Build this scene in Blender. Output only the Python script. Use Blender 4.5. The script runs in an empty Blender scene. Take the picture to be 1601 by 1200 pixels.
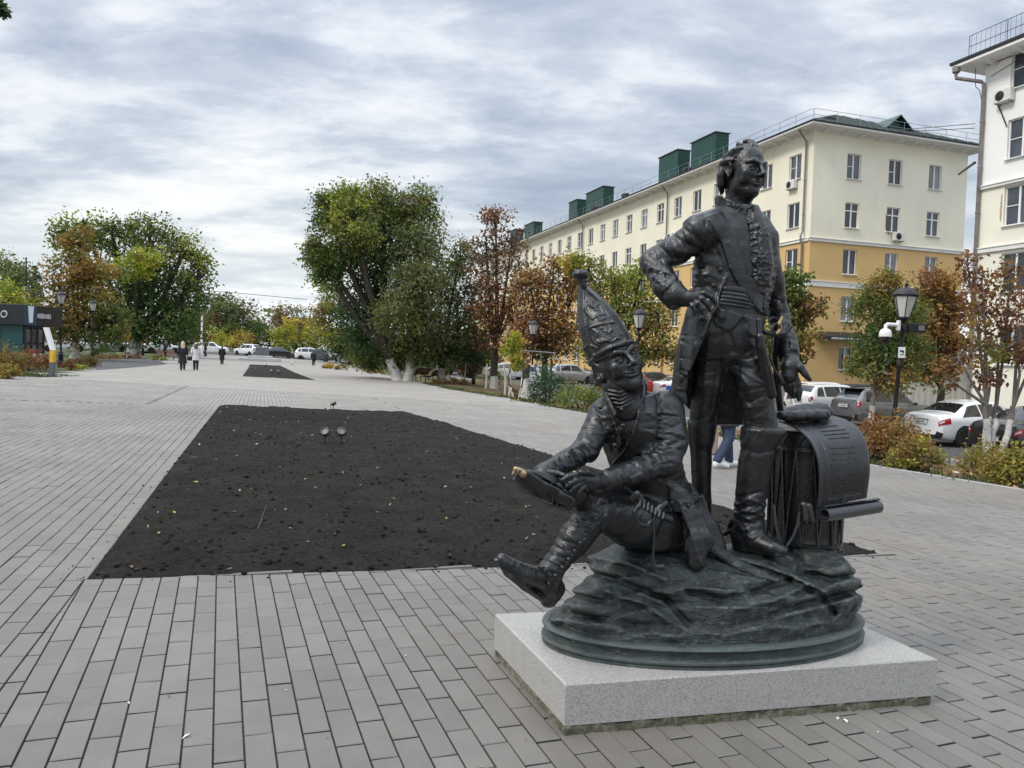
import bpy, math, random
import numpy as np
from mathutils import Vector, Matrix

random.seed(7)
rng = np.random.default_rng(7)
scene = bpy.context.scene
col = scene.collection

# ------------------------------------------------------------------ camera, world, sun, exposure
FOC, CX, CY, EYE = 1195.0, 800.5, 600.0, 1.45          # in pixels of the 1601 px wide photograph
PITCH, ROLL = math.atan(43 / FOC), 0.03
FW = np.array([0, math.cos(PITCH), -math.sin(PITCH)])
_u = np.array([0, math.sin(PITCH), math.cos(PITCH)])
_r = np.array([1.0, 0, 0])
RI = math.cos(ROLL) * _r + math.sin(ROLL) * _u
UP = math.cos(ROLL) * _u - math.sin(ROLL) * _r
CAM = np.array([0, 0, EYE])

cam = bpy.data.cameras.new('camera')
cam.sensor_width = 36.0
cam.lens = 36.0 * FOC / 1601.0
cam.clip_start = 0.05
cam.clip_end = 2000
cam_ob = bpy.data.objects.new('camera', cam)
col.objects.link(cam_ob)
M3 = Matrix(((RI[0], UP[0], -FW[0]), (RI[1], UP[1], -FW[1]), (RI[2], UP[2], -FW[2])))
cam_ob.matrix_world = Matrix.Translation(Vector(CAM)) @ M3.to_4x4()
scene.camera = cam_ob

SUN_ELEV, SUN_AZ = math.radians(46), math.radians(-118)   # azimuth measured from +Y towards +X
world = bpy.data.worlds.new('World')
scene.world = world
world.use_nodes = True
NT = world.node_tree
NT.nodes.clear()


def wn(t, **kw):
    n = NT.nodes.new(t)
    for k, v in kw.items():
        setattr(n, k, v)
    return n


def wmath(op, a, b=None, clamp=False):
    n = wn('ShaderNodeMath', operation=op, use_clamp=clamp)
    for i, v in enumerate((a, b)):
        if v is None:
            continue
        if isinstance(v, (int, float)):
            n.inputs[i].default_value = v
        else:
            NT.links.new(v, n.inputs[i])
    return n.outputs[0]


def wramp(fac, stops, interp='LINEAR'):
    n = wn('ShaderNodeValToRGB')
    n.color_ramp.interpolation = interp
    e = n.color_ramp.elements
    while len(e) < len(stops):
        e.new(0.5)
    for el, (p, c) in zip(e, stops):
        el.position = p
        el.color = (*c, 1) if len(c) == 3 else c
    NT.links.new(fac, n.inputs[0])
    return n.outputs[0]


def wmix(fac, a, b, blend='MIX'):
    n = wn('ShaderNodeMix', data_type='RGBA', blend_type=blend)
    for s, v in ((n.inputs[0], fac), (n.inputs[6], a), (n.inputs[7], b)):
        if isinstance(v, (int, float)):
            s.default_value = v
        elif isinstance(v, tuple):
            s.default_value = (*v, 1)
        else:
            NT.links.new(v, s)
    return n.outputs[2]


SKY_STRENGTH = 0.1
sky = wn('ShaderNodeTexSky', sky_type='NISHITA')
sky.sun_disc = False
sky.sun_elevation = SUN_ELEV
sky.sun_rotation = SUN_AZ
sky.air_density = 1.0
sky.dust_density = 1.5
sky.ozone_density = 2.0
tc = wn('ShaderNodeTexCoord')
sep = wn('ShaderNodeSeparateXYZ')
NT.links.new(tc.outputs['Generated'], sep.inputs[0])
zc = wmath('MAXIMUM', sep.outputs[2], 0.0)
den = wmath('ADD', zc, 0.18)
u_ = wmath('DIVIDE', sep.outputs[0], den)
v_ = wmath('DIVIDE', sep.outputs[1], den)
comb = wn('ShaderNodeCombineXYZ')
NT.links.new(u_, comb.inputs[0])
NT.links.new(v_, comb.inputs[1])


def cloud_noise(scale_xyz, rot, scale, detail, rough, dist, loc=(0, 0, 0)):
    mp = wn('ShaderNodeMapping')
    mp.inputs['Scale'].default_value = scale_xyz
    mp.inputs['Rotation'].default_value = (0, 0, rot)
    mp.inputs['Location'].default_value = loc
    NT.links.new(comb.outputs[0], mp.inputs[0])
    n = wn('ShaderNodeTexNoise')
    n.inputs['Scale'].default_value = scale
    n.inputs['Detail'].default_value = detail
    n.inputs['Roughness'].default_value = rough
    n.inputs['Distortion'].default_value = dist
    NT.links.new(mp.outputs[0], n.inputs['Vector'])
    return n.outputs['Fac']


n_big = cloud_noise((0.9, 1.0, 1), 0.2, 0.8, 3, 0.5, 0.2, (3.1, 1.7, 0))
n_mid = cloud_noise((0.75, 1.2, 1), 0.35, 2.9, 9, 0.58, 0.25, (0.4, 5.2, 0))
n_fin = cloud_noise((0.8, 1.2, 1), 0.1, 7.5, 6, 0.60, 0.3, (7.4, 2.2, 0))
cl = wmath('ADD', wmath('MULTIPLY', n_big, 0.42), wmath('ADD', wmath('MULTIPLY', n_mid, 0.42), wmath('MULTIPLY', n_fin, 0.16)))
shade = wramp(cl, [(0.36, (0.42, 0.48, 0.58)), (0.44, (0.51, 0.575, 0.67)), (0.50, (0.65, 0.705, 0.775)), (0.55, (0.85, 0.875, 0.905)), (0.62, (1.05, 1.04, 1.01))])
cover = wramp(wmath('ADD', wmath('MULTIPLY', n_mid, 0.7), wmath('MULTIPLY', n_big, 0.3)), [(0.30, (0.8, 0.8, 0.8)), (0.42, (1, 1, 1))])
# brighter, creamier bank of cloud low over the horizon, thinning towards it
low = wramp(zc, [(0.0, (0.85, 0.93, 0.97)), (0.04, (0.90, 0.97, 1.02)), (0.10, (1.0, 1.01, 0.98)), (0.17, (0.9, 0.93, 0.95)), (0.3, (0.86, 0.89, 0.94)), (0.6, (0.92, 0.95, 1.0)), (1.0, (1.0, 1.0, 1.0))])
lowmix = wramp(zc, [(0.0, (0.75,) * 3), (0.08, (0.45,) * 3), (0.2, (0.0,) * 3)])
cloud_col = wmix(lowmix, wmix(1.0, shade, low, 'MULTIPLY'), (0.93, 0.95, 0.93))
CLOUD_GAIN = 7.7
# an overcast sky is brighter towards the zenith
cg = wmix(1.0, wmix(1.0, cloud_col, wramp(zc, [(0.0, (1.0,) * 3), (0.42, (1.0,) * 3), (1.0, (3.0,) * 3)]), 'MULTIPLY'), (CLOUD_GAIN,) * 3, 'MULTIPLY')
blue = sky.outputs[0]
fin = wmix(cover, blue, cg)
bg = wn('ShaderNodeBackground')
bg.inputs['Strength'].default_value = SKY_STRENGTH
NT.links.new(fin, bg.inputs['Color'])
wo = wn('ShaderNodeOutputWorld')
NT.links.new(bg.outputs[0], wo.inputs[0])

sun = bpy.data.lights.new('sun', 'SUN')
sun.energy = 1.5
sun.angle = math.radians(14)
sun.color = (1.0, 0.93, 0.82)
sun_ob = bpy.data.objects.new('sun', sun)
col.objects.link(sun_ob)
sd = Vector((math.sin(SUN_AZ) * math.cos(SUN_ELEV), math.cos(SUN_AZ) * math.cos(SUN_ELEV), math.sin(SUN_ELEV)))
sun_ob.rotation_euler = sd.to_track_quat('Z', 'Y').to_euler()

vs = scene.view_settings
scene.display_settings.display_device = 'sRGB'
vs.view_transform = 'Standard'
vs.look = 'None'
vs.exposure = 0.5
vs.gamma = 1.0
vs.use_curve_mapping = False
scene.cycles.max_bounces = 6
scene.cycles.transparent_max_bounces = 6
scene.cycles.use_adaptive_sampling = True
scene.cycles.use_denoising = True


# ------------------------------------------------------------------ surveying helpers (where things stand in the world)
def ray(px, py):
    return FW + RI * (px - CX) / FOC - UP * (py - CY) / FOC


def sm(a, b, x):
    t = np.clip((x - a) / (b - a), 0, 1)
    return t * t * (3 - 2 * t)


def plaza_z(x, y):
    return -0.028 * np.clip(x, -45, 60) - 0.6 * sm(0, 60, y)


# right-hand edge of the plaza (ground plan), from behind the camera to far away
EDGE = np.array([(9.3, -14), (8.6, 4), (7.41, 10.95), (6.23, 13.12), (2.4, 23.8), (0.9, 27.8), (-0.7, 33.0), (-3.2, 38.9), (-8.2, 54.9), (-14.5, 73.0), (-24.0, 100.0)])


def edge_x(y):
    return np.interp(y, EDGE[:, 1], EDGE[:, 0])


def gz(x, y):
    """ground height: sloping plaza, then the verge that drops to the car park"""
    x = np.asarray(x, float)
    y = np.asarray(y, float)
    s = (x - edge_x(y)) * 0.92
    base = plaza_z(x, y)
    lowz = -1.05 + 0.45 * sm(38, 75, y) - 0.006 * np.clip(x - 14, 0, 40)
    t = sm(0.6, 7.0, s)
    return base * (1 - t) + lowz * t


def G(px, py):
    """ground point seen at a place in the photograph"""
    d = ray(px, py)
    t = 1.0
    while t < 320:
        q = CAM + d * t
        if q[2] < gz(q[0], q[1]):
            break
        t *= 1.01
    lo, hi = t / 1.01, t
    for _ in range(30):
        m = (lo + hi) / 2
        q = CAM + d * m
        if q[2] > gz(q[0], q[1]):
            lo = m
        else:
            hi = m
    return CAM + d * lo


def at(px, py, Y):
    d = ray(px, py)
    return CAM + d * (Y / d[1])


# ------------------------------------------------------------------ object helpers
def tag(o, label=None, cat=None, group=None, kind=None):
    for k, v in (('label', label), ('category', cat), ('group', group), ('kind', kind)):
        if v:
            o[k] = v
    return o


def empty(name, loc, label=None, cat=None, group=None, rz=0.0):
    o = bpy.data.objects.new(name, None)
    o.empty_display_size = 0.2
    o.location = loc
    o.rotation_euler = (0, 0, rz)
    col.objects.link(o)
    return tag(o, label, cat, group)


def link(name, me, mat=None, parent=None, loc=None):
    o = bpy.data.objects.new(name, me)
    col.objects.link(o)
    if mat is not None and len(me.materials) == 0:
        me.materials.append(mat)
    if parent is not None:
        o.parent = parent
    if loc is not None:
        o.location = loc
    return o


def raw_mesh(name, V, Fq, smooth=False, ngon=None):
    """numpy vertices and equal-sized faces to a mesh"""
    V = np.asarray(V, np.float32)
    Fq = np.asarray(Fq, np.int32)
    me = bpy.data.meshes.new(name)
    k = Fq.shape[1]
    me.vertices.add(len(V))
    me.vertices.foreach_set('co', V.ravel())
    me.loops.add(Fq.size)
    me.loops.foreach_set('vertex_index', Fq.ravel())
    me.polygons.add(len(Fq))
    me.polygons.foreach_set('loop_start', np.arange(0, Fq.size, k, dtype=np.int32))
    if smooth:
        me.polygons.foreach_set('use_smooth', np.ones(len(Fq), bool))
    me.update(calc_edges=True)
    return me


def child_copy(src, parent):
    c = src.copy()
    col.objects.link(c)
    c.parent = parent
    return c


def copy_tree(src, loc=None, rz=None, label=None):
    """a thing, its parts and their sub-parts, sharing mesh data"""
    r = src.copy()
    col.objects.link(r)
    if loc is not None:
        r.location = loc
    if rz is not None:
        r.rotation_euler = (0, 0, rz)
    if label:
        r['label'] = label
    for ch in src.children:
        c = child_copy(ch, r)
        for g in ch.children:
            child_copy(g, c)
    return r


class MB:
    """collects simple shapes into one mesh"""

    def __init__(self):
        self.v, self.f, self.m = [], [], []

    def add(self, vs, fs, mi=0):
        b = len(self.v)
        self.v.extend([tuple(map(float, p)) for p in vs])
        self.f.extend([tuple(b + i for i in f) for f in fs])
        self.m.extend([mi] * len(fs))
        return self

    def box(self, c, h, rz=0.0, mi=0, bev=0.0, R=None):
        cx, cy, cz = c
        hx, hy, hz = h
        if bev > 0:
            b = min(bev, hx * .9, hy * .9, hz * .9)
            pts, idx = [], {}
            for sx in (-1, 1):
                for sy in (-1, 1):
                    for sz in (-1, 1):
                        for ax in range(3):
                            p = [sx * hx, sy * hy, sz * hz]
                            for a2 in range(3):
                                if a2 != ax:
                                    p[a2] -= b * (sx, sy, sz)[a2]
                            idx[(sx, sy, sz, ax)] = len(pts)
                            pts.append(p)
            fs = []
            for ax in range(3):
                o1, o2 = [a for a in range(3) if a != ax]
                for s in (-1, 1):
                    q = []
                    for a, bb in ((-1, -1), (1, -1), (1, 1), (-1, 1)):
                        k = [0, 0, 0]
                        k[ax] = s
                        k[o1] = a
                        k[o2] = bb
                        q.append(idx[(*k, ax)])
                    flip = (s > 0) == (ax == 1)
                    fs.append(q[::-1] if flip else q)
            for ax in range(3):
                o1, o2 = [a for a in range(3) if a != ax]
                for s1 in (-1, 1):
                    for s2 in (-1, 1):
                        k = [0, 0, 0]
                        k[o1], k[o2] = s1, s2
                        ka, kb = list(k), list(k)
                        ka[ax], kb[ax] = -1, 1
                        fs.append([idx[(*ka, o1)], idx[(*kb, o1)], idx[(*kb, o2)], idx[(*ka, o2)]])
            for sx in (-1, 1):
                for sy in (-1, 1):
                    for sz in (-1, 1):
                        fs.append([idx[(sx, sy, sz, a)] for a in range(3)])
        else:
            pts = [(sx * hx, sy * hy, sz * hz) for sx in (-1, 1) for sy in (-1, 1) for sz in (-1, 1)]
            fs = [(0, 1, 3, 2), (4, 6, 7, 5), (0, 4, 5, 1), (2, 3, 7, 6), (0, 2, 6, 4), (1, 5, 7, 3)]
        pts = np.array(pts, float)
        if R is not None:
            pts = pts @ np.asarray(R, float).T
        elif rz:
            c_, s_ = math.cos(rz), math.sin(rz)
            pts = np.stack([pts[:, 0] * c_ - pts[:, 1] * s_, pts[:, 0] * s_ + pts[:, 1] * c_, pts[:, 2]], 1)
        return self.add(pts + np.array([cx, cy, cz]), fs, mi)

    def tube(self, pts, rad, n=8, mi=0, cap=True):
        pts = [np.array(p, float) for p in pts]
        if not hasattr(rad, '__len__'):
            rad = [rad] * len(pts)
        vs, fs = [], []
        prev = None
        for i, p in enumerate(pts):
            t = pts[min(i + 1, len(pts) - 1)] - pts[max(i - 1, 0)]
            t = t / (np.linalg.norm(t) + 1e-9)
            if prev is None:
                a = np.array([0, 0, 1.0]) if abs(t[2]) < .9 else np.array([1.0, 0, 0])
            else:
                a = prev
            x = a - t * (a @ t)
            x /= np.linalg.norm(x) + 1e-9
            y = np.cross(t, x)
            prev = x
            for k in range(n):
                an = 2 * math.pi * k / n
                vs.append(p + rad[i] * (math.cos(an) * x + math.sin(an) * y))
        for i in range(len(pts) - 1):
            for k in range(n):
                fs.append((i * n + k, i * n + (k + 1) % n, (i + 1) * n + (k + 1) % n, (i + 1) * n + k))
        if cap:
            fs.append(tuple(range(n))[::-1])
            fs.append(tuple(range((len(pts) - 1) * n, len(pts) * n)))
        return self.add(vs, fs, mi)

    def lathe(self, prof, n=12, c=(0, 0, 0), mi=0, phase=0.0):
        vs, fs = [], []
        for r, z in prof:
            for k in range(n):
                an = 2 * math.pi * k / n + phase
                vs.append((c[0] + r * math.cos(an), c[1] + r * math.sin(an), c[2] + z))
        for i in range(len(prof) - 1):
            for k in range(n):
                fs.append((i * n + k, i * n + (k + 1) % n, (i + 1) * n + (k + 1) % n, (i + 1) * n + k))
        fs.append(tuple(range(n))[::-1])
        fs.append(tuple(range((len(prof) - 1) * n, len(prof) * n)))
        return self.add(vs, fs, mi)

    def prism(self, poly, d, axis=1, c=(0, 0, 0), mi=0):
        """polygon (two coords) extruded along the remaining axis by +-d"""
        n = len(poly)
        vs = []
        for s in (-d, d):
            for a, b in poly:
                p = [a, b]
                p.insert(axis, s)
                vs.append((p[0] + c[0], p[1] + c[1], p[2] + c[2]))
        fs = [tuple(range(n)), tuple(range(n, 2 * n))[::-1]]
        for i in range(n):
            j = (i + 1) % n
            fs.append((i, i + n, j + n, j))
        return self.add(vs, fs, mi)

    def mesh(self, name, smooth=False, mats=()):
        me = bpy.data.meshes.new(name)
        me.from_pydata(self.v, [], self.f)
        for m in mats:
            me.materials.append(m)
        if len(mats) > 1:
            me.polygons.foreach_set('material_index', self.m)
        if smooth:
            me.polygons.foreach_set('use_smooth', [True] * len(self.f))
        me.validate()
        import bmesh
        bm = bmesh.new()
        bm.from_mesh(me)
        bmesh.ops.recalc_face_normals(bm, faces=bm.faces)
        bm.to_mesh(me)
        bm.free()
        me.update()
        if smooth:
            try:
                me.set_sharp_from_angle(angle=math.radians(40))
            except Exception:
                pass
        return me

    def build(self, name, mats, parent=None, loc=None, smooth=False):
        mats = mats if isinstance(mats, (list, tuple)) else [mats]
        return link(name, self.mesh(name, smooth, mats), None, parent, loc)


# ------------------------------------------------------------------ materials
class Mat:
    def __init__(self, name):
        self.m = bpy.data.materials.new(name)
        self.m.use_nodes = True
        self.t = self.m.node_tree
        self.b = self.t.nodes['Principled BSDF']
        self.out = self.t.nodes['Material Output']

    def n(self, typ, ins=None, **kw):
        n = self.t.nodes.new(typ)
        for k, v in kw.items():
            setattr(n, k, v)
        for k, v in (ins or {}).items():
            self.put(n.inputs[k], v)
        return n

    def put(self, s, v):
        if hasattr(v, 'links'):
            self.t.links.new(v, s)
        elif isinstance(v, (tuple, list)) and len(v) == 3 and s.type == 'RGBA':
            s.default_value = (*v, 1)
        else:
            s.default_value = v

    def set(self, **kw):
        for k, v in kw.items():
            self.put(self.b.inputs[k.replace('_', ' ')], v)
        return self

    def obj(self):
        return self.n('ShaderNodeTexCoord').outputs['Object']

    def pos(self):
        return self.n('ShaderNodeNewGeometry').outputs['Position']

    def noise(self, vec, scale, detail=4, rough=.55, dist=0.0):
        n = self.n('ShaderNodeTexNoise', {'Scale': scale, 'Detail': detail, 'Roughness': rough, 'Distortion': dist})
        if vec is not None:
            self.put(n.inputs['Vector'], vec)
        return n.outputs['Fac']

    def ramp(self, fac, stops):
        n = self.n('ShaderNodeValToRGB')
        e = n.color_ramp.elements
        while len(e) < len(stops):
            e.new(.5)
        for el, (p, c) in zip(e, stops):
            el.position = p
            el.color = (*c, 1) if isinstance(c, (tuple, list)) else (c, c, c, 1)
        self.put(n.inputs[0], fac)
        return n.outputs[0]

    def mix(self, fac, a, b, blend='MIX'):
        n = self.n('ShaderNodeMix', data_type='RGBA', blend_type=blend)
        self.put(n.inputs[0], fac)
        self.put(n.inputs[6], a)
        self.put(n.inputs[7], b)
        return n.outputs[2]

    def bump(self, h, strength=.3, dist=.01, normal=None):
        n = self.n('ShaderNodeBump', {'Strength': strength, 'Distance': dist, 'Height': h})
        if normal is not None:
            self.put(n.inputs['Normal'], normal)
        self.put(self.b.inputs['Normal'], n.outputs[0])
        return n.outputs[0]


def simple(name, colr, rough=.6, metal=0.0, var=.12, scale=6.0, bump=0.0, spec=None):
    """plain colour with a little procedural unevenness"""
    m = Mat(name)
    nz = m.noise(m.obj(), scale, 5, .6)
    lo = tuple(c * (1 - var) for c in colr)
    hi = tuple(c * (1 + var) for c in colr)
    m.set(Base_Color=m.ramp(nz, [(.3, lo), (.7, hi)]), Roughness=rough, Metallic=metal)
    if spec is not None:
        m.b.inputs['Specular IOR Level'].default_value = spec
    if bump:
        m.bump(nz, bump, .01)
    return m.m
# ------------------------------------------------------------------ sculpting kit: distance fields turned into one closed surface
_LAT = np.random.default_rng(3).random((32, 32, 32)).astype(np.float32) * 2 - 1


def vnoise(X, Y, Z, f, seed=0):
    X, Y, Z = np.broadcast_arrays(X * f + seed * 7.3, Y * f + seed * 3.1, Z * f + seed * 5.7)
    xi, yi, zi = np.floor(X).astype(np.int32), np.floor(Y).astype(np.int32), np.floor(Z).astype(np.int32)
    fx, fy, fz = X - xi, Y - yi, Z - zi
    fx, fy, fz = fx * fx * (3 - 2 * fx), fy * fy * (3 - 2 * fy), fz * fz * (3 - 2 * fz)
    xi, yi, zi = xi & 31, yi & 31, zi & 31
    x1, y1, z1 = (xi + 1) & 31, (yi + 1) & 31, (zi + 1) & 31
    L = _LAT
    a = L[xi, yi, zi] * (1 - fx) + L[x1, yi, zi] * fx
    b = L[xi, y1, zi] * (1 - fx) + L[x1, y1, zi] * fx
    c = L[xi, yi, z1] * (1 - fx) + L[x1, yi, z1] * fx
    d = L[xi, y1, z1] * (1 - fx) + L[x1, y1, z1] * fx
    return (a * (1 - fy) + b * fy) * (1 - fz) + (c * (1 - fy) + d * fy) * fz


def fbm(X, Y, Z, f, octv=3, seed=0):
    s, a = 0, 1.0
    for i in range(octv):
        s = s + a * vnoise(X, Y, Z, f * 2 ** i, seed + i * 11)
        a *= .5
    return s


def to_px(X, Y, Z):
    x, y, z = X, Y, Z - EYE
    w = x * FW[0] + y * FW[1] + z * FW[2]
    return CX + FOC * (x * RI[0] + y * RI[1] + z * RI[2]) / w, CY - FOC * (x * UP[0] + y * UP[1] + z * UP[2]) / w, w


def poly_sd(x, y, poly):
    """signed distance to a closed outline, negative inside"""
    poly = np.asarray(poly, float)
    d = np.full(np.broadcast(x, y).shape, 1e9, np.float32)
    s = np.ones(d.shape, np.float32)
    n = len(poly)
    for i in range(n):
        a, b = poly[i], poly[i - 1]
        ex, ey = b - a
        wx, wy = x - a[0], y - a[1]
        t = np.clip((wx * ex + wy * ey) / (ex * ex + ey * ey + 1e-9), 0, 1)
        bx, by = wx - ex * t, wy - ey * t
        d = np.minimum(d, bx * bx + by * by)
        c1, c2, c3 = y >= a[1], y < b[1], ex * wy > ey * wx
        flip = (c1 & c2 & c3) | (~c1 & ~c2 & ~c3)
        s = np.where(flip, -s, s)
    return s * np.sqrt(d)


class Sculpt:
    def __init__(self, lo, hi, h):
        self.lo, self.h = np.array(lo, float), h
        n = np.ceil((np.array(hi, float) - self.lo) / h).astype(int) + 1
        self.n = n
        self.D = np.full(n, 0.5, np.float32)
        self.ax = [(self.lo[i] + h * np.arange(n[i])).astype(np.float32) for i in range(3)]

    def sl(self, lo, hi):
        a = np.clip(np.floor((np.array(lo) - self.lo) / self.h).astype(int), 0, self.n)
        b = np.clip(np.ceil((np.array(hi) - self.lo) / self.h).astype(int) + 1, 0, self.n)
        if np.any(b <= a):
            return None
        return tuple(slice(i, j) for i, j in zip(a, b))

    def pts(self, s):
        return self.ax[0][s[0]][:, None, None], self.ax[1][s[1]][None, :, None], self.ax[2][s[2]][None, None, :]

    def put(self, prim, k=0.01, op='add'):
        f, lo, hi = prim
        m = k + 3 * self.h
        s = self.sl(np.array(lo) - m, np.array(hi) + m)
        if s is None:
            return self
        d = f(*self.pts(s)).astype(np.float32)
        a = self.D[s]
        if op == 'add':
            if k > 0:
                h = np.clip(k - np.abs(a - d), 0, None) / k
                self.D[s] = np.minimum(a, d) - h * h * k * .25
            else:
                self.D[s] = np.minimum(a, d)
        elif op == 'cut':
            d = -d
            if k > 0:
                h = np.clip(k - np.abs(a - d), 0, None) / k
                self.D[s] = np.maximum(a, d) + h * h * k * .25
            else:
                self.D[s] = np.maximum(a, d)
        return self

    def cut(self, prim, k=0.004):
        return self.put(prim, k, 'cut')

    def shell(self, poly, thick, base=None, front=None, round_=0.0):
        """a raised panel: the present surface thickened inside an outline drawn as seen from the photograph"""
        D = self.D if base is None else base
        poly = np.array(poly, float)
        s = np.abs(D) < thick + 5 * self.h
        idx = np.nonzero(s)
        X, Y, Z = (self.ax[i][idx[i]] for i in range(3))
        px, py, w = to_px(X, Y, Z)
        pd = poly_sd(px, py, poly) * w / FOC
        d = np.maximum(D[idx] - thick, pd)
        if front is not None:
            c, n = front
            d = np.maximum(d, -((X - c[0]) * n[0] + (Y - c[1]) * n[1] + (Z - c[2]) * n[2]))
        return idx, d

    def emboss(self, poly, thick, front=None):
        idx, d = self.shell(poly, thick, None, front)
        self.D[idx] = np.minimum(self.D[idx], d)
        return self

    def groove(self, line, wid, depth, front=None):
        """a crease following a line drawn as seen from the photograph; depth < 0 raises a fold"""
        s = np.abs(self.D) < abs(depth) + 4 * self.h
        idx = np.nonzero(s)
        X, Y, Z = (self.ax[i][idx[i]] for i in range(3))
        px, py, w = to_px(X, Y, Z)
        line = np.array(line, float)
        lo, hi = line.min(0) - 3 * wid, line.max(0) + 3 * wid
        ok = (px > lo[0]) & (px < hi[0]) & (py > lo[1]) & (py < hi[1])
        if front is not None:
            c, n = front
            ok &= ((X - c[0]) * n[0] + (Y - c[1]) * n[1] + (Z - c[2]) * n[2]) > 0
        idx = tuple(i[ok] for i in idx)
        px, py = px[ok], py[ok]
        if len(px) == 0:
            return self
        best = np.full(len(px), 1e9)
        for i in range(len(line) - 1):
            a, b = line[i], line[i + 1]
            e = b - a
            t = np.clip(((px - a[0]) * e[0] + (py - a[1]) * e[1]) / (e @ e + 1e-9), 0, 1)
            best = np.minimum(best, (px - a[0] - e[0] * t) ** 2 + (py - a[1] - e[1] * t) ** 2)
        self.D[idx] += (depth * np.exp(-best / (wid * wid))).astype(np.float32)
        return self

    def texture(self, poly, amp, f, seed=0):
        """curling relief (lace, embroidery) inside an outline"""
        idx = np.nonzero(np.abs(self.D) < amp + 3 * self.h)
        X, Y, Z = (self.ax[i][idx[i]] for i in range(3))
        px, py, w = to_px(X, Y, Z)
        k = poly_sd(px, py, np.array(poly, float)) < 0
        idx = tuple(i[k] for i in idx)
        n = fbm(X[k], Y[k], Z[k], f, 2, seed)
        self.D[idx] += (amp * (np.minimum(1, np.abs(n) * 3.0) - .75)).astype(np.float32)
        return self

    def rough(self, amp, f, octv=3, seed=0):
        idx = np.nonzero(np.abs(self.D) < amp * 2 + 4 * self.h)
        X, Y, Z = (self.ax[i][idx[i]] for i in range(3))
        self.D[idx] += (amp * fbm(X, Y, Z, f, octv, seed)).astype(np.float32)
        return self

    def surface(self):
        D, n = self.D, self.n
        D = D.copy()
        for ax in range(3):
            sl0 = [slice(None)] * 3
            sl0[ax] = 0
            D[tuple(sl0)] = .5
            sl0[ax] = -1
            D[tuple(sl0)] = .5
        ins = D < 0
        c = np.zeros(np.array(n) - 1, np.int8)
        for i in (0, 1):
            for j in (0, 1):
                for k in (0, 1):
                    c += ins[i:n[0] - 1 + i, j:n[1] - 1 + j, k:n[2] - 1 + k]
        cells = np.argwhere((c > 0) & (c < 8))
        vid = np.full(c.shape, -1, np.int32)
        vid[cells[:, 0], cells[:, 1], cells[:, 2]] = np.arange(len(cells))
        acc = np.zeros((len(cells), 3))
        cnt = np.zeros(len(cells))
        co = [(i, j, k) for i in (0, 1) for j in (0, 1) for k in (0, 1)]
        val = {o: D[cells[:, 0] + o[0], cells[:, 1] + o[1], cells[:, 2] + o[2]] for o in co}
        for o in co:
            for a in range(3):
                if o[a] == 0:
                    q = list(o)
                    q[a] = 1
                    q = tuple(q)
                    d0, d1 = val[o], val[q]
                    m = (d0 < 0) != (d1 < 0)
                    t = d0[m] / (d0[m] - d1[m])
                    p = np.tile(np.array(o, float), (m.sum(), 1))
                    p[:, a] += t
                    acc[m] += p
                    cnt[m] += 1
        V = (cells + acc / cnt[:, None]) * self.h + self.lo
        Q = []
        for a in range(3):
            b, cc = (a + 1) % 3, (a + 2) % 3
            sl0, sl1 = [slice(None)] * 3, [slice(None)] * 3
            sl0[a], sl1[a] = slice(0, -1), slice(1, None)
            s0, s1 = ins[tuple(sl0)], ins[tuple(sl1)]
            e = np.argwhere(s0 != s1)
            e = e[(e[:, b] > 0) & (e[:, cc] > 0) & (e[:, b] < n[b] - 1) & (e[:, cc] < n[cc] - 1)]
            db, dc = np.zeros(3, int), np.zeros(3, int)
            db[b], dc[cc] = 1, 1
            q = []
            for off in (-db - dc, -dc, np.zeros(3, int), -db):
                w = e + off
                q.append(vid[w[:, 0], w[:, 1], w[:, 2]])
            q = np.stack(q, 1)
            fl = s0[e[:, 0], e[:, 1], e[:, 2]]
            q[~fl] = q[~fl][:, ::-1]
            Q.append(q)
        Q = np.concatenate(Q)
        Q = Q[(Q >= 0).all(1)]
        return V, Q


def bb(pts, r):
    pts = np.array(pts)
    return pts.min(0) - r, pts.max(0) + r


def cone(a, b, ra, rb, flat=None, wr=None):
    a, b = np.array(a, float), np.array(b, float)
    e = b - a
    ee = e @ e + 1e-12
    L = math.sqrt(ee)

    def f(X, Y, Z):
        x, y, z = X - a[0], Y - a[1], Z - a[2]
        h = np.clip((x * e[0] + y * e[1] + z * e[2]) / ee, 0, 1)
        x, y, z = x - e[0] * h, y - e[1] * h, z - e[2] * h
        if flat is not None:
            n, q = flat
            t = (x * n[0] + y * n[1] + z * n[2]) * (q - 1)
            x, y, z = x + t * n[0], y + t * n[1], z + t * n[2]
        d = np.sqrt(x * x + y * y + z * z) - (ra + (rb - ra) * h)
        if wr is not None:
            amp, fr, sd = wr
            ph = vnoise(X, Y, Z, 14, sd)
            d = d + amp * np.sin(h * L * fr + 2.6 * ph) * (0.6 + 0.8 * vnoise(X, Y, Z, 9, sd + 5)) * np.sin(np.pi * np.clip(h, .02, .98))
        return d
    m = max(ra, rb)
    return (f, *bb([a, b], m))


def chain(pts, rads, flat=None):
    if not hasattr(rads, '__len__'):
        rads = [rads] * len(pts)
    cs = [cone(pts[i], pts[i + 1], rads[i], rads[i + 1], flat) for i in range(len(pts) - 1)]

    def f(X, Y, Z):
        d = cs[0][0](X, Y, Z)
        for c in cs[1:]:
            d = np.minimum(d, c[0](X, Y, Z))
        return d
    return (f, *bb(pts, max(rads)))


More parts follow.
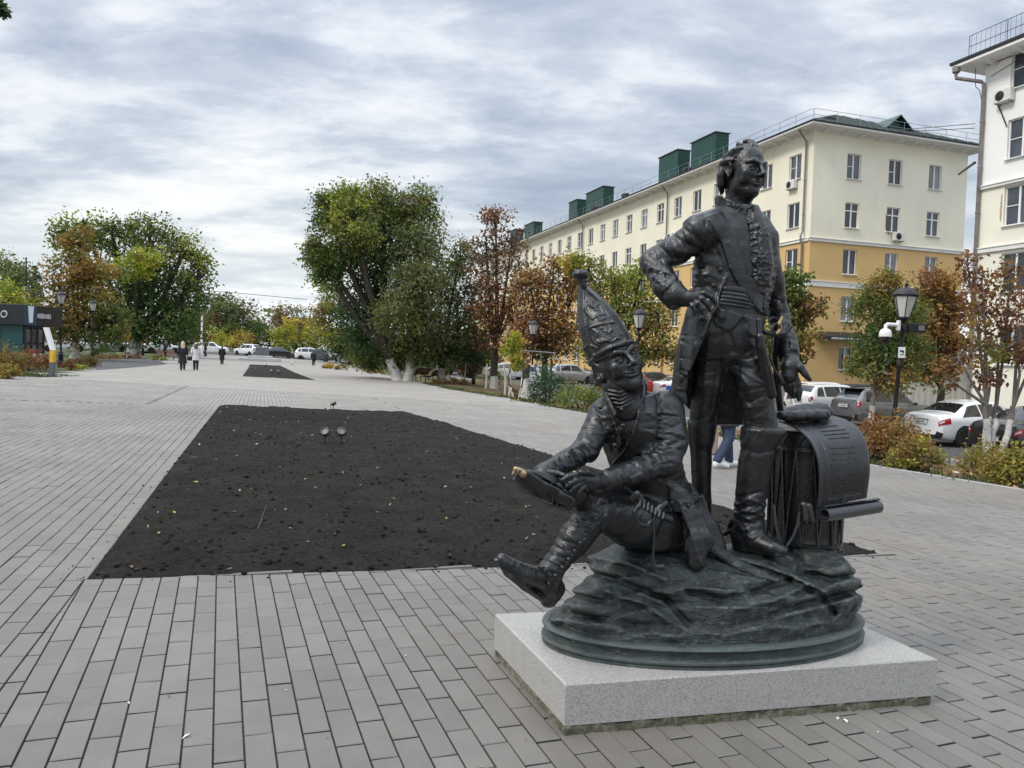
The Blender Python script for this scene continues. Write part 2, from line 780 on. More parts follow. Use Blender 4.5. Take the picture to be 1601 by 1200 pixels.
def ell(c, r, R=None):
    c, r = np.array(c, float), np.array(r, float)
    R = np.eye(3) if R is None else np.array(R, float)      # rows = local axes

    def f(X, Y, Z):
        x, y, z = X - c[0], Y - c[1], Z - c[2]
        q = [(x * R[i][0] + y * R[i][1] + z * R[i][2]) for i in range(3)]
        k0 = np.sqrt(sum((q[i] / r[i]) ** 2 for i in range(3)))
        k1 = np.sqrt(sum((q[i] / r[i] ** 2) ** 2 for i in range(3))) + 1e-9
        return k0 * (k0 - 1) / k1
    return (f, c - r.max(), c + r.max())


def rbox(c, hh, R=None, rad=.004):
    c, hh = np.array(c, float), np.array(hh, float)
    R = np.eye(3) if R is None else np.array(R, float)

    def f(X, Y, Z):
        x, y, z = X - c[0], Y - c[1], Z - c[2]
        q = [np.abs(x * R[i][0] + y * R[i][1] + z * R[i][2]) - hh[i] + rad for i in range(3)]
        o = np.sqrt(sum(np.maximum(t, 0) ** 2 for t in q))
        return o + np.minimum(np.maximum(q[0], np.maximum(q[1], q[2])), 0) - rad
    m = np.linalg.norm(hh)
    return (f, c - m, c + m)


def zloft(rows, sv, fv, power=2.0, wob=None):
    """upright body: rows of (x, y, z, half width along sv, half depth along fv), any order of height"""
    rows = sorted(rows, key=lambda r: r[2])
    A = np.array(rows, float)

    def f(X, Y, Z):
        cx, cy = np.interp(Z, A[:, 2], A[:, 0]), np.interp(Z, A[:, 2], A[:, 1])
        a, b = np.interp(Z, A[:, 2], A[:, 3]), np.interp(Z, A[:, 2], A[:, 4])
        x, y = X - cx, Y - cy
        u, v = x * sv[0] + y * sv[1], x * fv[0] + y * fv[1]
        if wob is not None:
            n, amp, ph = wob
            g = np.interp(Z, [A[0, 2], A[-1, 2]], [1, .1])
            w = 1 + amp * g * np.sin(n * np.arctan2(u, v) + ph)
            a, b = a * w, b * w
        q = (np.abs(u / a) ** power + np.abs(v / b) ** power) ** (1 / power)
        d = (q - 1) * np.minimum(a, b)
        dz = np.maximum(A[0, 2] - Z, Z - A[-1, 2])
        return np.maximum(d, dz)
    m = max(A[:, 3].max(), A[:, 4].max()) * 1.25
    return (f, [A[:, 0].min() - m, A[:, 1].min() - m, A[0, 2]], [A[:, 0].max() + m, A[:, 1].max() + m, A[-1, 2]])


def xform(prims, M, s):
    """prims written in a local frame, placed by a 4x4 matrix with uniform scale s"""
    Mi = np.linalg.inv(M)
    out = []
    for f, lo, hi in prims:
        cs = np.array([[(lo, hi)[i][0], (lo, hi)[j][1], (lo, hi)[k][2], 1] for i in (0, 1) for j in (0, 1) for k in (0, 1)]) @ M.T

        def g(X, Y, Z, f=f):
            x = Mi[0, 0] * X + Mi[0, 1] * Y + Mi[0, 2] * Z + Mi[0, 3]
            y = Mi[1, 0] * X + Mi[1, 1] * Y + Mi[1, 2] * Z + Mi[1, 3]
            z = Mi[2, 0] * X + Mi[2, 1] * Y + Mi[2, 2] * Z + Mi[2, 3]
            return f(x, y, z) * s
        out.append((g, cs[:, :3].min(0), cs[:, :3].max(0)))
    return out


def frame(origin, fwd, up, s):
    fwd = np.array(fwd, float)
    fwd /= np.linalg.norm(fwd)
    up = np.array(up, float)
    up -= fwd * (up @ fwd)
    up /= np.linalg.norm(up)
    rt = np.cross(fwd, up)
    M = np.eye(4)
    M[:3, 0], M[:3, 1], M[:3, 2], M[:3, 3] = rt * s, fwd * s, up * s, origin
    return M


def join_surfaces(parts):
    Vs, Fs, b = [], [], 0
    for V, Q in parts:
        Vs.append(V)
        Fs.append(Q + b)
        b += len(V)
    return np.concatenate(Vs), np.concatenate(Fs)


def head_prims(smile=0.0, brow=0.0):
    """list of (prim, k, op) in head space: x to the figure's left ... y out of the face, z up, metres"""
    P = []
    A = lambda p, k=.012: P.append((p, k, 'add'))
    C = lambda p, k=.004: P.append((p, k, 'cut'))
    A(ell((0, -.012, .035), (.074, .098, .090)))
    A(ell((0, .030, -.030), (.059, .062, .090)), .03)
    A(ell((0, .060, -.096), (.027, .029, .022)), .03)                # chin
    for s in (-1, 1):
        A(ell((s * .043, .012, -.064), (.020, .034, .026)), .03)     # jaw
        A(ell((s * .044, .062, -.018 + .004 * smile), (.022, .020, .018)), .02)
        C(ell((s * .031, .099, .006), (.021, .019, .015)), .012)     # socket
        A(chain([(s * .050, .068, .026 + brow * .004), (s * .036, .084, .031 + brow * .006), (s * .018, .092, .027), (s * .008, .094, .020)], [.007, .0105, .0105, .007]), .009)
        A(ell((s * .031, .0740, .006), (.0145, .0145, .0140)), .001)
        A(chain([(s * .016, .087, .005), (s * .024, .0910, .0125), (s * .034, .0905, .0140 - .003 * smile), (s * .043, .084, .010), (s * .049, .077, .004)], .0030), .002)
        A(chain([(s * .017, .086, .002), (s * .026, .0875, -.0058 + .002 * smile), (s * .036, .0855, -.0063 + .003 * smile), (s * .046, .078, .001)], .0026), .003)
        C(ell((s * .032, .0885, .0072), (.0045, .003, .0045)), .002)
        C(chain([(s * .020, .090, -.012), (s * .034, .087, -.0155), (s * .045, .078, -.011)], .0018), .005)
        C(ell((s * .050, .064, -.050 - .012 * (1 - smile)), (.012, .016, .020)), .018)
        C(chain([(s * .018, .094, .0185), (s * .032, .0925, .0205), (s * .046, .080, .014)], .0022), .004)
        A(ell((s * .0130, .104, -.029), (.0095, .012, .0085)), .005)  # nostril wing
        C(chain([(s * .0170, .102, -.024), (s * .027, .092, -.040), (s * .034 + s * .004 * smile, .080, -.060 + .008 * smile)], [.003, .0042, .003]), .006)
        A(ell((s * .046, .056, -.048 + .012 * smile), (.016, .02, .02)), .02)
        # ear
        A(ell((s * .077, -.012, .000), (.009, .021, .034)), .006)
        A(chain([(s * .083, .004, .014), (s * .087, -.008, .031), (s * .087, -.026, .022), (s * .085, -.026, -.004), (s * .080, -.006, -.030)], [.005, .006, .006, .0055, .006]), .003)
        C(ell((s * .088, -.010, .004), (.008, .011, .017)), .004)
    A(chain([(0, .091, .024), (0, .104, .002), (0, .121, -.023)], [.0075, .0088, .0105]), .008)
    C(chain([(-.0075, .108, -.037), (-.0075, .100, -.036)], .003), .003)
    C(chain([(.0075, .108, -.037), (.0075, .100, -.036)], .003), .003)
    m = .006 * smile
    A(chain([(-.027 - m, .079, -.056 + m * 1.6), (-.012, .093, -.0535), (0, .0965, -.0550), (.012, .093, -.0535), (.027 + m, .079, -.056 + m * 1.6)], [.003, .0058, .0055, .0058, .003]), .008)
    A(chain([(-.023 - m, .080, -.063 + m), (-.010, .091, -.0665), (.010, .091, -.0665), (.023 + m, .080, -.063 + m)], [.003, .0068, .0068, .003]), .008)
    C(chain([(-.029 - m, .084, -.0575 + m * 1.6), (-.012, .099, -.0592), (.012, .099, -.0592), (.029 + m, .084, -.0575 + m * 1.6)], [.0016, .0024 + .002 * smile, .0024 + .002 * smile, .0016]), .003)
    C(chain([(-.016, .092, -.076), (.016, .092, -.076)], .003), .010)
    A(chain([(0, -.012, -.06), (0, -.034, -.22)], [.056, .064]), .03)
    return P


def put_all(S, prims, M, s):
    for p, k, op in prims:
        g = xform([p], M, s)[0]
        S.put(g, k * s, op)
# ------------------------------------------------------------------ ground, paving, soil beds, verges, car park
def grid_sheet(name, xs, ys, zf, mat, mask=None, kind='structure', smooth=True):
    X, Y = np.meshgrid(xs, ys, indexing='ij')
    Z = zf(X, Y)
    V = np.stack([X, Y, Z], -1).reshape(-1, 3)
    i, j = np.meshgrid(np.arange(len(xs) - 1), np.arange(len(ys) - 1), indexing='ij')
    n = len(ys)
    Q = np.stack([i * n + j, (i + 1) * n + j, (i + 1) * n + j + 1, i * n + j + 1], -1).reshape(-1, 4)
    if mask is not None:
        xc = (X[:-1, :-1] + X[1:, 1:]) / 2
        yc = (Y[:-1, :-1] + Y[1:, 1:]) / 2
        Q = Q[mask(xc, yc).ravel()]
    o = link(name, raw_mesh(name, V, Q, smooth), mat)
    o['kind'] = kind
    return o


def spaced(lo, hi, near, fine, coarse):
    """coordinates that are dense round near and sparse far away"""
    out, x = [], lo
    while x < hi:
        out.append(x)
        x += fine + (coarse - fine) * min(1, abs(x - near) / 60) ** 1.2
    return np.array(out + [hi])


# earth, grass and fallen leaves
m = Mat('verge')
p = m.pos()
a, b, c = m.noise(p, 1.1, 5, .6), m.noise(p, 14, 6, .7), m.noise(p, 60, 5, .7)
base = m.ramp(b, [(.3, (.030, .040, .012)), (.55, (.060, .080, .022)), (.75, (.10, .105, .035))])
leafy = m.ramp(c, [(.30, (.045, .028, .016)), (.48, (.115, .065, .028)), (.62, (.20, .115, .045)), (.75, (.26, .18, .08))])
sx = m.n('ShaderNodeSeparateXYZ', {0: p})
right = m.ramp(m.n('ShaderNodeMapRange', {0: sx.outputs[0], 1: -14.0, 2: 4.0}).outputs[0], [(0.0, .15), (1.0, .42)])
f = m.ramp(m.n('ShaderNodeMath', {0: a, 1: right}, operation='ADD').outputs[0], [(.72, 0.0), (.86, 1.0)])
m.set(Base_Color=m.mix(f, base, leafy), Roughness=.95)
m.bump(c, .8, .03)
M_VERGE = m.m
def left_x(y):
    return np.interp(y, [-20, 22.6, 23.9, 24.6, 28.6, 29.4, 38, 64.5, 110], [-70, -70, -17.6, -16.1, -16.9, -17.8, -20.7, -29.8, -46])


xs = spaced(-420, 420, 0, .8, 40)
ys = spaced(-120, 900, 12, .8, 60)
grid_sheet('ground', xs, ys, lambda x, y: gz(x, y) - .035 - .35 * ((x < edge_x(y) - .9) & (x > left_x(y) + 1.0) & (y < 103)), M_VERGE)


# paving: mortar bed below, pavers above
def concrete_tone(m, base, joint=False):
    p = m.pos()
    big, mid, fin = m.noise(p, .7, 5, .6), m.noise(p, 7, 6, .65), m.noise(p, 150, 3, .6)
    att = m.n('ShaderNodeAttribute', attribute_name='tone').outputs['Fac']
    ob = m.n('ShaderNodeObjectInfo').outputs['Random']
    v = m.n('ShaderNodeMath', {0: att, 1: ob}, operation='ADD').outputs[0]
    v = m.n('ShaderNodeMath', {0: v}, operation='FRACT').outputs[0]
    c = m.ramp(v, [(0.0, tuple(x * .90 for x in base)), (.5, base), (1.0, tuple(x * 1.08 for x in base))])
    warm = m.ramp(m.noise(p, .45, 3, .5), [(.45, 0.0), (.65, .5)])
    c = m.mix(warm, c, (base[0] * 1.06, base[1] * .97, base[2] * .90), 'MIX')
    # brightening up the plaza painted into the colour, in place of grazing sheen
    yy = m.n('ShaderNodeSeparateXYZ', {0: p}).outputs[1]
    far_sheen = m.n('ShaderNodeMapRange', {0: m.n('ShaderNodeMath', {0: yy, 1: m.n('ShaderNodeMath', {0: big, 1: 4.0}, operation='MULTIPLY').outputs[0]}, operation='ADD').outputs[0], 1: 4.0, 2: 26.0}).outputs[0]
    c = m.mix(1.0, c, m.ramp(far_sheen, [(0.0, .90), (.3, 1.06), (.6, 1.28), (1.0, 1.5)]), 'MULTIPLY')
    c = m.mix(1.0, c, m.ramp(big, [(.3, .86), (.7, 1.10)]), 'MULTIPLY')
    c = m.mix(1.0, c, m.ramp(mid, [(.25, .90), (.75, 1.08)]), 'MULTIPLY')
    c = m.mix(1.0, c, m.ramp(fin, [(.2, .86), (.8, 1.10)]), 'MULTIPLY')
    spots = m.ramp(m.noise(p, 22, 2, .5), [(.76, 0.0), (.80, .5)])
    c = m.mix(spots, c, tuple(x * .45 for x in base))
    pale = m.ramp(m.noise(p, 31, 3, .6), [(.74, 0.0), (.80, .55)])
    c = m.mix(pale, c, tuple(min(1, x * 1.9) for x in base))
    m.bump(m.n('ShaderNodeMath', {0: fin, 1: mid}, operation='ADD').outputs[0], .18, .004)
    return c


PV = (.173, .163, .149)
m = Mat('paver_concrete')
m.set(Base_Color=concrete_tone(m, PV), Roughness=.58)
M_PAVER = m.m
m = Mat('joint_sand')
nz = m.noise(m.pos(), 90, 4, .7)
m.set(Base_Color=m.ramp(nz, [(.3, (.030, .029, .026)), (.7, (.085, .080, .068))]), Roughness=1.0)
m.bump(nz, .6, .006)
M_JOINT = m.m

# outlines of the two soil beds, in plan
BED1 = np.array([(-2.491, 4.47), (3.145, 6.293), (-2.67, 19.75), (-6.993, 18.238)])
BED2 = np.array([(-14.55, 41.0), (-10.72, 41.9), (-20.6, 68.2), (-22.9, 66.5)])
DA = np.array([-.382, 1.0]) / np.hypot(.382, 1)      # direction of the paver courses in front and to the right
DB_ = (BED1[3] - BED1[0]) / np.linalg.norm(BED1[3] - BED1[0])   # and to the left
PU, PVL = .1040, .2870                               # course width and paver length
NEAR_Y = 27.0


def clip_poly(poly, a, n):
    """keep the part of a polygon where (p-a).n >= 0"""
    out = []
    k = len(poly)
    for i in range(k):
        p, q = poly[i], poly[(i + 1) % k]
        dp, dq = (p - a) @ n, (q - a) @ n
        if dp >= 0:
            out.append(p)
        if (dp >= 0) != (dq >= 0):
            out.append(p + (q - p) * (dp / (dp - dq)))
    return out


def left_of(a, b, p):
    return (b[0] - a[0]) * (p[1] - a[1]) - (b[1] - a[1]) * (p[0] - a[0])


G0 = G(230, 632)[:2]
ZL_Y = lambda x: G0[1] + (x - G0[0]) * .33          # start of the crosswise field on the left


def zone(p):
    side = left_of(BED1[0], BED1[3], p) / 14.5       # > 0 on the left of the bed's left edge
    if side > (-.08 if BED1[0][1] < p[1] < BED1[3][1] else 0):
        if p[1] > ZL_Y(p[0]) and left_of(G0, G0 + DB_, p) > 0:
            return 'L'
        return 'B'
    if p[1] > BED1[3][1] + (p[0] - BED1[3][0]) * .35 and p[0] < BED1[2][0] + (p[1] - BED1[2][1]) * DB_[0] / DB_[1]:
        return 'B'
    return 'A'


def vis(x, y):
    return (y > 1.2) & (np.abs(x) < .82 * y + 2.6) & (x < edge_x(y) + .1)


polys = []          # (zone, centre, polygon, whole?)
PLQ = np.array([[.243, 2.909], [1.957, 3.402], [1.665, 4.164], [-.049, 3.671]])
plc = PLQ.mean(0)


def in_quad(Qd, p, eps=0.0):
    s = [left_of(Qd[i], Qd[(i + 1) % 4], p) / np.linalg.norm(Qd[(i + 1) % 4] - Qd[i]) for i in range(4)]
    return min(s) > eps


for zn, D in (('A', DA), ('B', DB_), ('L', np.array([DB_[1], -DB_[0]]))):
    N_ = np.array([D[1], -D[0]])
    org = np.array([-2.491, 4.47])
    cornersUV = []
    for x, y in ((-20, 1), (12, 1), (12, NEAR_Y), (-24, NEAR_Y)):
        d = np.array([x, y]) - org
        cornersUV.append((d @ N_ / PU, d @ D / PVL))
    cu = np.array(cornersUV)
    r1 = np.random.default_rng({'A': 1, 'B': 2, 'L': 3}[zn])
    for iu in range(int(cu[:, 0].min()) - 1, int(cu[:, 0].max()) + 2):
        off = .5 * (iu % 2) + .07 * math.sin(iu * 1.7)
        vv = np.arange(int(cu[:, 1].min()) - 1, int(cu[:, 1].max()) + 2)
        cx_ = org[0] + N_[0] * PU * (iu + .5) + D[0] * PVL * (vv + off)
        cy_ = org[1] + N_[1] * PU * (iu + .5) + D[1] * PVL * (vv + off)
        ok = vis(cx_, cy_) & (cy_ < NEAR_Y)
        for x, y in zip(cx_[ok], cy_[ok]):
            c = np.array([x, y])
            sd = (c - BED1[0]) @ np.array([-DB_[1], DB_[0]])
            seam = y < BED1[0][1] + .1 and zn in 'AB' and abs(sd) < .2
            if (zone(c) != zn and not seam) or in_quad(BED1, c, .2) or in_quad(PLQ, c, .17):
                continue
            hu, hv = PU / 2 - .0030, PVL / 2 - .0046
            P = [c + N_ * (a * hu) + D * (b * hv) for a, b in ((-1, -1), (1, -1), (1, 1), (-1, 1))]
            whole = True
            near_bed = min(np.linalg.norm(c - BED1, axis=1)) < 16
            if near_bed:
                best = None
                for i in range(4):
                    a, b = BED1[i], BED1[(i + 1) % 4]
                    nn = np.array([(b - a)[1], -(b - a)[0]])
                    nn /= np.linalg.norm(nn)
                    dd = (c - a) @ nn
                    if best is None or dd > best[0]:
                        best = (dd, a, nn)
                dd, a, nn = best
                if dd < .25 and dd > -.5 and min((q - a) @ nn for q in P) < .006:
                    P = clip_poly(P, a + nn * .006, nn)
                    whole = False
            # field boundaries
            if len(P) >= 3 and zn in 'AB' and y < 19:
                a, nn = BED1[0], np.array([-(DB_)[1], DB_[0]])
                if zn == 'A':
                    nn = -nn
                if seam and min((q - a) @ nn for q in P) < .004:
                    P = clip_poly(P, a + nn * .004, nn)
                    whole = False
            if len(P) >= 3:
                polys.append((zn, c, np.array(P), whole))


def paver_geo(P, c, z0, dz, tx, ty, bev=.0035, depth=.012):
    """top face, chamfer and sides of one paver"""
    k = len(P)
    ctr = P.mean(0)
    ins = P + (ctr - P) * (bev / np.maximum(.03, np.linalg.norm(ctr - P, axis=1)))[:, None] * 1.3
    zt = lambda q: plaza_z(q[:, 0], q[:, 1]) + dz + (q[:, 0] - ctr[0]) * tx + (q[:, 1] - ctr[1]) * ty
    top = np.column_stack([ins, zt(ins)])
    mid = np.column_stack([P, zt(P) - bev])
    bot = np.column_stack([P, plaza_z(P[:, 0], P[:, 1]) - depth])
    V = np.concatenate([top, mid, bot])
    F = [tuple(range(k))]
    for r in (0, 1):
        for i in range(k):
            j = (i + 1) % k
            F.append((r * k + i, (r + 1) * k + i, (r + 1) * k + j, r * k + j))
    return V, F


paving = grid_sheet('paving', spaced(-24, 11, 0, .5, 4), np.linspace(-3, NEAR_Y + .6, 60), lambda x, y: plaza_z(x, y) - .011, M_JOINT, lambda x, y: (x < edge_x(y) + .3) & (x > left_x(y) - .6) & ~np.array([[in_quad(BED1, (a, b), .45) for a, b in zip(r, s)] for r, s in zip(x, y)]))

# the pavers that show largest are objects, sharing one mesh where whole
def size_px(c):
    q = np.array([c[0], c[1], plaza_z(*c)])
    w = (q - CAM) @ FW
    px, py, _ = to_px(*q)
    if not (-10 < px < 1611 and py < 1210):
        return 0
    return 1 / w ** 3
order = sorted(range(len(polys)), key=lambda i: -size_px(polys[i][1]))
singles = [i for i in order if polys[i][3] and polys[i][0] == 'A' and size_px(polys[i][1]) > 0][:300]
sset = set(singles)
mbp = []
VV, FF = paver_geo(np.array([(a * (PU / 2 - .0030), b * (PVL / 2 - .0046)) for a, b in ((-1, -1), (1, -1), (1, 1), (-1, 1))]), None, 0, 0, 0, 0)
VV[:, 2] -= plaza_z(VV[:, 0], VV[:, 1])
VV[:4, 2], VV[4:8, 2], VV[8:, 2] = 0, -.0035, -.013
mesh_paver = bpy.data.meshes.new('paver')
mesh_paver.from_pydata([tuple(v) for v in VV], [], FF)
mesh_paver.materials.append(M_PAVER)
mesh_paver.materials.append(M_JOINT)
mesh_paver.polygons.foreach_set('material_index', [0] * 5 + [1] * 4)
mesh_paver.update()
r1 = np.random.default_rng(8)
for i in singles:
    zn, c, P, _ = polys[i]
    o = bpy.data.objects.new('paver', mesh_paver)
    col.objects.link(o)
    o.parent = paving
    slope = Vector((.028, .6 * 2 * c[1] / 60 ** 2 * 3 * (1 - c[1] / 60), 1)).normalized()
    q = Vector((0, 0, 1)).rotation_difference(slope)
    R = q.to_matrix() @ Matrix.Rotation(math.atan2(-DA[0], DA[1]), 3, 'Z') @ Matrix.Rotation(r1.normal(0, .004), 3, 'X') @ Matrix.Rotation(r1.normal(0, .008), 3, 'Y')
    M = R.to_4x4()
    M.translation = Vector((c[0], c[1], float(plaza_z(*c)) + r1.normal(0, .0009)))
    o.matrix_local = M
V_all, F_all, T_all, MI, nb = [], [], [], [], 0
for i, (zn, c, P, _) in enumerate(polys):
    if i in sset:
        continue
    far = c[1] > 13
    V, F = paver_geo(P, c, 0, r1.normal(0, .0009), r1.normal(0, .008), r1.normal(0, .004))
    if left_of(P[0], P[1], P[2]) < 0:
        F = [f[::-1] for f in F]
    V_all.append(V)
    F_all += [tuple(nb + k for k in f) for f in F]
    MI += [0] * (1 + len(P)) + [1] * len(P)
    T_all += [r1.random()] * len(V)
    nb += len(V)
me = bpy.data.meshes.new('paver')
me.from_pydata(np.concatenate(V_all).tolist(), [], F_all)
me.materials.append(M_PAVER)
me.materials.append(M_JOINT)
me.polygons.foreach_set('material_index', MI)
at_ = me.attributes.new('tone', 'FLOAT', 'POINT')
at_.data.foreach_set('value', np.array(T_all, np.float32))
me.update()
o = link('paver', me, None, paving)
o['kind'] = 'stuff'

# paving further off, too far to tell the pavers apart
m = Mat('far_paving')
p = m.pos()
mp = m.n('ShaderNodeMapping', {'Vector': p, 'Rotation': (0, 0, math.atan2(DB_[0], DB_[1]) + math.pi / 2)})
br = m.n('ShaderNodeTexBrick', {'Vector': mp.outputs[0], 'Scale': 1.0, 'Mortar Size': .006, 'Brick Width': PVL, 'Row Height': PU, 'Color1': (.94, .94, .94), 'Color2': (1.05, 1.05, 1.05), 'Mortar': (.55, .55, .55)})
c = concrete_tone(m, tuple(x * 1.12 for x in PV))  # lifted base adds to the painted brightening of the far plaza
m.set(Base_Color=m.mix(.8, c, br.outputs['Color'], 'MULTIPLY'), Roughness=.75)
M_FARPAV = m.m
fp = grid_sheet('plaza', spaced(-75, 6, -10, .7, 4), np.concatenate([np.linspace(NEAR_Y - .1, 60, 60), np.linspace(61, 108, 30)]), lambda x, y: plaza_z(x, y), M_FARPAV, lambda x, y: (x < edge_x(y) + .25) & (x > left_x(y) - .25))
# left wing of the near plaza, beyond the frame's edge
grid_sheet('plaza', spaced(-75, -17, -20, 1, 5), np.linspace(-3, 24.5, 20), lambda x, y: plaza_z(x, y) - .002, M_FARPAV, lambda x, y: (x > left_x(y)) & (x < -.72 * y - 1.2))

# asphalt path on the left between the shrubs
m = Mat('asphalt')
p = m.pos()
a, b = m.noise(p, 120, 4, .7), m.noise(p, 1.3, 5, .6)
m.set(Base_Color=m.mix(1.0, m.ramp(a, [(.3, (.050, .050, .054)), (.7, (.10, .10, .105))]), m.ramp(b, [(.3, .8), (.7, 1.15)]), 'MULTIPLY'), Roughness=.85)
m.bump(a, .5, .006)
M_ASPHALT = m.m
q = [G(150, 578.5)[:2], G(262, 569)[:2], G(243, 561)[:2], G(150, 561)[:2]]
q = [np.array(v) for v in q]
mbq = MB()
N_ = 12
for i in range(N_ + 1):
    for j in range(N_ + 1):
        s, t = i / N_, j / N_
        v = (q[0] * (1 - s) + q[1] * s) * (1 - t) + (q[3] * (1 - s) + q[2] * s) * t
        mbq.v.append((v[0], v[1], float(gz(*v)) + .006))
for i in range(N_):
    for j in range(N_):
        mbq.f.append((i * (N_ + 1) + j, (i + 1) * (N_ + 1) + j, (i + 1) * (N_ + 1) + j + 1, i * (N_ + 1) + j + 1))
        mbq.m.append(0)
tag(mbq.build('path', M_ASPHALT), kind='structure')

# car park below the verge, and the cross street at the far end
grid_sheet('car_park', spaced(-30, 75, 14, 1, 5), np.linspace(-10, 110, 90), lambda x, y: gz(x, y) + .01, M_ASPHALT, lambda x, y: ((x - edge_x(y)) * .92 > 7.2) & (x < 18.2 - (y - 49) * .334 + 60))
grid_sheet('street', np.linspace(-130, 30, 60), np.linspace(104, 122, 8), lambda x, y: gz(x, y) + .012, M_ASPHALT)
M_KERB = simple('kerb_stone', (.30, .30, .29), .85, 0, .15, 9, .2)
kb = MB()
ky = np.arange(6, 70, 1.0)
for y0 in ky:
    xa, xb = edge_x(y0) + 7.2 / .92, edge_x(y0 + .98) + 7.2 / .92
    pa, pb = np.array([xa, y0]), np.array([xb, y0 + .98])
    mid = (pa + pb) / 2
    kb.box((mid[0], mid[1], float(gz(*mid)) + .03), (.07, np.linalg.norm(pb - pa) / 2 - .004, .13), math.atan2(-(pb - pa)[0], (pb - pa)[1]), 0, .015)
tag(kb.build('kerb', M_KERB), kind='structure')
eb = MB()
for y0 in np.arange(4, 60, 1.0):
    pa, pb = np.array([edge_x(y0) + .04, y0]), np.array([edge_x(y0 + .985) + .04, y0 + .985])
    mid = (pa + pb) / 2
    eb.box((mid[0], mid[1], float(plaza_z(*mid)) - .06), (.04, np.linalg.norm(pb - pa) / 2 - .003, .075), math.atan2(-(pb - pa)[0], (pb - pa)[1]), 0, .006)
tag(eb.build('edging', M_KERB), kind='structure')

# soil beds
m = Mat('black_soil')
p = m.pos()
a, b, d = m.noise(p, 28, 8, .75), m.noise(p, 2.2, 5, .6), m.noise(p, 150, 5, .75)
c = m.ramp(a, [(.3, (.014, .0125, .0115)), (.5, (.032, .029, .026)), (.75, (.066, .060, .054))])
c = m.mix(1.0, c, m.ramp(b, [(.3, .75), (.7, 1.3)]), 'MULTIPLY')
c = m.mix(m.ramp(d, [(.66, 0.0), (.78, .5)]), c, (.10, .090, .080))
m.set(Base_Color=c, Roughness=1.0)
m.b.inputs['Specular IOR Level'].default_value = .15
m.bump(m.n('ShaderNodeMath', {0: a, 1: d}, operation='ADD').outputs[0], 1.0, .03)
M_SOIL = m.m


def soil_bed(name, Qd, nu, nv, amp, pw=1.0):
    c0 = Qd.mean(0)
    Qd = Qd + (Qd - c0) / np.linalg.norm(Qd - c0, axis=1)[:, None] * .07
    s, t = np.meshgrid(np.linspace(0, 1, nu), np.linspace(0, 1, nv) ** pw, indexing='ij')
    P = ((Qd[0][None, None] * (1 - s[..., None]) + Qd[1][None, None] * s[..., None]) * (1 - t[..., None]) + (Qd[3][None, None] * (1 - s[..., None]) + Qd[2][None, None] * s[..., None]) * t[..., None])
    X, Y = P[..., 0], P[..., 1]
    wl = np.linalg.norm(Qd[1] - Qd[0])
    ln = np.linalg.norm(Qd[3] - Qd[0])
    ed = np.minimum(np.minimum(s, 1 - s) * wl, np.minimum(t, 1 - t) * ln)
    e = sm(0, .30, ed)
    Z = plaza_z(X, Y) + .003 + .006 * vnoise(X, Y, X * 0, 4.5, 7) + .006 * vnoise(X, Y, X * 0, 17, 8) - .020 * sm(.10, 0, ed) + e * (.022 + .03 * sm(.3, 2.5, ed)) + e * amp * (vnoise(X, Y, X * 0, 1.1, 1) * 1.3 + vnoise(X, Y, X * 0, 3.1, 2) + .6 * vnoise(X, Y, X * 0, 9, 3) + .45 * np.abs(vnoise(X, Y, X * 0, 22, 4)) + .25 * vnoise(X, Y, X * 0, 45, 5))
    V = np.stack([X, Y, Z], -1).reshape(-1, 3)
    i, j = np.meshgrid(np.arange(nu - 1), np.arange(nv - 1), indexing='ij')
    F = np.stack([i * nv + j, (i + 1) * nv + j, (i + 1) * nv + j + 1, i * nv + j + 1], -1).reshape(-1, 4)
    o = link(name, raw_mesh(name, V, F, True), M_SOIL)
    o['kind'] = 'structure'

    def h(x, y):
        k = np.argmin((X - x) ** 2 + (Y - y) ** 2)
        return Z.ravel()[k]
    return o, h


bed1, soil_z = soil_bed('soil_bed', BED1, 200, 330, .026, 1.35)
bed2, soil_z2 = soil_bed('soil_bed', BED2, 40, 120, .03)

# clods
r5 = np.random.default_rng(12)
CL = MB()
ico = [(0, 0, 1), (.89, 0, .45), (.28, .85, .45), (-.72, .53, .45), (-.72, -.53, .45), (.28, -.85, .45), (.72, .53, -.45), (-.28, .85, -.45), (-.89, 0, -.45), (-.28, -.85, -.45), (.72, -.53, -.45), (0, 0, -1)]
icf = [(0, 1, 2), (0, 2, 3), (0, 3, 4), (0, 4, 5), (0, 5, 1), (1, 6, 2), (2, 7, 3), (3, 8, 4), (4, 9, 5), (5, 10, 1), (2, 6, 7), (3, 7, 8), (4, 8, 9), (5, 9, 10), (1, 10, 6), (6, 11, 7), (7, 11, 8), (8, 11, 9), (9, 11, 10), (10, 11, 6)]
ico = np.array(ico)
for k in range(2600):
    s, t = r5.random(), r5.random() ** 1.7
    if k > 2500:
        s = r5.choice([r5.normal(-.004, .012), r5.random()])
        t = r5.random() ** 2 if s < .05 else r5.normal(-.004, .004)
    p = (BED1[0] * (1 - s) + BED1[1] * s) * (1 - t) + (BED1[3] * (1 - s) + BED1[2] * s) * t
    inside = 0 < s < 1 and 0 < t < 1
    r = abs(r5.normal(0, .009)) + .004 if inside else abs(r5.normal(0, .004)) + .003
    if in_quad(PLQ, p):
        continue
    z = soil_z(*p) if inside else float(plaza_z(*p))
    pts = ico * (r * r5.uniform(.7, 1.3, (12, 1))) * [1, 1, .75] + [p[0], p[1], z + r * .25]
    CL.add(pts, icf)
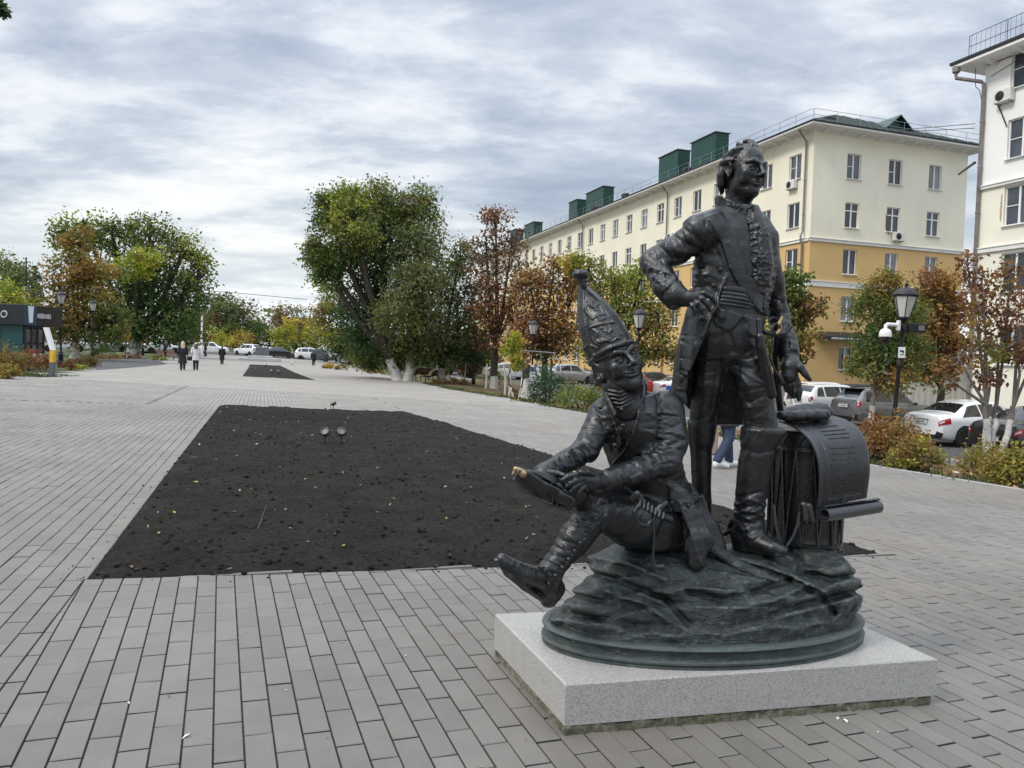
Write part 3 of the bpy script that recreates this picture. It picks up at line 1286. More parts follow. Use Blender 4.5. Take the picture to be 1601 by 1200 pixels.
for i in range(4):
    pa, pb = BED1[i], BED1[(i + 1) % 4]
    n_ = int(np.linalg.norm(pb - pa))
    eb = MB()
    for k in range(n_):
        q0, q1 = pa + (pb - pa) * k / n_, pa + (pb - pa) * (k + 1) / n_
        mid = (q0 + q1) / 2
        eb.box((mid[0], mid[1], float(plaza_z(*mid)) - .056), (.014, np.linalg.norm(q1 - q0) / 2 - .002, .056), math.atan2(-(q1 - q0)[0], (q1 - q0)[1]), 0, .004)
    tag(eb.build('edging', M_PAVER), kind='structure')
tag(CL.build('soil_clods', M_SOIL), kind='stuff')

# fallen leaves and scraps on the soil and the paving
LEAFC = [(.36, .26, .09), (.45, .38, .20), (.22, .12, .05), (.50, .47, .40), (.30, .33, .06), (.16, .09, .045)]
m = Mat('fallen_leaf')
m.set(Base_Color=m.n('ShaderNodeVertexColor', layer_name='Col').outputs[0], Roughness=.7)
M_LITTER = m.m


def litter(name, items):
    V, F, C = [], [], []
    for p, s, colr in items:
        a = r5.random() * 6.28
        ux = np.array([math.cos(a), math.sin(a), r5.normal(0, .25)])
        uy = np.array([-math.sin(a), math.cos(a), r5.normal(0, .25)])
        b = len(V)
        up = np.array([0, 0, 1.0])
        V += [p - ux * s, p - uy * s * .55 + up * s * .25, p + ux * s * 1.1 + up * s * .2, p + uy * s * .55 + up * s * .3, p + up * s * .04]
        F += [(b, b + 1, b + 4), (b + 1, b + 2, b + 4), (b + 2, b + 3, b + 4), (b + 3, b, b + 4)]
        f = r5.uniform(.7, 1.15)
        C += [tuple(x * f for x in colr) + (1,)] * 5
    me = bpy.data.meshes.new(name)
    me.from_pydata([tuple(v) for v in V], [], F)
    ca = me.color_attributes.new('Col', 'FLOAT_COLOR', 'POINT')
    ca.data.foreach_set('color', np.array(C, np.float32).ravel())
    me.materials.append(M_LITTER)
    return tag(link(name, me), kind='stuff')


items = []
for k in range(330):
    s, t = r5.random(), r5.random() ** 1.2
    p = (BED1[0] * (1 - s) + BED1[1] * s) * (1 - t) + (BED1[3] * (1 - s) + BED1[2] * s) * t
    items.append((np.array([p[0], p[1], soil_z(*p) + .012]), r5.uniform(.008, .026), LEAFC[r5.choice(6, p=[.2, .25, .15, .2, .06, .14])]))
for k in range(240):
    y = r5.uniform(2.0, 14)
    x = r5.uniform(-.6, .6) * y
    if in_quad(BED1, (x, y)) or in_quad(PLQ, (x, y)) or x > edge_x(y):
        continue
    items.append((np.array([x, y, float(plaza_z(x, y)) + .003]), r5.uniform(.003, .010), LEAFC[r5.choice([0, 2, 3, 3, 5])]))
for px, py, s in ((291, 1152, .016), (1322, 1128, .018), (1310, 1124, .014)):
    g = G(px, py)
    items.append((g + [0, 0, .003], s, (.75, .75, .73)))
litter('fallen_leaves', items)
items = []
for k in range(2600):
    y = r5.uniform(8, 44) if k < 2000 else r5.uniform(44, 70)
    s = abs(r5.normal(0, 2.6)) + .15
    x = edge_x(y) + s
    items.append((np.array([x, y, float(gz(x, y)) - .01]), r5.uniform(.03, .07), LEAFC[r5.choice(6, p=[.30, .1, .3, .02, .08, .2])]))
litter('fallen_leaves', items)
tw = MB()
b0, b1 = G(403, 838), G(411, 782)
tw.tube([b0 + [0, 0, .06], b0 + [.01, .06, .13], b0 + [.03, .10, .22]], [.0025, .002, .0015], 5)
tag(tw.build('twig', simple('dry_stalk', (.20, .16, .09), .9)), 'thin dry plant stalk standing in the black soil of the near bed', 'twig')

# grass along the edges
def grass(name, spots, colr):
    V, F, C = [], [], []
    for x, y, h, n, sp in spots:
        for k in range(n):
            gx, gy = x + r5.normal(0, sp), y + r5.normal(0, sp)
            z = float(gz(gx, gy)) - .04
            a = r5.random() * 6.28
            w = .012 + .0004 * y
            d = np.array([math.cos(a), math.sin(a), 0])
            tip = np.array([gx, gy, z]) + d * h * .4 * r5.random() + np.array([0, 0, h * r5.uniform(.6, 1.2)])
            sd = np.array([-d[1], d[0], 0]) * w
            b = len(V)
            V += [np.array([gx, gy, z]) - sd, np.array([gx, gy, z]) + sd, tip]
            F.append((b, b + 1, b + 2))
            f = r5.uniform(.6, 1.3)
            C += [tuple(c * f for c in colr) + (1,)] * 3
    me = bpy.data.meshes.new(name)
    me.from_pydata([tuple(v) for v in V], [], F)
    ca = me.color_attributes.new('Col', 'FLOAT_COLOR', 'POINT')
    ca.data.foreach_set('color', np.array(C, np.float32).ravel())
    me.materials.append(M_LITTER)
    return tag(link(name, me), kind='stuff')


spots = []
for k in range(420):
    y = r5.uniform(9, 46)
    s = .15 + abs(r5.normal(0, .8))
    spots.append((edge_x(y) + s, y, .11, 14, .14))
for k in range(160):
    y = r5.uniform(23.5, 30)
    spots.append((-17 - abs(r5.normal(0, 1.6)), y, .10, 14, .2))
grass('grass', spots, (.060, .092, .024))
# ------------------------------------------------------------------ buildings
M_CREAM = None


def stucco(name, colr, var=.06):
    m = Mat(name)
    p = m.pos()
    a, b, c = m.noise(p, .35, 5, .6), m.noise(p, 3.0, 6, .65), m.noise(p, 45, 3, .6)
    st = m.noise(m.n('ShaderNodeMapping', {'Vector': p, 'Scale': (2.2, 2.2, .25)}).outputs[0], 1.0, 6, .7)
    k = m.ramp(a, [(.3, tuple(x * (1 - var) for x in colr)), (.7, tuple(min(1, x * (1 + var)) for x in colr))])
    k = m.mix(m.ramp(st, [(.56, 0.0), (.78, .22)]), k, tuple(x * .62 for x in colr))
    k = m.mix(m.ramp(b, [(.66, 0.0), (.8, .25)]), k, tuple(x * .75 for x in colr))
    m.set(Base_Color=k, Roughness=.92)
    m.bump(c, .25, .01)
    return m.m


M_CREAM = stucco('cream_stucco', (.80, .755, .61))
M_YELLOW = stucco('ochre_stucco', (.64, .43, .185))
M_WHITEB = stucco('whitewashed_stucco', (.82, .815, .80), .04)
M_CREAM2 = stucco('pale_stucco', (.80, .765, .65))
M_TRIM = simple('white_trim', (.72, .71, .67), .8, 0, .06, 2)
M_PVC = simple('white_window_frame', (.80, .80, .80), .4, 0, .03, 3)
M_ROOF = simple('green_roof_metal', (.030, .052, .045), .6, .1, .2, 2.5)
M_GREEN = simple('green_cladding', (.010, .060, .048), .45, .2, .15, 1.5)
M_GREYMET = simple('grey_metal', (.25, .26, .27), .5, .5, .15, 3)
M_DARKMET = simple('dark_metal', (.035, .037, .042), .5, .5, .15, 3)
M_PIPE = simple('pipe_metal', (.22, .20, .19), .6, .4, .2, 3)
M_BASEGREY = simple('grey_base_render', (.17, .17, .18), .9, 0, .1, 2)


def glass(name, colr, rough=.06):
    m = Mat(name)
    nz = m.noise(m.pos(), .8, 3, .5)
    m.set(Base_Color=m.ramp(nz, [(.35, tuple(x * .6 for x in colr)), (.65, tuple(x * 1.4 for x in colr))]), Roughness=rough)
    m.b.inputs['Specular IOR Level'].default_value = .8
    return m.m


GLASSES = [glass('window_glass_dark', (.020, .024, .030)), glass('window_glass_curtain', (.16, .17, .18), .12), glass('window_glass_mid', (.055, .065, .080))]


def win_mesh(w, h, kind):
    """white frame standing in a recess, with mullions and sill; window origin at the middle of the opening, facing -y"""
    f = MB()
    t, d = .055, .035
    for sx in (-1, 1):
        f.box((sx * (w / 2 - t / 2), 0, 0), (t / 2, d, h / 2), 0, 0, .008)
    for sz in (-1, 1):
        f.box((0, 0, sz * (h / 2 - t / 2)), (w / 2 - t - .001, d - .002, t / 2), 0, 0, .008)
    f.box((0, -.004, 0), (.045, d, h / 2 - t - .001), 0, 0, .008)
    if kind == 'transom':
        f.box((-w / 4 + .0, -.002, h * .18), (w / 4 - .052, d, .035), 0, 0, .006)
        f.box((w / 4 + .0, -.002, h * .18), (w / 4 - .052, d, .035), 0, 0, .006)
    if kind == 'vent':
        f.box((-w / 4, -.002, 0), (w / 4 - .052, d - .004, .02), 0, 0, .005)
    f.box((0, -.13, -h / 2 - .025), (w / 2 + .06, .13, .02), 0, 0, .006)
    me = f.mesh('window', False, [M_PVC])
    g = MB()
    for sx in (-1, 1):
        g.add([(sx * w * .25 - w * .22, .02, -h / 2 + t * .5), (sx * w * .25 + w * .22, .02, -h / 2 + t * .5), (sx * w * .25 + w * .22, .02, h / 2 - t * .5), (sx * w * .25 - w * .22, .02, h / 2 - t * .5)], [(0, 1, 2, 3)])
        g.add([(sx * w * .25 - w * .22, .035, -h / 2 + t * .5), (sx * w * .25 + w * .22, .035, -h / 2 + t * .5), (sx * w * .25 + w * .22, .035, h / 2 - t * .5), (sx * w * .25 - w * .22, .035, h / 2 - t * .5)], [(3, 2, 1, 0)])
    return me, g


WM = {}


def win_kit(w, h, kind, gi):
    k = (round(w, 2), round(h, 2), kind, gi)
    if k not in WM:
        me, g = win_mesh(w, h, kind)
        WM[k] = (me, g.mesh('pane', False, [GLASSES[gi]]))
    return WM[k]


def wall_with_openings(name, parent, u0, u1, z0, z1, opens, mat, place, depth=.20):
    """flat wall with real recesses; place(u, w, z) -> local xyz, w is depth into the wall"""
    us = sorted({u0, u1, *[a for o in opens for a in (o[0] - o[2] / 2, o[0] + o[2] / 2) if u0 < a < u1]})
    zs = sorted({z0, z1, *[a for o in opens for a in (o[1] - o[3] / 2, o[1] + o[3] / 2) if z0 < a < z1]})
    mb = MB()
    for i in range(len(us) - 1):
        for j in range(len(zs) - 1):
            uc, zc_ = (us[i] + us[i + 1]) / 2, (zs[j] + zs[j + 1]) / 2
            if any(abs(uc - o[0]) < o[2] / 2 and abs(zc_ - o[1]) < o[3] / 2 for o in opens):
                continue
            mb.add([place(us[i], 0, zs[j]), place(us[i + 1], 0, zs[j]), place(us[i + 1], 0, zs[j + 1]), place(us[i], 0, zs[j + 1])], [(0, 1, 2, 3)])
    for o in opens:
        if not (z0 < o[1] < z1):
            continue
        a, b, c, d = o[0] - o[2] / 2, o[0] + o[2] / 2, o[1] - o[3] / 2, o[1] + o[3] / 2
        for (p, q) in (((a, c), (b, c)), ((b, c), (b, d)), ((b, d), (a, d)), ((a, d), (a, c))):
            mb.add([place(p[0], 0, p[1]), place(q[0], 0, q[1]), place(q[0], depth, q[1]), place(p[0], depth, p[1])], [(0, 1, 2, 3)])
    return mb.build(name, mat, parent)


def put_window(parent, me, pane_me, place, u, z, rz):
    w = bpy.data.objects.new('window', me)
    col.objects.link(w)
    w.parent = parent
    w.location = place(u, .13, z)
    w.rotation_euler = (0, 0, rz)
    pn = bpy.data.objects.new('pane', pane_me)
    col.objects.link(pn)
    pn.parent = w
    return w


BASE_Z = -1.10
RZ = math.atan2(.317, .949)
YB = empty('apartment_building', (18.7, 49.0, BASE_Z), 'long five storey apartment building, cream above and ochre yellow below, green roof boxes', 'building', rz=RZ)
rw = np.random.default_rng(31)
GW, FL = 12.8, 78.0                 # gable width, facade length
Z = lambda w: w - BASE_Z
ROWS = [Z(1.98), Z(5.2), Z(8.25), Z(11.26), Z(14.4)]
HW = 1.62
ZB, ZMID, ZT = 1.42, Z(9.47), Z(16.35)
pg = lambda u, w, z: (u, w, z)                      # gable wall, facing -y
pf = lambda u, w, z: (w, u, z)                      # street wall, facing -x
og = [(u, z, 1.12, HW if i else 1.5) for u in (3.2, 6.6, 10.0) for i, z in enumerate(ROWS)]
fu = [1.75 + 2.95 * k for k in range(26)]
of = [(u, z, 1.20, HW if i else 1.5) for u in fu for i, z in enumerate(ROWS)]
for nm, z0, z1, mt in (('lower_wall', ZB, ZMID - .09, M_YELLOW), ('upper_wall', ZMID + .09, ZT, M_CREAM)):
    wall_with_openings(nm, YB, 0, GW, z0, z1, og, mt, pg)
    wall_with_openings(nm, YB, 0, FL, z0, z1, of, mt, pf)
bb_ = MB()
bb_.box((GW / 2, FL / 2, ZT / 2), (GW / 2 - .26, FL / 2 - .26, ZT / 2 - .05))
bb_.build('inner_core', simple('dark_interior', (.03, .03, .03), .9), YB)
bw = MB()
bw.add([pg(GW, 0, ZB), pg(GW, FL, ZB), pg(GW, FL, ZT), pg(GW, 0, ZT)], [(0, 1, 2, 3)])
bw.add([pg(0, FL, ZB), pg(GW, FL, ZB), pg(GW, FL, ZT), pg(0, FL, ZT)], [(3, 2, 1, 0)])
bw.build('rear_wall', M_CREAM, YB)
pl = MB()
pl.box((GW / 2, FL / 2, ZB / 2 - .3), (GW / 2 + .05, FL / 2 + .05, ZB / 2 + .3), 0, 0, .03)
pl.build('base_course', M_BASEGREY, YB)


def belt(z, hh, out, name='belt_course'):
    b = MB()
    b.box((GW / 2, -out / 2 + .0, z), (GW / 2 + out, out / 2 + .001, hh), 0, 0, .02)
    b.box((-out / 2, FL / 2 + out / 2, z), (out / 2 + .001, FL / 2 - out / 2 + .0, hh), 0, 0, .02)
    b.box((GW / 2, -out * .75, z + hh + .03), (GW / 2 + out * 1.5, out * .75, .03), 0, 0, .01)
    b.box((-out * .75, FL / 2 + out, z + hh + .03), (out * .75, FL / 2 - out * .8, .03), 0, 0, .01)
    return b.build(name, M_TRIM, YB)


belt(ZMID, .09, .10)
belt(Z(6.68), .16, .08)
for u, z, w, h in og:
    k = 'transom' if abs(z - ROWS[3]) < .1 else ('vent' if rw.random() < .3 else 'plain')
    me, pm_ = win_kit(w, h, k, int(rw.choice([0, 1, 2], p=[.35, .25, .4])))
    put_window(YB, me, pm_, pg, u, z, 0)
for u, z, w, h in of:
    k = rw.choice(['plain', 'vent', 'transom'], p=[.5, .25, .25])
    me, pm_ = win_kit(w, h, k, int(rw.choice([0, 1, 2], p=[.5, .2, .3])))
    put_window(YB, me, pm_, pf, u, z, -math.pi / 2)
# eaves: soffit, gutter board and brackets
OV = .95
ev = MB()
ev.box((GW / 2, FL / 2, ZT + .16), (GW / 2 + OV, FL / 2 + OV, .07), 0, 0, .02)
ev.box((GW / 2, FL / 2, ZT + .05), (GW / 2 + .18, FL / 2 + .18, .06), 0, 0, .02)
ev.build('eaves', M_TRIM, YB)
gt = MB()
gt.box((GW / 2, FL / 2, ZT + .275), (GW / 2 + OV + .06, FL / 2 + OV + .06, .045), 0, 0, .01)
gt.build('gutter', M_DARKMET, YB)
bk = MB()
bk.prism([(0, .0), (0, -.18), (.25, -.20), (.82, -.05), (.82, .0)], .07, 1)
bme = bk.mesh('bracket', False, [M_TRIM])
for k in range(9):
    o = link('bracket', bme, None, YB, (.65 + k * 1.43, -.0, ZT + .09))
    o.rotation_euler = (0, 0, -math.pi / 2)
for k in range(54):
    o = link('bracket', bme, None, YB, (-.0, .65 + k * 1.43, ZT + .09))
    o.rotation_euler = (0, 0, math.pi)
# hipped roof with standing seams
rf = MB()
e, zr0, zr1 = OV + .02, ZT + .32, ZT + 3.4
x0, x1, y0, y1 = -e, GW + e, -e, FL + e
rx = GW / 2
rf.v = [(x0, y0, zr0), (x1, y0, zr0), (x1, y1, zr0), (x0, y1, zr0), (rx, y0 + 6.6, zr1), (rx, y1 - 6.6, zr1)]
rf.f = [(0, 1, 4), (1, 2, 5, 4), (2, 3, 5), (3, 0, 4, 5), (3, 2, 1, 0)]
rf.m = [0] * 5
for k in range(22):
    t = (k + .5) / 22
    xe = x0 + (x1 - x0) * t
    top = 1 - abs(2 * t - 1)
    rf.tube([(xe, y0, zr0 + .02), (xe + (rx - xe) * top if False else xe, y0 + 6.6 * top, zr0 + (zr1 - zr0) * top + .02)], .022, 4)
roof = rf.build('roof', M_ROOF, YB)


def roof_box(x, y, hx, hy, h0, h1):
    b = MB()
    b.box((x, y, (h0 + h1) / 2), (hx, hy, (h1 - h0) / 2), 0, 0, .02)
    for k in range(int((h1 - h0) / .28)):
        b.box((x, y, h0 + .14 + k * .28), (hx + .012, hy + .012, .012))
    b.box((x, y, h1 + .05), (hx + .12, hy + .12, .04), 0, 1, .02)
    b.build('roof_box', [M_GREEN, M_GREYMET], YB)


# shafts clad in green metal along the street side, placed by where they rise above the eaves in the photograph
def facade_L(px):
    t = (px - 800) / FOC
    return (18.7 - 49 * t) / (.317 + .949 * t)


for pxa, pxb, pyt in ((a - 13, b - 13, c) for a, b, c in ((1079, 1137, 218), (1030, 1078, 243), (919, 962, 299), (893, 921, 316), (825, 853, 351), (803, 824, 361))):
    xc, hx = 1.75, .62
    sol = lambda x, px: (18.7 + .949 * x - (px - 800) / FOC * (49 + .317 * x)) / (.317 + .949 * (px - 800) / FOC)
    ya, yb = sol(xc + hx, pxb), sol(xc - hx, pxa)
    ym = (ya + yb) / 2
    d = 49 + .949 * ym
    ztop = (571 - .03 * (1262 - (pxa + pxb) / 2) - pyt) * d / FOC + 1.45 - BASE_Z
    roof_box(xc, ym, hx, max(.5, (yb - ya) / 2), ZT + .3, ztop)
# pediment dormer over the gable end and small vents
dm = MB()
dx, dy = 7.6, .9
dm.prism([(-.8, 0), (.8, 0), (.8, 1.0), (0, 1.75), (-.8, 1.0)], 1.3, 1, (dx, dy + 1.5, ZT + .35))
dm.build('dormer', M_GREEN, YB)
dm = MB()
for s in (-1, 1):
    dm.add([(dx, dy - .15, ZT + 2.18), (dx + s * 1.15, dy - .15, ZT + 1.22), (dx + s * 1.15, dy + 3.8, ZT + 1.22), (dx, dy + 3.8, ZT + 2.18), (dx, dy - .15, ZT + 2.10), (dx + s * 1.15, dy - .15, ZT + 1.14), (dx + s * 1.15, dy + 3.8, ZT + 1.14), (dx, dy + 3.8, ZT + 2.10)], [(0, 1, 2, 3), (7, 6, 5, 4), (0, 4, 5, 1), (3, 2, 6, 7), (1, 5, 6, 2)])
dm.build('dormer_roof', M_GREEN, YB)
for x, y in ((1.6, .6), (-.3, 6.5), (-.2, 15), (-.2, 26), (-.2, 33)):
    v = MB()
    v.box((x, y, ZT + .85 if x > 1 else ZT + .6), (.28, .28, .35), 0, 0, .02)
    v.build('roof_vent', M_DARKMET, YB)


def railing(parent, p0, p1, name='roof_railing', h=.75, post=1.6, bars=0):
    p0, p1 = np.array(p0), np.array(p1)
    n = max(2, int(np.linalg.norm(p1 - p0) / post))
    b = MB()
    for z in (h, h * .5):
        b.tube([p0 + [0, 0, z], p1 + [0, 0, z]], .016, 4)
    for k in range(n + 1):
        q = p0 + (p1 - p0) * k / n
        b.tube([q, q + [0, 0, h]], .018, 4)
    if bars:
        nb_ = int(np.linalg.norm(p1 - p0) / bars)
        for k in range(nb_):
            q = p0 + (p1 - p0) * (k + .5) / nb_
            b.tube([q + [0, 0, .06], q + [0, 0, h]], .008, 4)
    return b.build(name, M_GREYMET if not bars else M_DARKMET, parent)


railing(YB, (-.75, -.7, ZT + .32), (-.75, FL, ZT + .32))
railing(YB, (-.7, -.75, ZT + .32), (GW + .7, -.75, ZT + .32))
def downpipe(parent, x, y, zt, zb, nx, ny, mat=None, step=None):
    b = MB()
    pts = [(x + nx * .8, y + ny * .8, zt + .2), (x + nx * .75, y + ny * .75, zt - .05), (x + nx * .16, y + ny * .16, zt - .7)]
    if step:
        pts += [(x + nx * .16, y + ny * .16, step + .25), (x + nx * .30, y + ny * .30, step), (x + nx * .30, y + ny * .30, step - .3), (x + nx * .16, y + ny * .16, step - .6)]
    pts += [(x + nx * .16, y + ny * .16, zb)]
    b.tube(pts, .065, 7)
    for z in np.arange(zb + 1, zt - 1, 2.2):
        b.lathe([(.075, -.04), (.085, 0), (.075, .04)], 8, (x + nx * .16, y + ny * .16, z))
    return b.build('downpipe', mat or M_PIPE, parent, smooth=True)


downpipe(YB, .0, .55, ZT + .1, .2, -1, 0, None, ZMID + .3)
for u in (18.0, 36.0, 54.0, 72.0):
    downpipe(YB, .0, u, ZT + .1, .2, -1, 0)

# air conditioners hang on the walls: things of their own
M_AC = simple('ac_plastic', (.66, .65, .62), .5, 0, .06, 5)


def loc_to_world(parent_loc, rz, p):
    c, s = math.cos(rz), math.sin(rz)
    return (parent_loc[0] + p[0] * c - p[1] * s, parent_loc[1] + p[0] * s + p[1] * c, parent_loc[2] + p[2])


def ac_unit(label, loc, rz):
    t = empty('air_conditioner', loc, label, 'air conditioner', 'air conditioners on the house walls', rz)
    b = MB()
    b.box((0, -.19, 0), (.42, .15, .29), 0, 0, .03)
    b.build('casing', M_AC, t)
    f = MB()
    f.lathe([(.21, -.004), (.22, .008), (.20, .014), (.03, .014), (.02, .02)], 20)
    for k in range(3):
        r = .06 + .05 * k
        f.tube([(r * math.cos(a), r * math.sin(a), .018) for a in np.linspace(0, 2 * math.pi, 17)], .004, 4)
    o = f.build('fan_grille', M_DARKMET, t, (-.10, -.342, 0), True)
    o.rotation_euler = (math.pi / 2, 0, 0)
    r = MB()
    for s in (-1, 1):
        r.box((s * .3, -.17, -.315), (.02, .17, .015))
        r.box((s * .3, -.012, -.22), (.02, .012, .12))
    r.build('bracket', M_GREYMET, t)
    return t


YL = YB.location
ac_unit('beige air conditioner under the middle window of the cream gable', loc_to_world(YL, RZ, (6.9, 0, ROWS[3] - 1.12)), RZ)
ac_unit('beige air conditioner under the top window nearest the building corner', loc_to_world(YL, RZ, (0, 1.8, ROWS[4] - 1.14)), RZ - math.pi / 2)
ac_unit('small air conditioner on the cream street wall beside the far downpipe', loc_to_world(YL, RZ, (0, 17.2, ROWS[3] + .75)), RZ - math.pi / 2)
cb = MB()
cb.tube([(6.1, -.02, ROWS[3] + .55), (6.0, -.02, ROWS[3] + .2), (6.0, -.02, ROWS[3] - .6), (6.3, -.02, ROWS[3] - 1.0)], .02, 5)
cb.build('cable', M_DARKMET, YB)

# shop awning and poster window at street level
aw = empty('awning', loc_to_world(YL, RZ, (2.6, 0, Z(3.35))), 'dark shop awning with pale lettering on the ochre wall', 'awning', None, RZ)
b = MB()
b.prism([(0, .32), (-.02, -.16), (-1.0, -.24), (-1.0, -.02)], 1.9, 0, (0, 0, 0))
b.build('canopy', M_DARKMET, aw)
b = MB()
ra_ = np.random.default_rng(3)
x = -1.4
while x < 1.2:
    w = ra_.uniform(.08, .16)
    b.box((x, -1.008, -.13), (w / 2, .006, .055))
    x += w + .05
b.build('sign_lettering', simple('sign_white', (.62, .62, .64), .5), aw)['kind'] = 'stuff'
po_ = empty('poster', loc_to_world(YL, RZ, (3.32, .10, ROWS[0] - .15)), 'small bright poster stuck inside the ground floor window', 'poster', None, RZ)
b = MB()
b.box((0, 0, 0), (.24, .006, .42), 0, 0)
b.box((0, -.008, .10), (.16, .003, .12), 0, 1)
b.box((.02, -.008, -.06), (.15, .003, .05), 0, 2)
b.box((0, -.008, -.26), (.17, .003, .06), 0, 3)
b.build('sheet', [simple('poster_paper', (.5, .45, .3), .6), simple('poster_orange', (.62, .26, .04), .6), simple('poster_green', (.12, .35, .08), .6), simple('poster_red', (.5, .08, .06), .6)], po_)

# --- house on the right, its corner pipe and eaves
RB = empty('apartment_building', (21.55, 36.0, BASE_Z), 'white and pale cream apartment building cut off by the picture edge on the right', 'building', rz=RZ)
RT = Z(15.55)
rz_rows = [Z(2.0), Z(5.3), Z(8.55), Z(11.75), Z(14.75)]
rz_rows = [Z((579 - y) * 36 / FOC + 1.45) for y in (540, 432, 333, 234, 131)]
pr = lambda u, w, z: (w, -u, z)
RL, RW = 15.0, 12.0
orr = [(u, z, 1.35, 1.75) for u in (1.95, 5.0, 8.1, 11.2) for z in rz_rows]
for nm, z0, z1, mt in (('lower_wall', 0.9, Z(9.82), M_CREAM2), ('upper_wall', Z(9.95), RT, M_WHITEB)):
    wall_with_openings(nm, RB, 0, RL, z0, z1, orr, mt, pr, .24)
ob_ = MB()
ob_.add([(0, 0, .9), (RW, 0, .9), (RW, 0, RT), (0, 0, RT)], [(0, 1, 2, 3)])
ob_.add([(RW, 0, .9), (RW, -RL, .9), (RW, -RL, RT), (RW, 0, RT)], [(0, 1, 2, 3)])
ob_.add([(0, -RL, .9), (RW, -RL, .9), (RW, -RL, RT), (0, -RL, RT)], [(0, 1, 2, 3)])
ob_.build('rear_wall', M_WHITEB, RB)
b = MB()
b.box((RW / 2, -RL / 2, RT / 2), (RW / 2 - .3, RL / 2 - .3, RT / 2 - .05))
b.build('inner_core', bpy.data.materials['dark_interior'], RB)
b = MB()
b.box((RW / 2, -RL / 2, .3), (RW / 2 + .04, RL / 2 + .04, .6), 0, 0, .03)
b.build('base_course', M_BASEGREY, RB)
for z, hh in ((Z(9.885), .065), (Z(6.98), .10)):
    b = MB()
    b.box((-.06, -RL / 2, z), (.06, RL / 2 + .1, hh), 0, 0, .02)
    b.box((-.08, -RL / 2, z + hh + .03), (.08, RL / 2 + .12, .03), 0, 0, .01)
    b.build('belt_course', M_TRIM, RB)
for u, z, w, h in orr:
    me, pm_ = win_kit(w, h, 'vent', int(rw.choice([0, 2])))
    put_window(RB, me, pm_, pr, u, z, -math.pi / 2)
b = MB()
b.box((RW / 2, -RL / 2, RT + .14), (RW / 2 + 1.0, RL / 2 + 1.0, .08), 0, 0, .02)
b.build('eaves', M_WHITEB, RB)
b = MB()
b.box((RW / 2, -RL / 2, RT + .29), (RW / 2 + 1.06, RL / 2 + 1.06, .07), 0, 0, .01)
b.build('gutter', M_DARKMET, RB)
for k in range(10):
    o = link('bracket', bme, None, RB, (0, -.55 - k * 1.5, RT + .06))
    o.rotation_euler = (0, 0, math.pi)
b = MB()
b.add([(-1, 1, RT + .36), (RW + 1, 1, RT + .36), (RW + 1, -RL - 1, RT + .36), (-1, -RL - 1, RT + .36), (RW / 2, -5, RT + 2.2), (RW / 2, -RL + 5, RT + 2.2)], [(0, 1, 4), (1, 2, 5, 4), (2, 3, 5), (3, 0, 4, 5), (3, 2, 1, 0)])
b.build('roof', M_ROOF, RB)
railing(RB, (-.8, .25, RT + .36), (-.8, -RL, RT + .36), h=1.0, post=1.9, bars=.24)
b = MB()
b.lathe([(.10, -.15), (.17, -.10), (.17, .15), (.12, .17)], 10, (-.95, .75, RT - .05))
b.tube([(-.95, .75, RT - .2), (-.95, .75, RT - .42), (-.22, .02, RT - .72), (-.14, -.06, RT - .85), (-.14, -.06, .3)], .085, 8)
for z in np.arange(1.5, RT - 1.5, 2.1):
    b.lathe([(.095, -.05), (.11, 0), (.095, .05)], 8, (-.14, -.06, z))
b.build('downpipe', M_PIPE, RB, smooth=True)
b = MB()
b.tube([(-.3, .3, RT), (-.35, .2, RT - .9), (-.2, .1, RT - 1.1), (-.1, .05, RT - 1.6), (-.05, .02, RT - 3.0)], .016, 5)
b.tube([(-.03, -.3, RT - .55), (-.03, -1.4, RT - .3), (-.03, -3.0, RT + .0)], .014, 5)
b.tube([(-.05, -.55, RT - 1.6), (-.05, -.9, RT - 2.3), (-.05, -1.25, RT - 3.1)], .03, 5)
b.build('cable', M_DARKMET, RB)
M_PATCH = simple('bare_brick', (.42, .24, .17), .95, 0, .25, 9)
M_PATCH2 = simple('bare_render', (.45, .36, .28), .95, 0, .2, 9)
for (u, z, w, h, mt) in ((2.5, RT - .35, .42, .16, M_PATCH), (1.14, rz_rows[2] - .25, .06, .5, M_PATCH2), (1.15, rz_rows[2] + .3, .05, .4, M_PATCH2)):
    k = 11
    pts = [(-.004, -(u + w * math.cos(2 * math.pi * i / k) * ra_.uniform(.7, 1.1)), z + h * math.sin(2 * math.pi * i / k) * ra_.uniform(.7, 1.1)) for i in range(k)]
    b = MB()
    b.add(pts + [(.05, p[1], p[2]) for p in pts], [tuple(range(k))] + [(i, (i + 1) % k, k + (i + 1) % k, k + i) for i in range(k)])
    b.build('bare_patch', mt, RB)
ac_unit('pale air conditioner beside the top window of the white building', loc_to_world(RB.location, RZ, (0, -1.15, rz_rows[4] - 1.12)), RZ - math.pi / 2)
# low annex wall in ribbed cream sheet beyond the parked cars
an = empty('low_annex', (20.6, 41.5, BASE_Z), 'low pale yellow ribbed annex wall behind the parked white car', 'annex', None, RZ)
b = MB()
for k in range(34):
    b.box((k * .22, 0, 1.35), (.105, .04 if k % 2 else .07, 1.35))
b.box((3.7, .35, 1.3), (3.8, .28, 1.3))
b.box((3.7, .2, 2.74), (3.95, .5, .04), 0, 0, .01)
b.build('ribbed_wall', M_CREAM2, an)

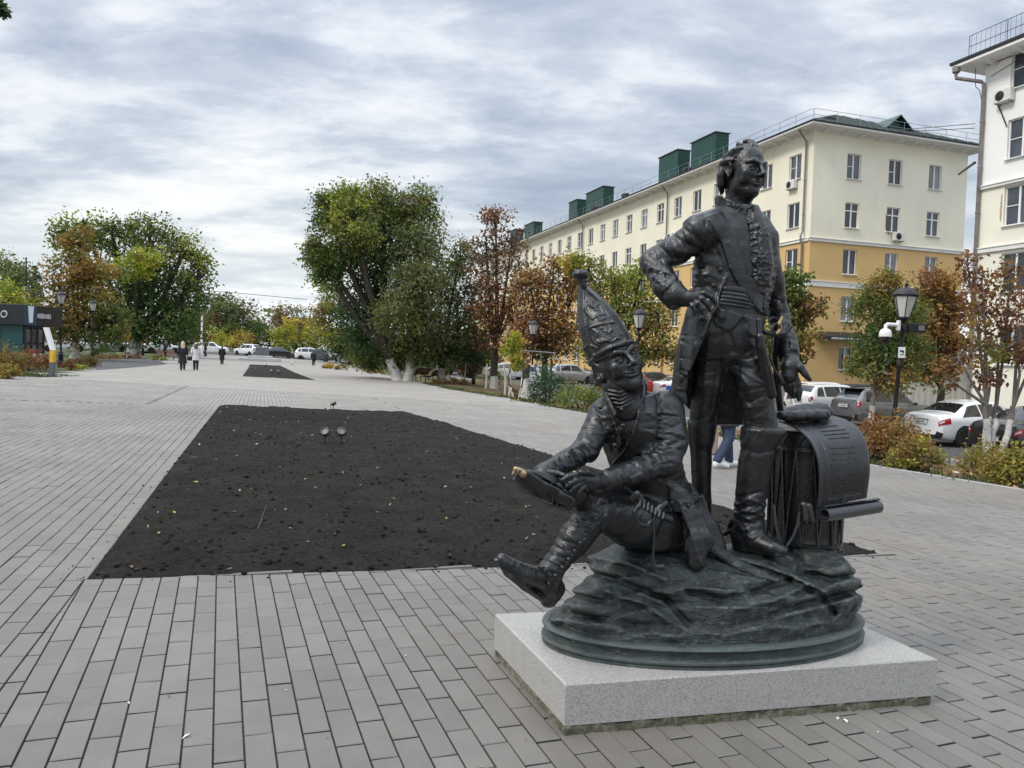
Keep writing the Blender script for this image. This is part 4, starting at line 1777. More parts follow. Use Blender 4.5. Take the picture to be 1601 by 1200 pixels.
# wires overhead
for nm, pts, lab in (('overhead_wire', [at(1395, 204, 52), at(1450, 199, 46), at(1524, 193, 37)], 'thin dark cable strung between the two apartment buildings, upper one'),
                     ('overhead_wire', [at(1395, 206, 52), at(1450, 204, 46), at(1524, 200, 37)], 'thin dark cable strung between the two apartment buildings, lower one'),
                     ('overhead_wire', [at(300, 452, 92), at(410, 461, 95), at(480, 468, 98)], 'long sagging wire over the far end of the plaza')):
    P = np.array(pts)
    t = np.linspace(0, 1, 14)[:, None]
    q = P[0] * (1 - t) ** 2 + 2 * P[1] * t * (1 - t) + P[2] * t ** 2
    b = MB()
    b.tube(q, .02 if P[0][1] < 80 else .035, 5)
    tag(b.build(nm, M_DARKMET), lab, 'wire')
sp_ = MB()
a_, b_ = at(1499, 272, 51), at(1524, 254, 37)
sp_.tube([a_, b_], .07, 6)
tag(sp_.build('strut', M_DARKMET), 'dark slanting strut in the gap between the two buildings', 'strut')
# ------------------------------------------------------------------ trees and shrubs
def leaf_mat(name, trans=.35):
    m = Mat(name)
    c = m.n('ShaderNodeVertexColor', layer_name='Col').outputs[0]
    m.set(Base_Color=c, Roughness=.6)
    m.b.inputs['Specular IOR Level'].default_value = .3
    tr = m.n('ShaderNodeBsdfTranslucent', {'Color': m.mix(1.0, c, (1.25, 1.2, .8), 'MULTIPLY')})
    mx = m.n('ShaderNodeMixShader', {0: trans})
    m.t.links.new(m.b.outputs[0], mx.inputs[1])
    m.t.links.new(tr.outputs[0], mx.inputs[2])
    m.t.links.new(mx.outputs[0], m.out.inputs[0])
    return m.m


M_LEAF = leaf_mat('leaves')
m = Mat('bark')
o_ = m.pos()
nz = m.noise(m.n('ShaderNodeMapping', {'Vector': o_, 'Scale': (5, 5, 1.0)}).outputs[0], 3.5, 7, .7)
m.set(Base_Color=m.ramp(nz, [(.3, (.022, .018, .015)), (.7, (.085, .07, .058))]), Roughness=.95)
m.bump(nz, .8, .03)
M_BARK = m.m
m = Mat('greyish_bark')
nz = m.noise(m.n('ShaderNodeMapping', {'Vector': m.pos(), 'Scale': (6, 6, 1.2)}).outputs[0], 4, 7, .7)
m.set(Base_Color=m.ramp(nz, [(.3, (.09, .075, .068)), (.7, (.24, .21, .19))]), Roughness=.95)
m.bump(nz, .6, .02)
M_BARK2 = m.m
m = Mat('limewash')
nz = m.noise(m.pos(), 9, 7, .7)
m.set(Base_Color=m.ramp(nz, [(.32, (.25, .235, .21)), (.5, (.50, .49, .46)), (.7, (.62, .61, .58))]), Roughness=.9)
m.bump(nz, .4, .02)
M_LIME = m.m

GREEN = [(.030, .055, .016), (.045, .075, .020), (.060, .085, .022)]
DARKG = [(.016, .034, .012), (.024, .046, .016), (.034, .055, .018)]
OLIVE = [(.075, .085, .020), (.105, .105, .025), (.060, .075, .022)]
WILLOW = [(.075, .088, .038), (.10, .11, .048), (.055, .070, .026)]
YELLOW = [(.24, .20, .022), (.30, .24, .03), (.18, .17, .02)]
LIME = [(.13, .16, .025), (.17, .19, .03), (.10, .13, .025)]
ORANGE = [(.15, .090, .026), (.125, .070, .024), (.18, .115, .032)]
BROWN = [(.088, .044, .024), (.068, .034, .021), (.112, .058, .029)]
RUST = [(.11, .050, .024), (.135, .064, .027), (.080, .040, .023)]
GREYB = [(.085, .065, .048), (.11, .085, .06), (.06, .05, .04)]


def leaves_mesh(name, P, Cc, size, rg, droop=0.0, long=1.0):
    """P: leaf places, Cc: colours; one leaf is a four-cornered blade bent along the middle"""
    n = len(P)
    a = rg.normal(size=(n, 3))
    a[:, 2] = a[:, 2] * .7 - droop
    a /= np.linalg.norm(a, axis=1)[:, None]
    b = rg.normal(size=(n, 3))
    b -= a * (a * b).sum(1)[:, None]
    b /= np.linalg.norm(b, axis=1)[:, None]
    s = size * rg.uniform(.6, 1.35, n)[:, None]
    w = .42 / long
    c = np.cross(a, b)
    V = np.stack([P, P + a * s * .45 * long + b * s * w + c * s * .08, P + a * s * long, P + a * s * .45 * long - b * s * w + c * s * .08], 1).reshape(-1, 3)
    F = (np.arange(n)[:, None] * 4 + np.arange(4)[None]).astype(np.int32)
    me = raw_mesh(name, V, F)
    ca = me.color_attributes.new('Col', 'FLOAT_COLOR', 'POINT')
    C4 = np.concatenate([np.repeat(Cc, 4, 0), np.ones((4 * n, 1))], 1).astype(np.float32)
    ca.data.foreach_set('color', C4.ravel())
    me.materials.append(M_LEAF)
    return me


def pick(pal, n, rg):
    pal = np.array(pal)
    c = pal[rg.integers(0, len(pal), n)]
    return 2.0 * c * rg.uniform(.72, 1.3, n)[:, None]


def tree(name, label, base, blobs, seed, leaf=.2, trunk_r=.25, limewash=1.1, group=None, per=26, dens=1.0, cat='tree', droop=.3, long=1.2, stems=None, bark=None, sub_h=.35, spread=.8, cl_r=.5, fork=.45):
    """blobs: (x, y, z, rx, ry, rz, palette, clusters)"""
    rg = np.random.default_rng(seed)
    leaf, per = leaf * .78, int(per * 1.6)
    base = np.array(base, float)
    t = empty(name, base, label, cat, group)
    bark = bark or M_BARK
    B = [(np.array(b[:3], float) - base, np.array(b[3:6], float), b[6], b[7]) for b in blobs]
    top = sum(b[0] * b[1].prod() for b in B) / sum(b[1].prod() for b in B)
    lowest = min(b[0][2] - b[1][2] for b in B)
    fk = np.array([top[0] * .25, top[1] * .25, max(.5, min(top[2] * fork, lowest + .7))])
    tk, lm, br = MB(), MB(), MB()
    LP, LC = [], []
    srcs = stems or [(0, 0, trunk_r)]
    for sx, sy, sr in srcs:
        p0 = np.array([sx, sy, -.15])
        tip = fk + np.array([sx * 3.0, sy * 3.0, 0])
        N = 7
        path = [p0 + (tip - p0) * (k / N) + np.array([rg.normal(0, .03), rg.normal(0, .03), 0]) * (k > 0) * max(1, sr * 4) for k in range(N + 1)]
        rad = [sr * (1.35 - .3 * min(1, k / 1.5) - .35 * k / N) for k in range(N + 1)]
        tk.tube(path, rad, 9)
        if limewash:
            zz = limewash
            pts, rr = [], []
            for k in range(N):
                for f in (0, .5):
                    q = path[k] * (1 - f) + path[k + 1] * f
                    if q[2] <= zz:
                        pts.append(q)
                        rr.append((rad[k] * (1 - f) + rad[k + 1] * f) * 1.02 + .006)
            if len(pts) > 1:
                lm.tube(pts, rr, 9)
    ends = [fk + np.array([sx * 3.0, sy * 3.0, 0]) for sx, sy, _ in srcs]
    for bi, (c, r, pal, ncl) in enumerate(B):
        e0 = min(ends, key=lambda e: np.linalg.norm(e[:2] - c[:2]))
        mid = (e0 + c) / 2 + rg.normal(0, .12, 3) * r + np.array([0, 0, -.1 * r[2]])
        r0 = trunk_r * min(.75, .35 + .3 * r.mean() / 2.5)
        br.tube([e0, mid, c, c + np.array([0, 0, r[2] * .6])], [r0, r0 * .7, r0 * .42, r0 * .12], 6)
        n = max(4, int(ncl * dens))
        d = rg.normal(size=(n, 3))
        d /= np.linalg.norm(d, axis=1)[:, None]
        rr = rg.uniform(.35, 1.0, n) ** .6 * rg.choice([.9, 1.0, 1.22], n)
        cl = c + d * r * rr[:, None]
        ids = rg.choice(n, min(n, 26), replace=False)
        for k in ids:
            s = c + (mid - c) * rg.uniform(0, .7) if rg.random() < .4 else c + np.array([0, 0, r[2] * rg.uniform(-.2, .5)])
            q = (s + cl[k]) / 2 + rg.normal(0, .1, 3) * r
            br.tube([s, q, cl[k]], [r0 * .26, r0 * .16, .012], 4, cap=False)
        cr = cl_r * r.mean() * .55
        for k in range(n):
            m_ = max(3, int(per * rg.uniform(.5, 1.4)))
            P = cl[k] + rg.normal(size=(m_, 3)) * cr * np.array([1, 1, .75]) * spread * 1.2
            P[:, 2] -= droop * cr * rg.random(m_)
            LP.append(P)
            base_c = pick(pal, 1, rg)[0]
            LC.append(.78 * base_c + .22 * pick(pal, m_, rg))
    tk.build('trunk', bark, t, smooth=True)
    if lm.v:
        lm.build('limewash_band', M_LIME, t, smooth=True)
    br.build('branch', bark, t, smooth=True)['kind'] = 'stuff'
    P = np.concatenate(LP)
    o = link('crown', leaves_mesh('crown', P, np.concatenate(LC), leaf, rg, droop, long), None, t)
    o['kind'] = 'stuff'
    return t


def bl(px, py, rpx, rpz, Y, pal, n, dy=0.0, ry=None):
    """a lobe of the crown where the photograph shows it, Y metres away"""
    c = at(px, py, Y + dy)
    s = ((c - CAM) @ FW) / FOC
    return (c[0], c[1], c[2], rpx * s, ry if ry else rpx * s * .9, rpz * s, pal, n)


def root(px, py, Y):
    p = at(px, py, Y)
    return (p[0], p[1], float(gz(p[0], p[1])) - .03)


# left of the plaza
Y = 56
tree('chestnut_tree', 'orange brown chestnut tree behind the two left lamp posts with whitewashed trunk', root(116, 552, Y),
     [bl(125, 375, 22, 22, Y, ORANGE + OLIVE, 22), bl(112, 415, 32, 28, Y, ORANGE + OLIVE[:1], 36), bl(145, 420, 28, 26, Y, ORANGE + OLIVE, 30), bl(105, 465, 36, 30, Y, ORANGE + OLIVE + BROWN, 44), bl(150, 470, 36, 30, Y, ORANGE + OLIVE, 44), bl(128, 510, 50, 24, Y, OLIVE + BROWN + GREEN, 50), bl(178, 500, 26, 28, Y, OLIVE + GREEN, 26), bl(80, 500, 20, 22, Y, OLIVE + ORANGE, 20)],
     1, .30, .30, 1.3, per=22, droop=.5)
Y = 78
tree('elm_tree', 'largest green tree on the left side with yellow patches in its crown', root(206, 553, Y),
     [bl(130, 355, 34, 26, Y, LIME + OLIVE, 26), bl(175, 365, 40, 28, Y, OLIVE + GREEN, 36), bl(235, 365, 42, 32, Y, OLIVE + YELLOW[2:] + GREEN, 36), bl(285, 400, 36, 34, Y, LIME + OLIVE, 32), bl(312, 430, 22, 40, Y, OLIVE + GREEN, 24), bl(215, 405, 30, 26, Y, LIME + YELLOW[2:], 30, -4), bl(190, 440, 44, 44, Y, DARKG + GREEN, 50), bl(245, 440, 50, 46, Y, DARKG + GREEN, 60), bl(285, 470, 42, 40, Y, GREEN + DARKG, 46), bl(220, 500, 50, 36, Y, DARKG, 50), bl(270, 515, 40, 26, Y, DARKG + GREEN, 36), bl(165, 500, 30, 36, Y, DARKG, 30), bl(100, 370, 24, 24, Y, OLIVE + GREEN, 18)],
     2, .38, .62, 1.6, per=26, droop=.5)
Y = 84
tree('linden_tree', 'pale green rounded tree at the left edge above the kiosk', root(8, 545, Y), [bl(8, 425, 34, 34, Y, WILLOW + LIME, 40), bl(30, 450, 26, 34, Y, WILLOW + GREEN, 34), bl(-8, 470, 36, 32, Y, LIME, 34), bl(20, 490, 30, 22, Y, LIME + OLIVE, 28)], 3, .36, .3, 0, per=24)
Y = 60
tree('linden_tree', 'yellow green tree directly behind the kiosk roof', root(20, 550, Y), [bl(12, 470, 26, 24, Y, LIME + YELLOW[2:], 30), bl(40, 492, 30, 20, Y, GREEN + LIME, 30), bl(60, 505, 24, 22, Y, GREEN, 22)], 4, .28, .2, 0, per=22)
Y = 110
sp = root(55, 548, Y)
tree('spruce_tree', 'dark bluish spruce with a pointed top far behind the kiosk', sp, [bl(56, 420, 3, 10, Y, [(.02, .038, .034), (.03, .05, .045)], 6), bl(56, 440, 8, 12, Y, [(.02, .038, .034), (.03, .05, .045)], 16), bl(55, 462, 12, 14, Y, [(.02, .038, .034), (.03, .05, .045)], 22), bl(55, 490, 17, 16, Y, [(.02, .038, .034), (.03, .05, .045)], 30), bl(55, 520, 20, 18, Y, [(.02, .038, .034), (.03, .05, .045)], 30)], 5, .35, .25, 0, per=24, droop=.8, fork=.2)
Y = 96
tree('elm_tree', 'green tree beside the white street pole at the far left end', root(300, 552, Y), [bl(300, 500, 24, 26, Y, GREEN + OLIVE, 26), bl(285, 525, 26, 20, Y, OLIVE + GREEN, 24), bl(318, 515, 14, 20, Y, ORANGE + OLIVE, 14)], 6, .4, .25, 1.2, per=24)
tree('maple_tree', 'small orange sapling in front of the big left tree', root(196, 556, 66), [bl(197, 520, 9, 13, 66, ORANGE, 12), bl(200, 505, 6, 8, 66, ORANGE + YELLOW, 6)], 7, .22, .06, 0, per=14, dens=.8)
# the far end of the plaza
Y = 128
tree('willow_tree', 'broad grey green tree at the far end of the plaza', root(358, 548, Y), [bl(350, 475, 20, 18, Y, GREEN + WILLOW, 26), bl(375, 490, 24, 22, Y, GREEN + GREYB, 30), bl(338, 500, 18, 22, Y, GREYB + BROWN, 24), bl(362, 520, 28, 20, Y, OLIVE + GREEN, 30), bl(395, 515, 16, 18, Y, GREEN, 18)], 8, .5, .4, 1.5, per=24)
Y = 112
tree('maple_tree', 'small yellow green tree left of centre at the far end', root(352, 552, Y), [bl(345, 528, 18, 14, Y, LIME + YELLOW, 22), bl(375, 530, 18, 13, Y, YELLOW + ORANGE, 20)], 9, .36, .15, 1.0, per=22)
Y = 150
tree('poplar_tree', 'hazy brown tree mass at the end of the street', root(440, 552, Y), [bl(415, 515, 16, 18, Y, GREYB + OLIVE, 20), bl(440, 500, 22, 18, Y, BROWN + GREYB, 26), bl(465, 495, 20, 16, Y, GREYB + BROWN, 22), bl(430, 532, 26, 14, Y, GREYB + GREEN, 24), bl(395, 535, 18, 12, Y, GREYB + OLIVE, 16)], 10, .5, .4, 0, per=22, dens=.9)
Y = 108
tree('maple_tree', 'bright yellow tree right of the far flower bed', root(462, 556, Y), [bl(445, 525, 20, 16, Y, YELLOW + LIME, 28), bl(470, 512, 22, 20, Y, YELLOW + OLIVE, 32), bl(460, 540, 34, 12, Y, GREEN + LIME, 30), bl(492, 522, 18, 20, Y, YELLOW + OLIVE, 22)], 11, .36, .2, 1.0, per=24)
Y = 92
tree('linden_tree', 'olive and orange tree left of the big forked tree', root(530, 562, Y), [bl(505, 490, 20, 22, Y, OLIVE + ORANGE, 28), bl(530, 475, 22, 24, Y, OLIVE + GREEN, 32), bl(515, 525, 30, 22, Y, OLIVE + YELLOW[2:], 34), bl(550, 510, 28, 30, Y, GREEN + DARKG, 36), bl(540, 540, 32, 18, Y, DARKG + GREEN, 30)], 12, .36, .25, 1.2, per=24)
# right of the plaza: the great forked tree by the benches
Y = 50
b0 = root(626, 594, Y)
tree('willow_tree', 'tallest tree, forked with whitewashed base beside the benches', b0,
     [bl(512, 330, 26, 34, Y, OLIVE + GREEN, 34, -1), bl(545, 310, 34, 28, Y, OLIVE + LIME, 40, -1), bl(500, 395, 24, 36, Y, OLIVE + GREEN, 34, -1), bl(515, 432, 24, 30, Y, LIME + GREEN, 26, -1), bl(555, 350, 34, 40, Y, YELLOW[2:] + OLIVE + GREEN, 46, -2), bl(540, 395, 26, 30, Y, GREEN, 30, 1), bl(600, 320, 40, 34, Y, GREEN + OLIVE, 50, 0), bl(655, 325, 34, 32, Y, OLIVE + GREYB[:1] + GREEN, 40, 0), bl(600, 380, 44, 44, Y, DARKG + GREEN, 64, 0), bl(650, 385, 40, 44, Y, WILLOW, 56, -1), bl(590, 440, 40, 36, Y, DARKG, 50, 1), bl(570, 500, 44, 40, Y, DARKG, 60, 1), bl(600, 545, 36, 20, Y, DARKG + GREEN, 36, 1), bl(570, 555, 30, 16, Y, DARKG + OLIVE, 26, 3), bl(640, 552, 34, 16, Y, WILLOW + DARKG, 28, 2), bl(650, 450, 44, 38, Y, WILLOW, 60, -2), bl(625, 485, 40, 30, Y, WILLOW + OLIVE, 46, -2)],
     13, .23, .48, 1.5, per=42, droop=.7, long=1.5, stems=[(-.15, 0, .36), (.35, .1, .34)], fork=.32)
Y = 52
tree('linden_tree', 'dense grey green tree leaning over the benches', root(690, 596, Y),
     [bl(690, 440, 38, 36, Y, WILLOW + GREEN, 44), bl(720, 400, 24, 34, Y, OLIVE + WILLOW, 26), bl(660, 505, 46, 34, Y, WILLOW, 56, -2), bl(715, 490, 42, 36, Y, WILLOW + GREEN, 50), bl(690, 545, 46, 24, Y, DARKG + WILLOW, 44), bl(640, 540, 36, 24, Y, OLIVE + WILLOW, 36, -2), bl(735, 540, 30, 28, Y, DARKG, 34), bl(745, 455, 20, 36, Y, OLIVE + GREYB, 14)],
     14, .22, .26, 1.1, per=34, droop=.6, long=1.5)
Y = 49
tree('chestnut_tree', 'tall thin russet chestnut with half its leaves gone', root(772, 596, Y),
     [bl(775, 345, 26, 24, Y, BROWN, 24), bl(760, 385, 26, 30, Y, BROWN + GREYB, 22), bl(800, 380, 22, 28, Y, BROWN, 18), bl(775, 425, 34, 32, Y, BROWN + RUST, 30), bl(815, 430, 26, 30, Y, BROWN + GREYB, 16), bl(765, 480, 34, 30, Y, RUST + BROWN, 34), bl(800, 475, 30, 28, Y, RUST + BROWN, 28), bl(770, 525, 36, 24, Y, BROWN, 30)],
     15, .24, .26, 1.1, per=15, dens=1.0, droop=.4)
Y = 46
tree('chestnut_tree', 'rust orange chestnut tree behind the small yellow tree', root(850, 604, Y),
     [bl(830, 450, 30, 32, Y, RUST + ORANGE, 28), bl(865, 430, 30, 34, Y, ORANGE + BROWN, 24), bl(895, 455, 28, 30, Y, ORANGE + BROWN, 24), bl(835, 500, 36, 28, Y, RUST + BROWN, 36), bl(880, 500, 36, 28, Y, ORANGE + RUST, 36), bl(820, 540, 32, 22, Y, BROWN + RUST, 28), bl(865, 540, 36, 22, Y, BROWN + OLIVE, 30)],
     16, .24, .24, 1.1, per=20, droop=.4)
Y = 43
tree('linden_tree', 'yellow green tree rising behind the tall pointed cap', root(965, 612, Y),
     [bl(920, 420, 30, 28, Y, YELLOW[2:] + OLIVE, 26), bl(960, 450, 36, 34, Y, LIME + OLIVE, 38), bl(1000, 440, 32, 34, Y, OLIVE + LIME, 34), bl(940, 500, 36, 32, Y, OLIVE + GREEN, 36), bl(985, 500, 38, 34, Y, LIME + OLIVE, 40), bl(1030, 490, 30, 36, Y, OLIVE + ORANGE, 32), bl(1035, 540, 32, 26, Y, ORANGE + OLIVE, 30), bl(985, 550, 36, 22, Y, GREEN + OLIVE, 32), bl(935, 545, 30, 22, Y, OLIVE, 24), bl(895, 410, 22, 20, Y, YELLOW[2:] + ORANGE, 12)],
     17, .22, .22, 1.1, per=22, droop=.4)
Y = 38
tree('maple_tree', 'small slim yellow tree on the verge by the lamp post', root(806, 612, Y), [bl(806, 530, 13, 12, Y, YELLOW + LIME, 18), bl(802, 550, 16, 14, Y, YELLOW + LIME, 22), bl(810, 568, 13, 12, Y, YELLOW + OLIVE, 18)], 18, .14, .05, .6, per=22, droop=.5, stems=[(-.12, 0, .05), (.14, 0, .045)])
Y = 57
tree('stump', 'thick whitewashed pollard trunk beside the small yellow tree', root(821, 606, 40), [bl(823, 570, 7, 12, 40, BROWN, 5)], 19, .18, .30, 1.15, per=5, dens=.7, fork=1.0)
# behind the statue and over the car park
Y = 33
tree('chestnut_tree', 'green and brown chestnut tree visible right behind the officer\'s hanging arm', root(1236, 640, Y),
     [bl(1240, 440, 22, 22, Y, GREEN + OLIVE, 26), bl(1225, 475, 28, 28, Y, GREEN + OLIVE, 34), bl(1262, 480, 24, 24, Y, OLIVE + BROWN, 26), bl(1240, 520, 34, 24, Y, ORANGE + OLIVE, 32), bl(1205, 520, 28, 28, Y, GREEN, 26), bl(1232, 555, 30, 22, Y, BROWN + OLIVE, 20)],
     20, .22, .14, 1.1, per=18, droop=.6)
Y = 25
tree('maple_tree', 'green tree with whitewashed fork in front of the ochre wall', root(1359, 668, Y),
     [bl(1390, 450, 34, 30, Y, OLIVE + ORANGE, 40), bl(1365, 480, 32, 32, Y, GREEN + OLIVE, 44), bl(1405, 490, 36, 32, Y, GREEN + OLIVE, 48), bl(1372, 535, 38, 30, Y, GREEN, 56), bl(1415, 545, 34, 30, Y, GREEN + OLIVE, 48), bl(1352, 570, 26, 24, Y, OLIVE + GREEN, 28), bl(1395, 585, 36, 22, Y, OLIVE + ORANGE, 38), bl(1395, 430, 14, 16, Y, OLIVE, 10)],
     21, .12, .10, 1.3, per=26, droop=.4, bark=M_BARK2)
Y = 28
tree('chestnut_tree', 'orange leaved chestnut between the ochre wall and the white house', root(1470, 672, Y),
     [bl(1465, 445, 34, 28, Y, ORANGE + RUST, 40), bl(1440, 480, 30, 30, Y, ORANGE + OLIVE, 36), bl(1485, 485, 32, 30, Y, RUST + ORANGE, 40), bl(1460, 530, 40, 30, Y, ORANGE + RUST, 48), bl(1490, 545, 26, 26, Y, BROWN + ORANGE, 26), bl(1450, 575, 34, 20, Y, ORANGE + OLIVE, 28)],
     22, .17, .16, 1.2, per=20, droop=.5)
Y = 20.5
rb_ = root(1549, 700, Y)
tree('chestnut_tree', 'sparse chestnut with many whitewashed stems and red withered leaves at the right edge', rb_,
     [bl(1512, 410, 16, 24, Y, RUST, 9), bl(1535, 440, 26, 28, Y, BROWN + RUST, 16), bl(1580, 430, 26, 28, Y, RUST + OLIVE, 18), bl(1530, 490, 30, 30, Y, BROWN + ORANGE, 22), bl(1575, 490, 30, 30, Y, RUST, 24), bl(1615, 470, 30, 34, Y, RUST, 22), bl(1540, 545, 34, 26, Y, BROWN + OLIVE, 26), bl(1590, 540, 32, 28, Y, RUST + BROWN, 26), bl(1625, 540, 30, 30, Y, RUST, 20), bl(1500, 560, 22, 20, Y, BROWN + ORANGE, 14), bl(1478, 590, 18, 16, Y, BROWN + OLIVE, 9), bl(1550, 585, 26, 16, Y, BROWN + RUST, 14)],
     23, .15, .13, 1.35, per=9, droop=.7, long=1.3, stems=[(-.07, 0, .10), (.05, .05, .085), (.16, -.02, .085), (0, .12, .06)], bark=M_BARK2, fork=.42)
tree('sapling', 'thin bare sapling with pale stem in front of the white car', root(1403, 668, 22.5), [bl(1402, 585, 7, 12, 22.5, ORANGE, 4), bl(1406, 600, 6, 8, 22.5, ORANGE, 3)], 24, .12, .028, .9, per=6, bark=M_BARK2)
tree('poplar_tree', 'tree just outside the frame whose twig tips hang into the top left corner', root(-235, 660, 13), [bl(-9, 10, 12, 10, 11.5, DARKG, 13), bl(-40, -10, 30, 26, 11.8, DARKG, 22), bl(-110, -30, 60, 60, 12.4, DARKG, 60), bl(-200, 20, 90, 90, 13, DARKG + GREEN, 110), bl(-250, 140, 100, 80, 13.5, DARKG + GREEN, 110)], 25, .11, .2, 0, per=16)
# background wall of trees along the car park and street, too far to tell apart
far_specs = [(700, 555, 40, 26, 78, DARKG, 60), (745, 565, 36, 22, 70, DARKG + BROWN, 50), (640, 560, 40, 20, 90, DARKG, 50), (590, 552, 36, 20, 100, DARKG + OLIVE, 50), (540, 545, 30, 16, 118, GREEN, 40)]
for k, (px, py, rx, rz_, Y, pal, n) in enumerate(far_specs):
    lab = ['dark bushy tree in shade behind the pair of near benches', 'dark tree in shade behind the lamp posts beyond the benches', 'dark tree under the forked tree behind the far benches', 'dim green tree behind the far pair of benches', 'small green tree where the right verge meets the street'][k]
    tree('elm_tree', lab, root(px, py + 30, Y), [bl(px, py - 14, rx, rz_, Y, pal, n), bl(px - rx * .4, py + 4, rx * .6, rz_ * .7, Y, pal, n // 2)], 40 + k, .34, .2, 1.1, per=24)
fw = MB()
LPs, LCs = [], []
rgf = np.random.default_rng(77)
for k in range(260):
    px = rgf.uniform(-250, 800)
    Y = rgf.uniform(165, 230)
    hpx = 505 + .03 * (px - 400) + rgf.normal(0, 7) + 22 * math.sin(px * .013)
    c = at(px, rgf.uniform(hpx, 552), Y)
    r = rgf.uniform(2.2, 4.0)
    n = 60
    d = rgf.normal(size=(n, 3))
    d /= np.linalg.norm(d, axis=1)[:, None]
    LPs.append(c + d * r * rgf.uniform(.4, 1, (n, 1)))
    LCs.append(pick([DARKG + OLIVE, GREYB + OLIVE, GREYB + BROWN, GREEN + OLIVE][rgf.integers(4)], n, rgf))
tag(link('woods', leaves_mesh('woods', np.concatenate(LPs), np.concatenate(LCs), .9, rgf)), kind='stuff')


# --- shrubs
def shrub(name, label, g, w, d, h, pal, seed, leaf=.07, n=1500, group=None, stalky=False, rz=0.0):
    rg = np.random.default_rng(seed)
    t = empty(name, (g[0], g[1], float(gz(g[0], g[1])) - .04), label, 'shrub', group, rz)
    st_ = MB()
    nc = max(8, int(n / 26))
    LP, LC = [], []
    for k in range(nc):
        a, rr = rg.random() * 6.28, rg.random() ** .5
        x, y = math.cos(a) * rr * w, math.sin(a) * rr * d
        zmax = h * (1 - .55 * rr ** 2.2) * rg.uniform(.75, 1.12)
        z = zmax * (rg.uniform(.18, 1) ** .55)
        if k % 3 == 0:
            st_.tube([(x * .35, y * .35, 0), (x * .8, y * .8, z * .55), (x, y, z)], [.012, .009, .004], 4, cap=False)
        m_ = int(26 * rg.uniform(.6, 1.4))
        sp_ = h * .13 * np.array([1, 1, 1.5 if stalky else .9])
        LP.append(np.array([x, y, z]) + rg.normal(size=(m_, 3)) * sp_)
        LC.append(.5 * pick(pal, 1, rg)[0] + .5 * pick(pal, m_, rg))
    P = np.concatenate(LP)
    P[:, 2] = np.maximum(P[:, 2], .02)
    st_.build('stem', M_BARK, t)['kind'] = 'stuff'
    o = link('foliage', leaves_mesh('foliage', P, np.concatenate(LC), leaf, rg, 0, 1.3), None, t)
    o['kind'] = 'stuff'
    return t


def sh(name, label, px, py, wpx, hpx, pal, seed, leaf=.07, n=1500, depth=None, **kw):
    g = G(px, py)
    s = ((g - CAM) @ FW) / FOC
    return shrub(name, label, g, wpx * s, depth or wpx * s * .8, hpx * s, pal, seed, leaf, n, **kw)


# right-hand verge
SPI = RUST + ORANGE + OLIVE[:1]
G1 = 'low russet shrubs along the right verge'
sh('spirea_shrub', 'russet shrub in front of the lamp post with the dome camera', 1398, 722, 46, 74, SPI, 101, .055, 3000, group=G1)
sh('spirea_shrub', 'russet shrub directly right of the scroll', 1362, 716, 34, 72, RUST + BROWN, 102, .055, 2200, group=G1)
sh('spirea_shrub', 'yellow green and rust shrub before the white sedan', 1432, 733, 38, 48, OLIVE + RUST + YELLOW[2:], 103, .055, 2000, group=G1)
sh('spirea_shrub', 'golden brown shrub below the many-stemmed chestnut', 1538, 744, 36, 52, ORANGE + OLIVE + YELLOW[2:], 104, .055, 2200, group=G1)
sh('spirea_shrub', 'golden brown shrub cut by the right picture edge', 1592, 756, 46, 62, ORANGE + OLIVE + YELLOW[2:], 105, .055, 2600, group=G1)
sh('spirea_shrub', 'olive green and gold shrub behind the soldier\'s shoulder', 912, 640, 42, 42, OLIVE + LIME[:1] + GREEN, 106, .07, 2400)
sh('privet_shrub', 'upright dark green shrub with glossy leaves by the ball bollard', 855, 630, 25, 58, [(.020, .050, .024), (.028, .065, .030), (.018, .040, .020)], 107, .09, 1700, stalky=True)
sh('bamboo_shrub', 'feathery light green bush beside the lamp post', 770, 604, 20, 44, LIME + WILLOW, 108, .09, 1300, stalky=True)
sh('spirea_shrub', 'brown low shrub left of the feathery green bush', 716, 603, 20, 13, BROWN + ORANGE, 109, .09, 700)
sh('spirea_shrub', 'orange brown low shrub behind the near benches', 690, 600, 16, 11, ORANGE + BROWN, 110, .09, 500)
sh('spirea_shrub', 'reddish low shrub left of the dark upright shrub', 806, 620, 24, 13, RUST + OLIVE, 111, .08, 900)
sh('spirea_shrub', 'small rust shrub right of the dark upright shrub', 884, 618, 14, 40, RUST + OLIVE, 112, .08, 700)
sh('spirea_shrub', 'long orange shrub left of the forked tree', 585, 584, 18, 10, ORANGE + OLIVE, 113, .12, 500)
sh('spirea_shrub', 'orange clipped shrub near the far benches', 516, 576, 12, 9, ORANGE + YELLOW, 114, .14, 400)
sh('spirea_shrub', 'orange green clipped shrub between the far benches and street', 534, 578, 12, 9, ORANGE + OLIVE, 115, .14, 400)
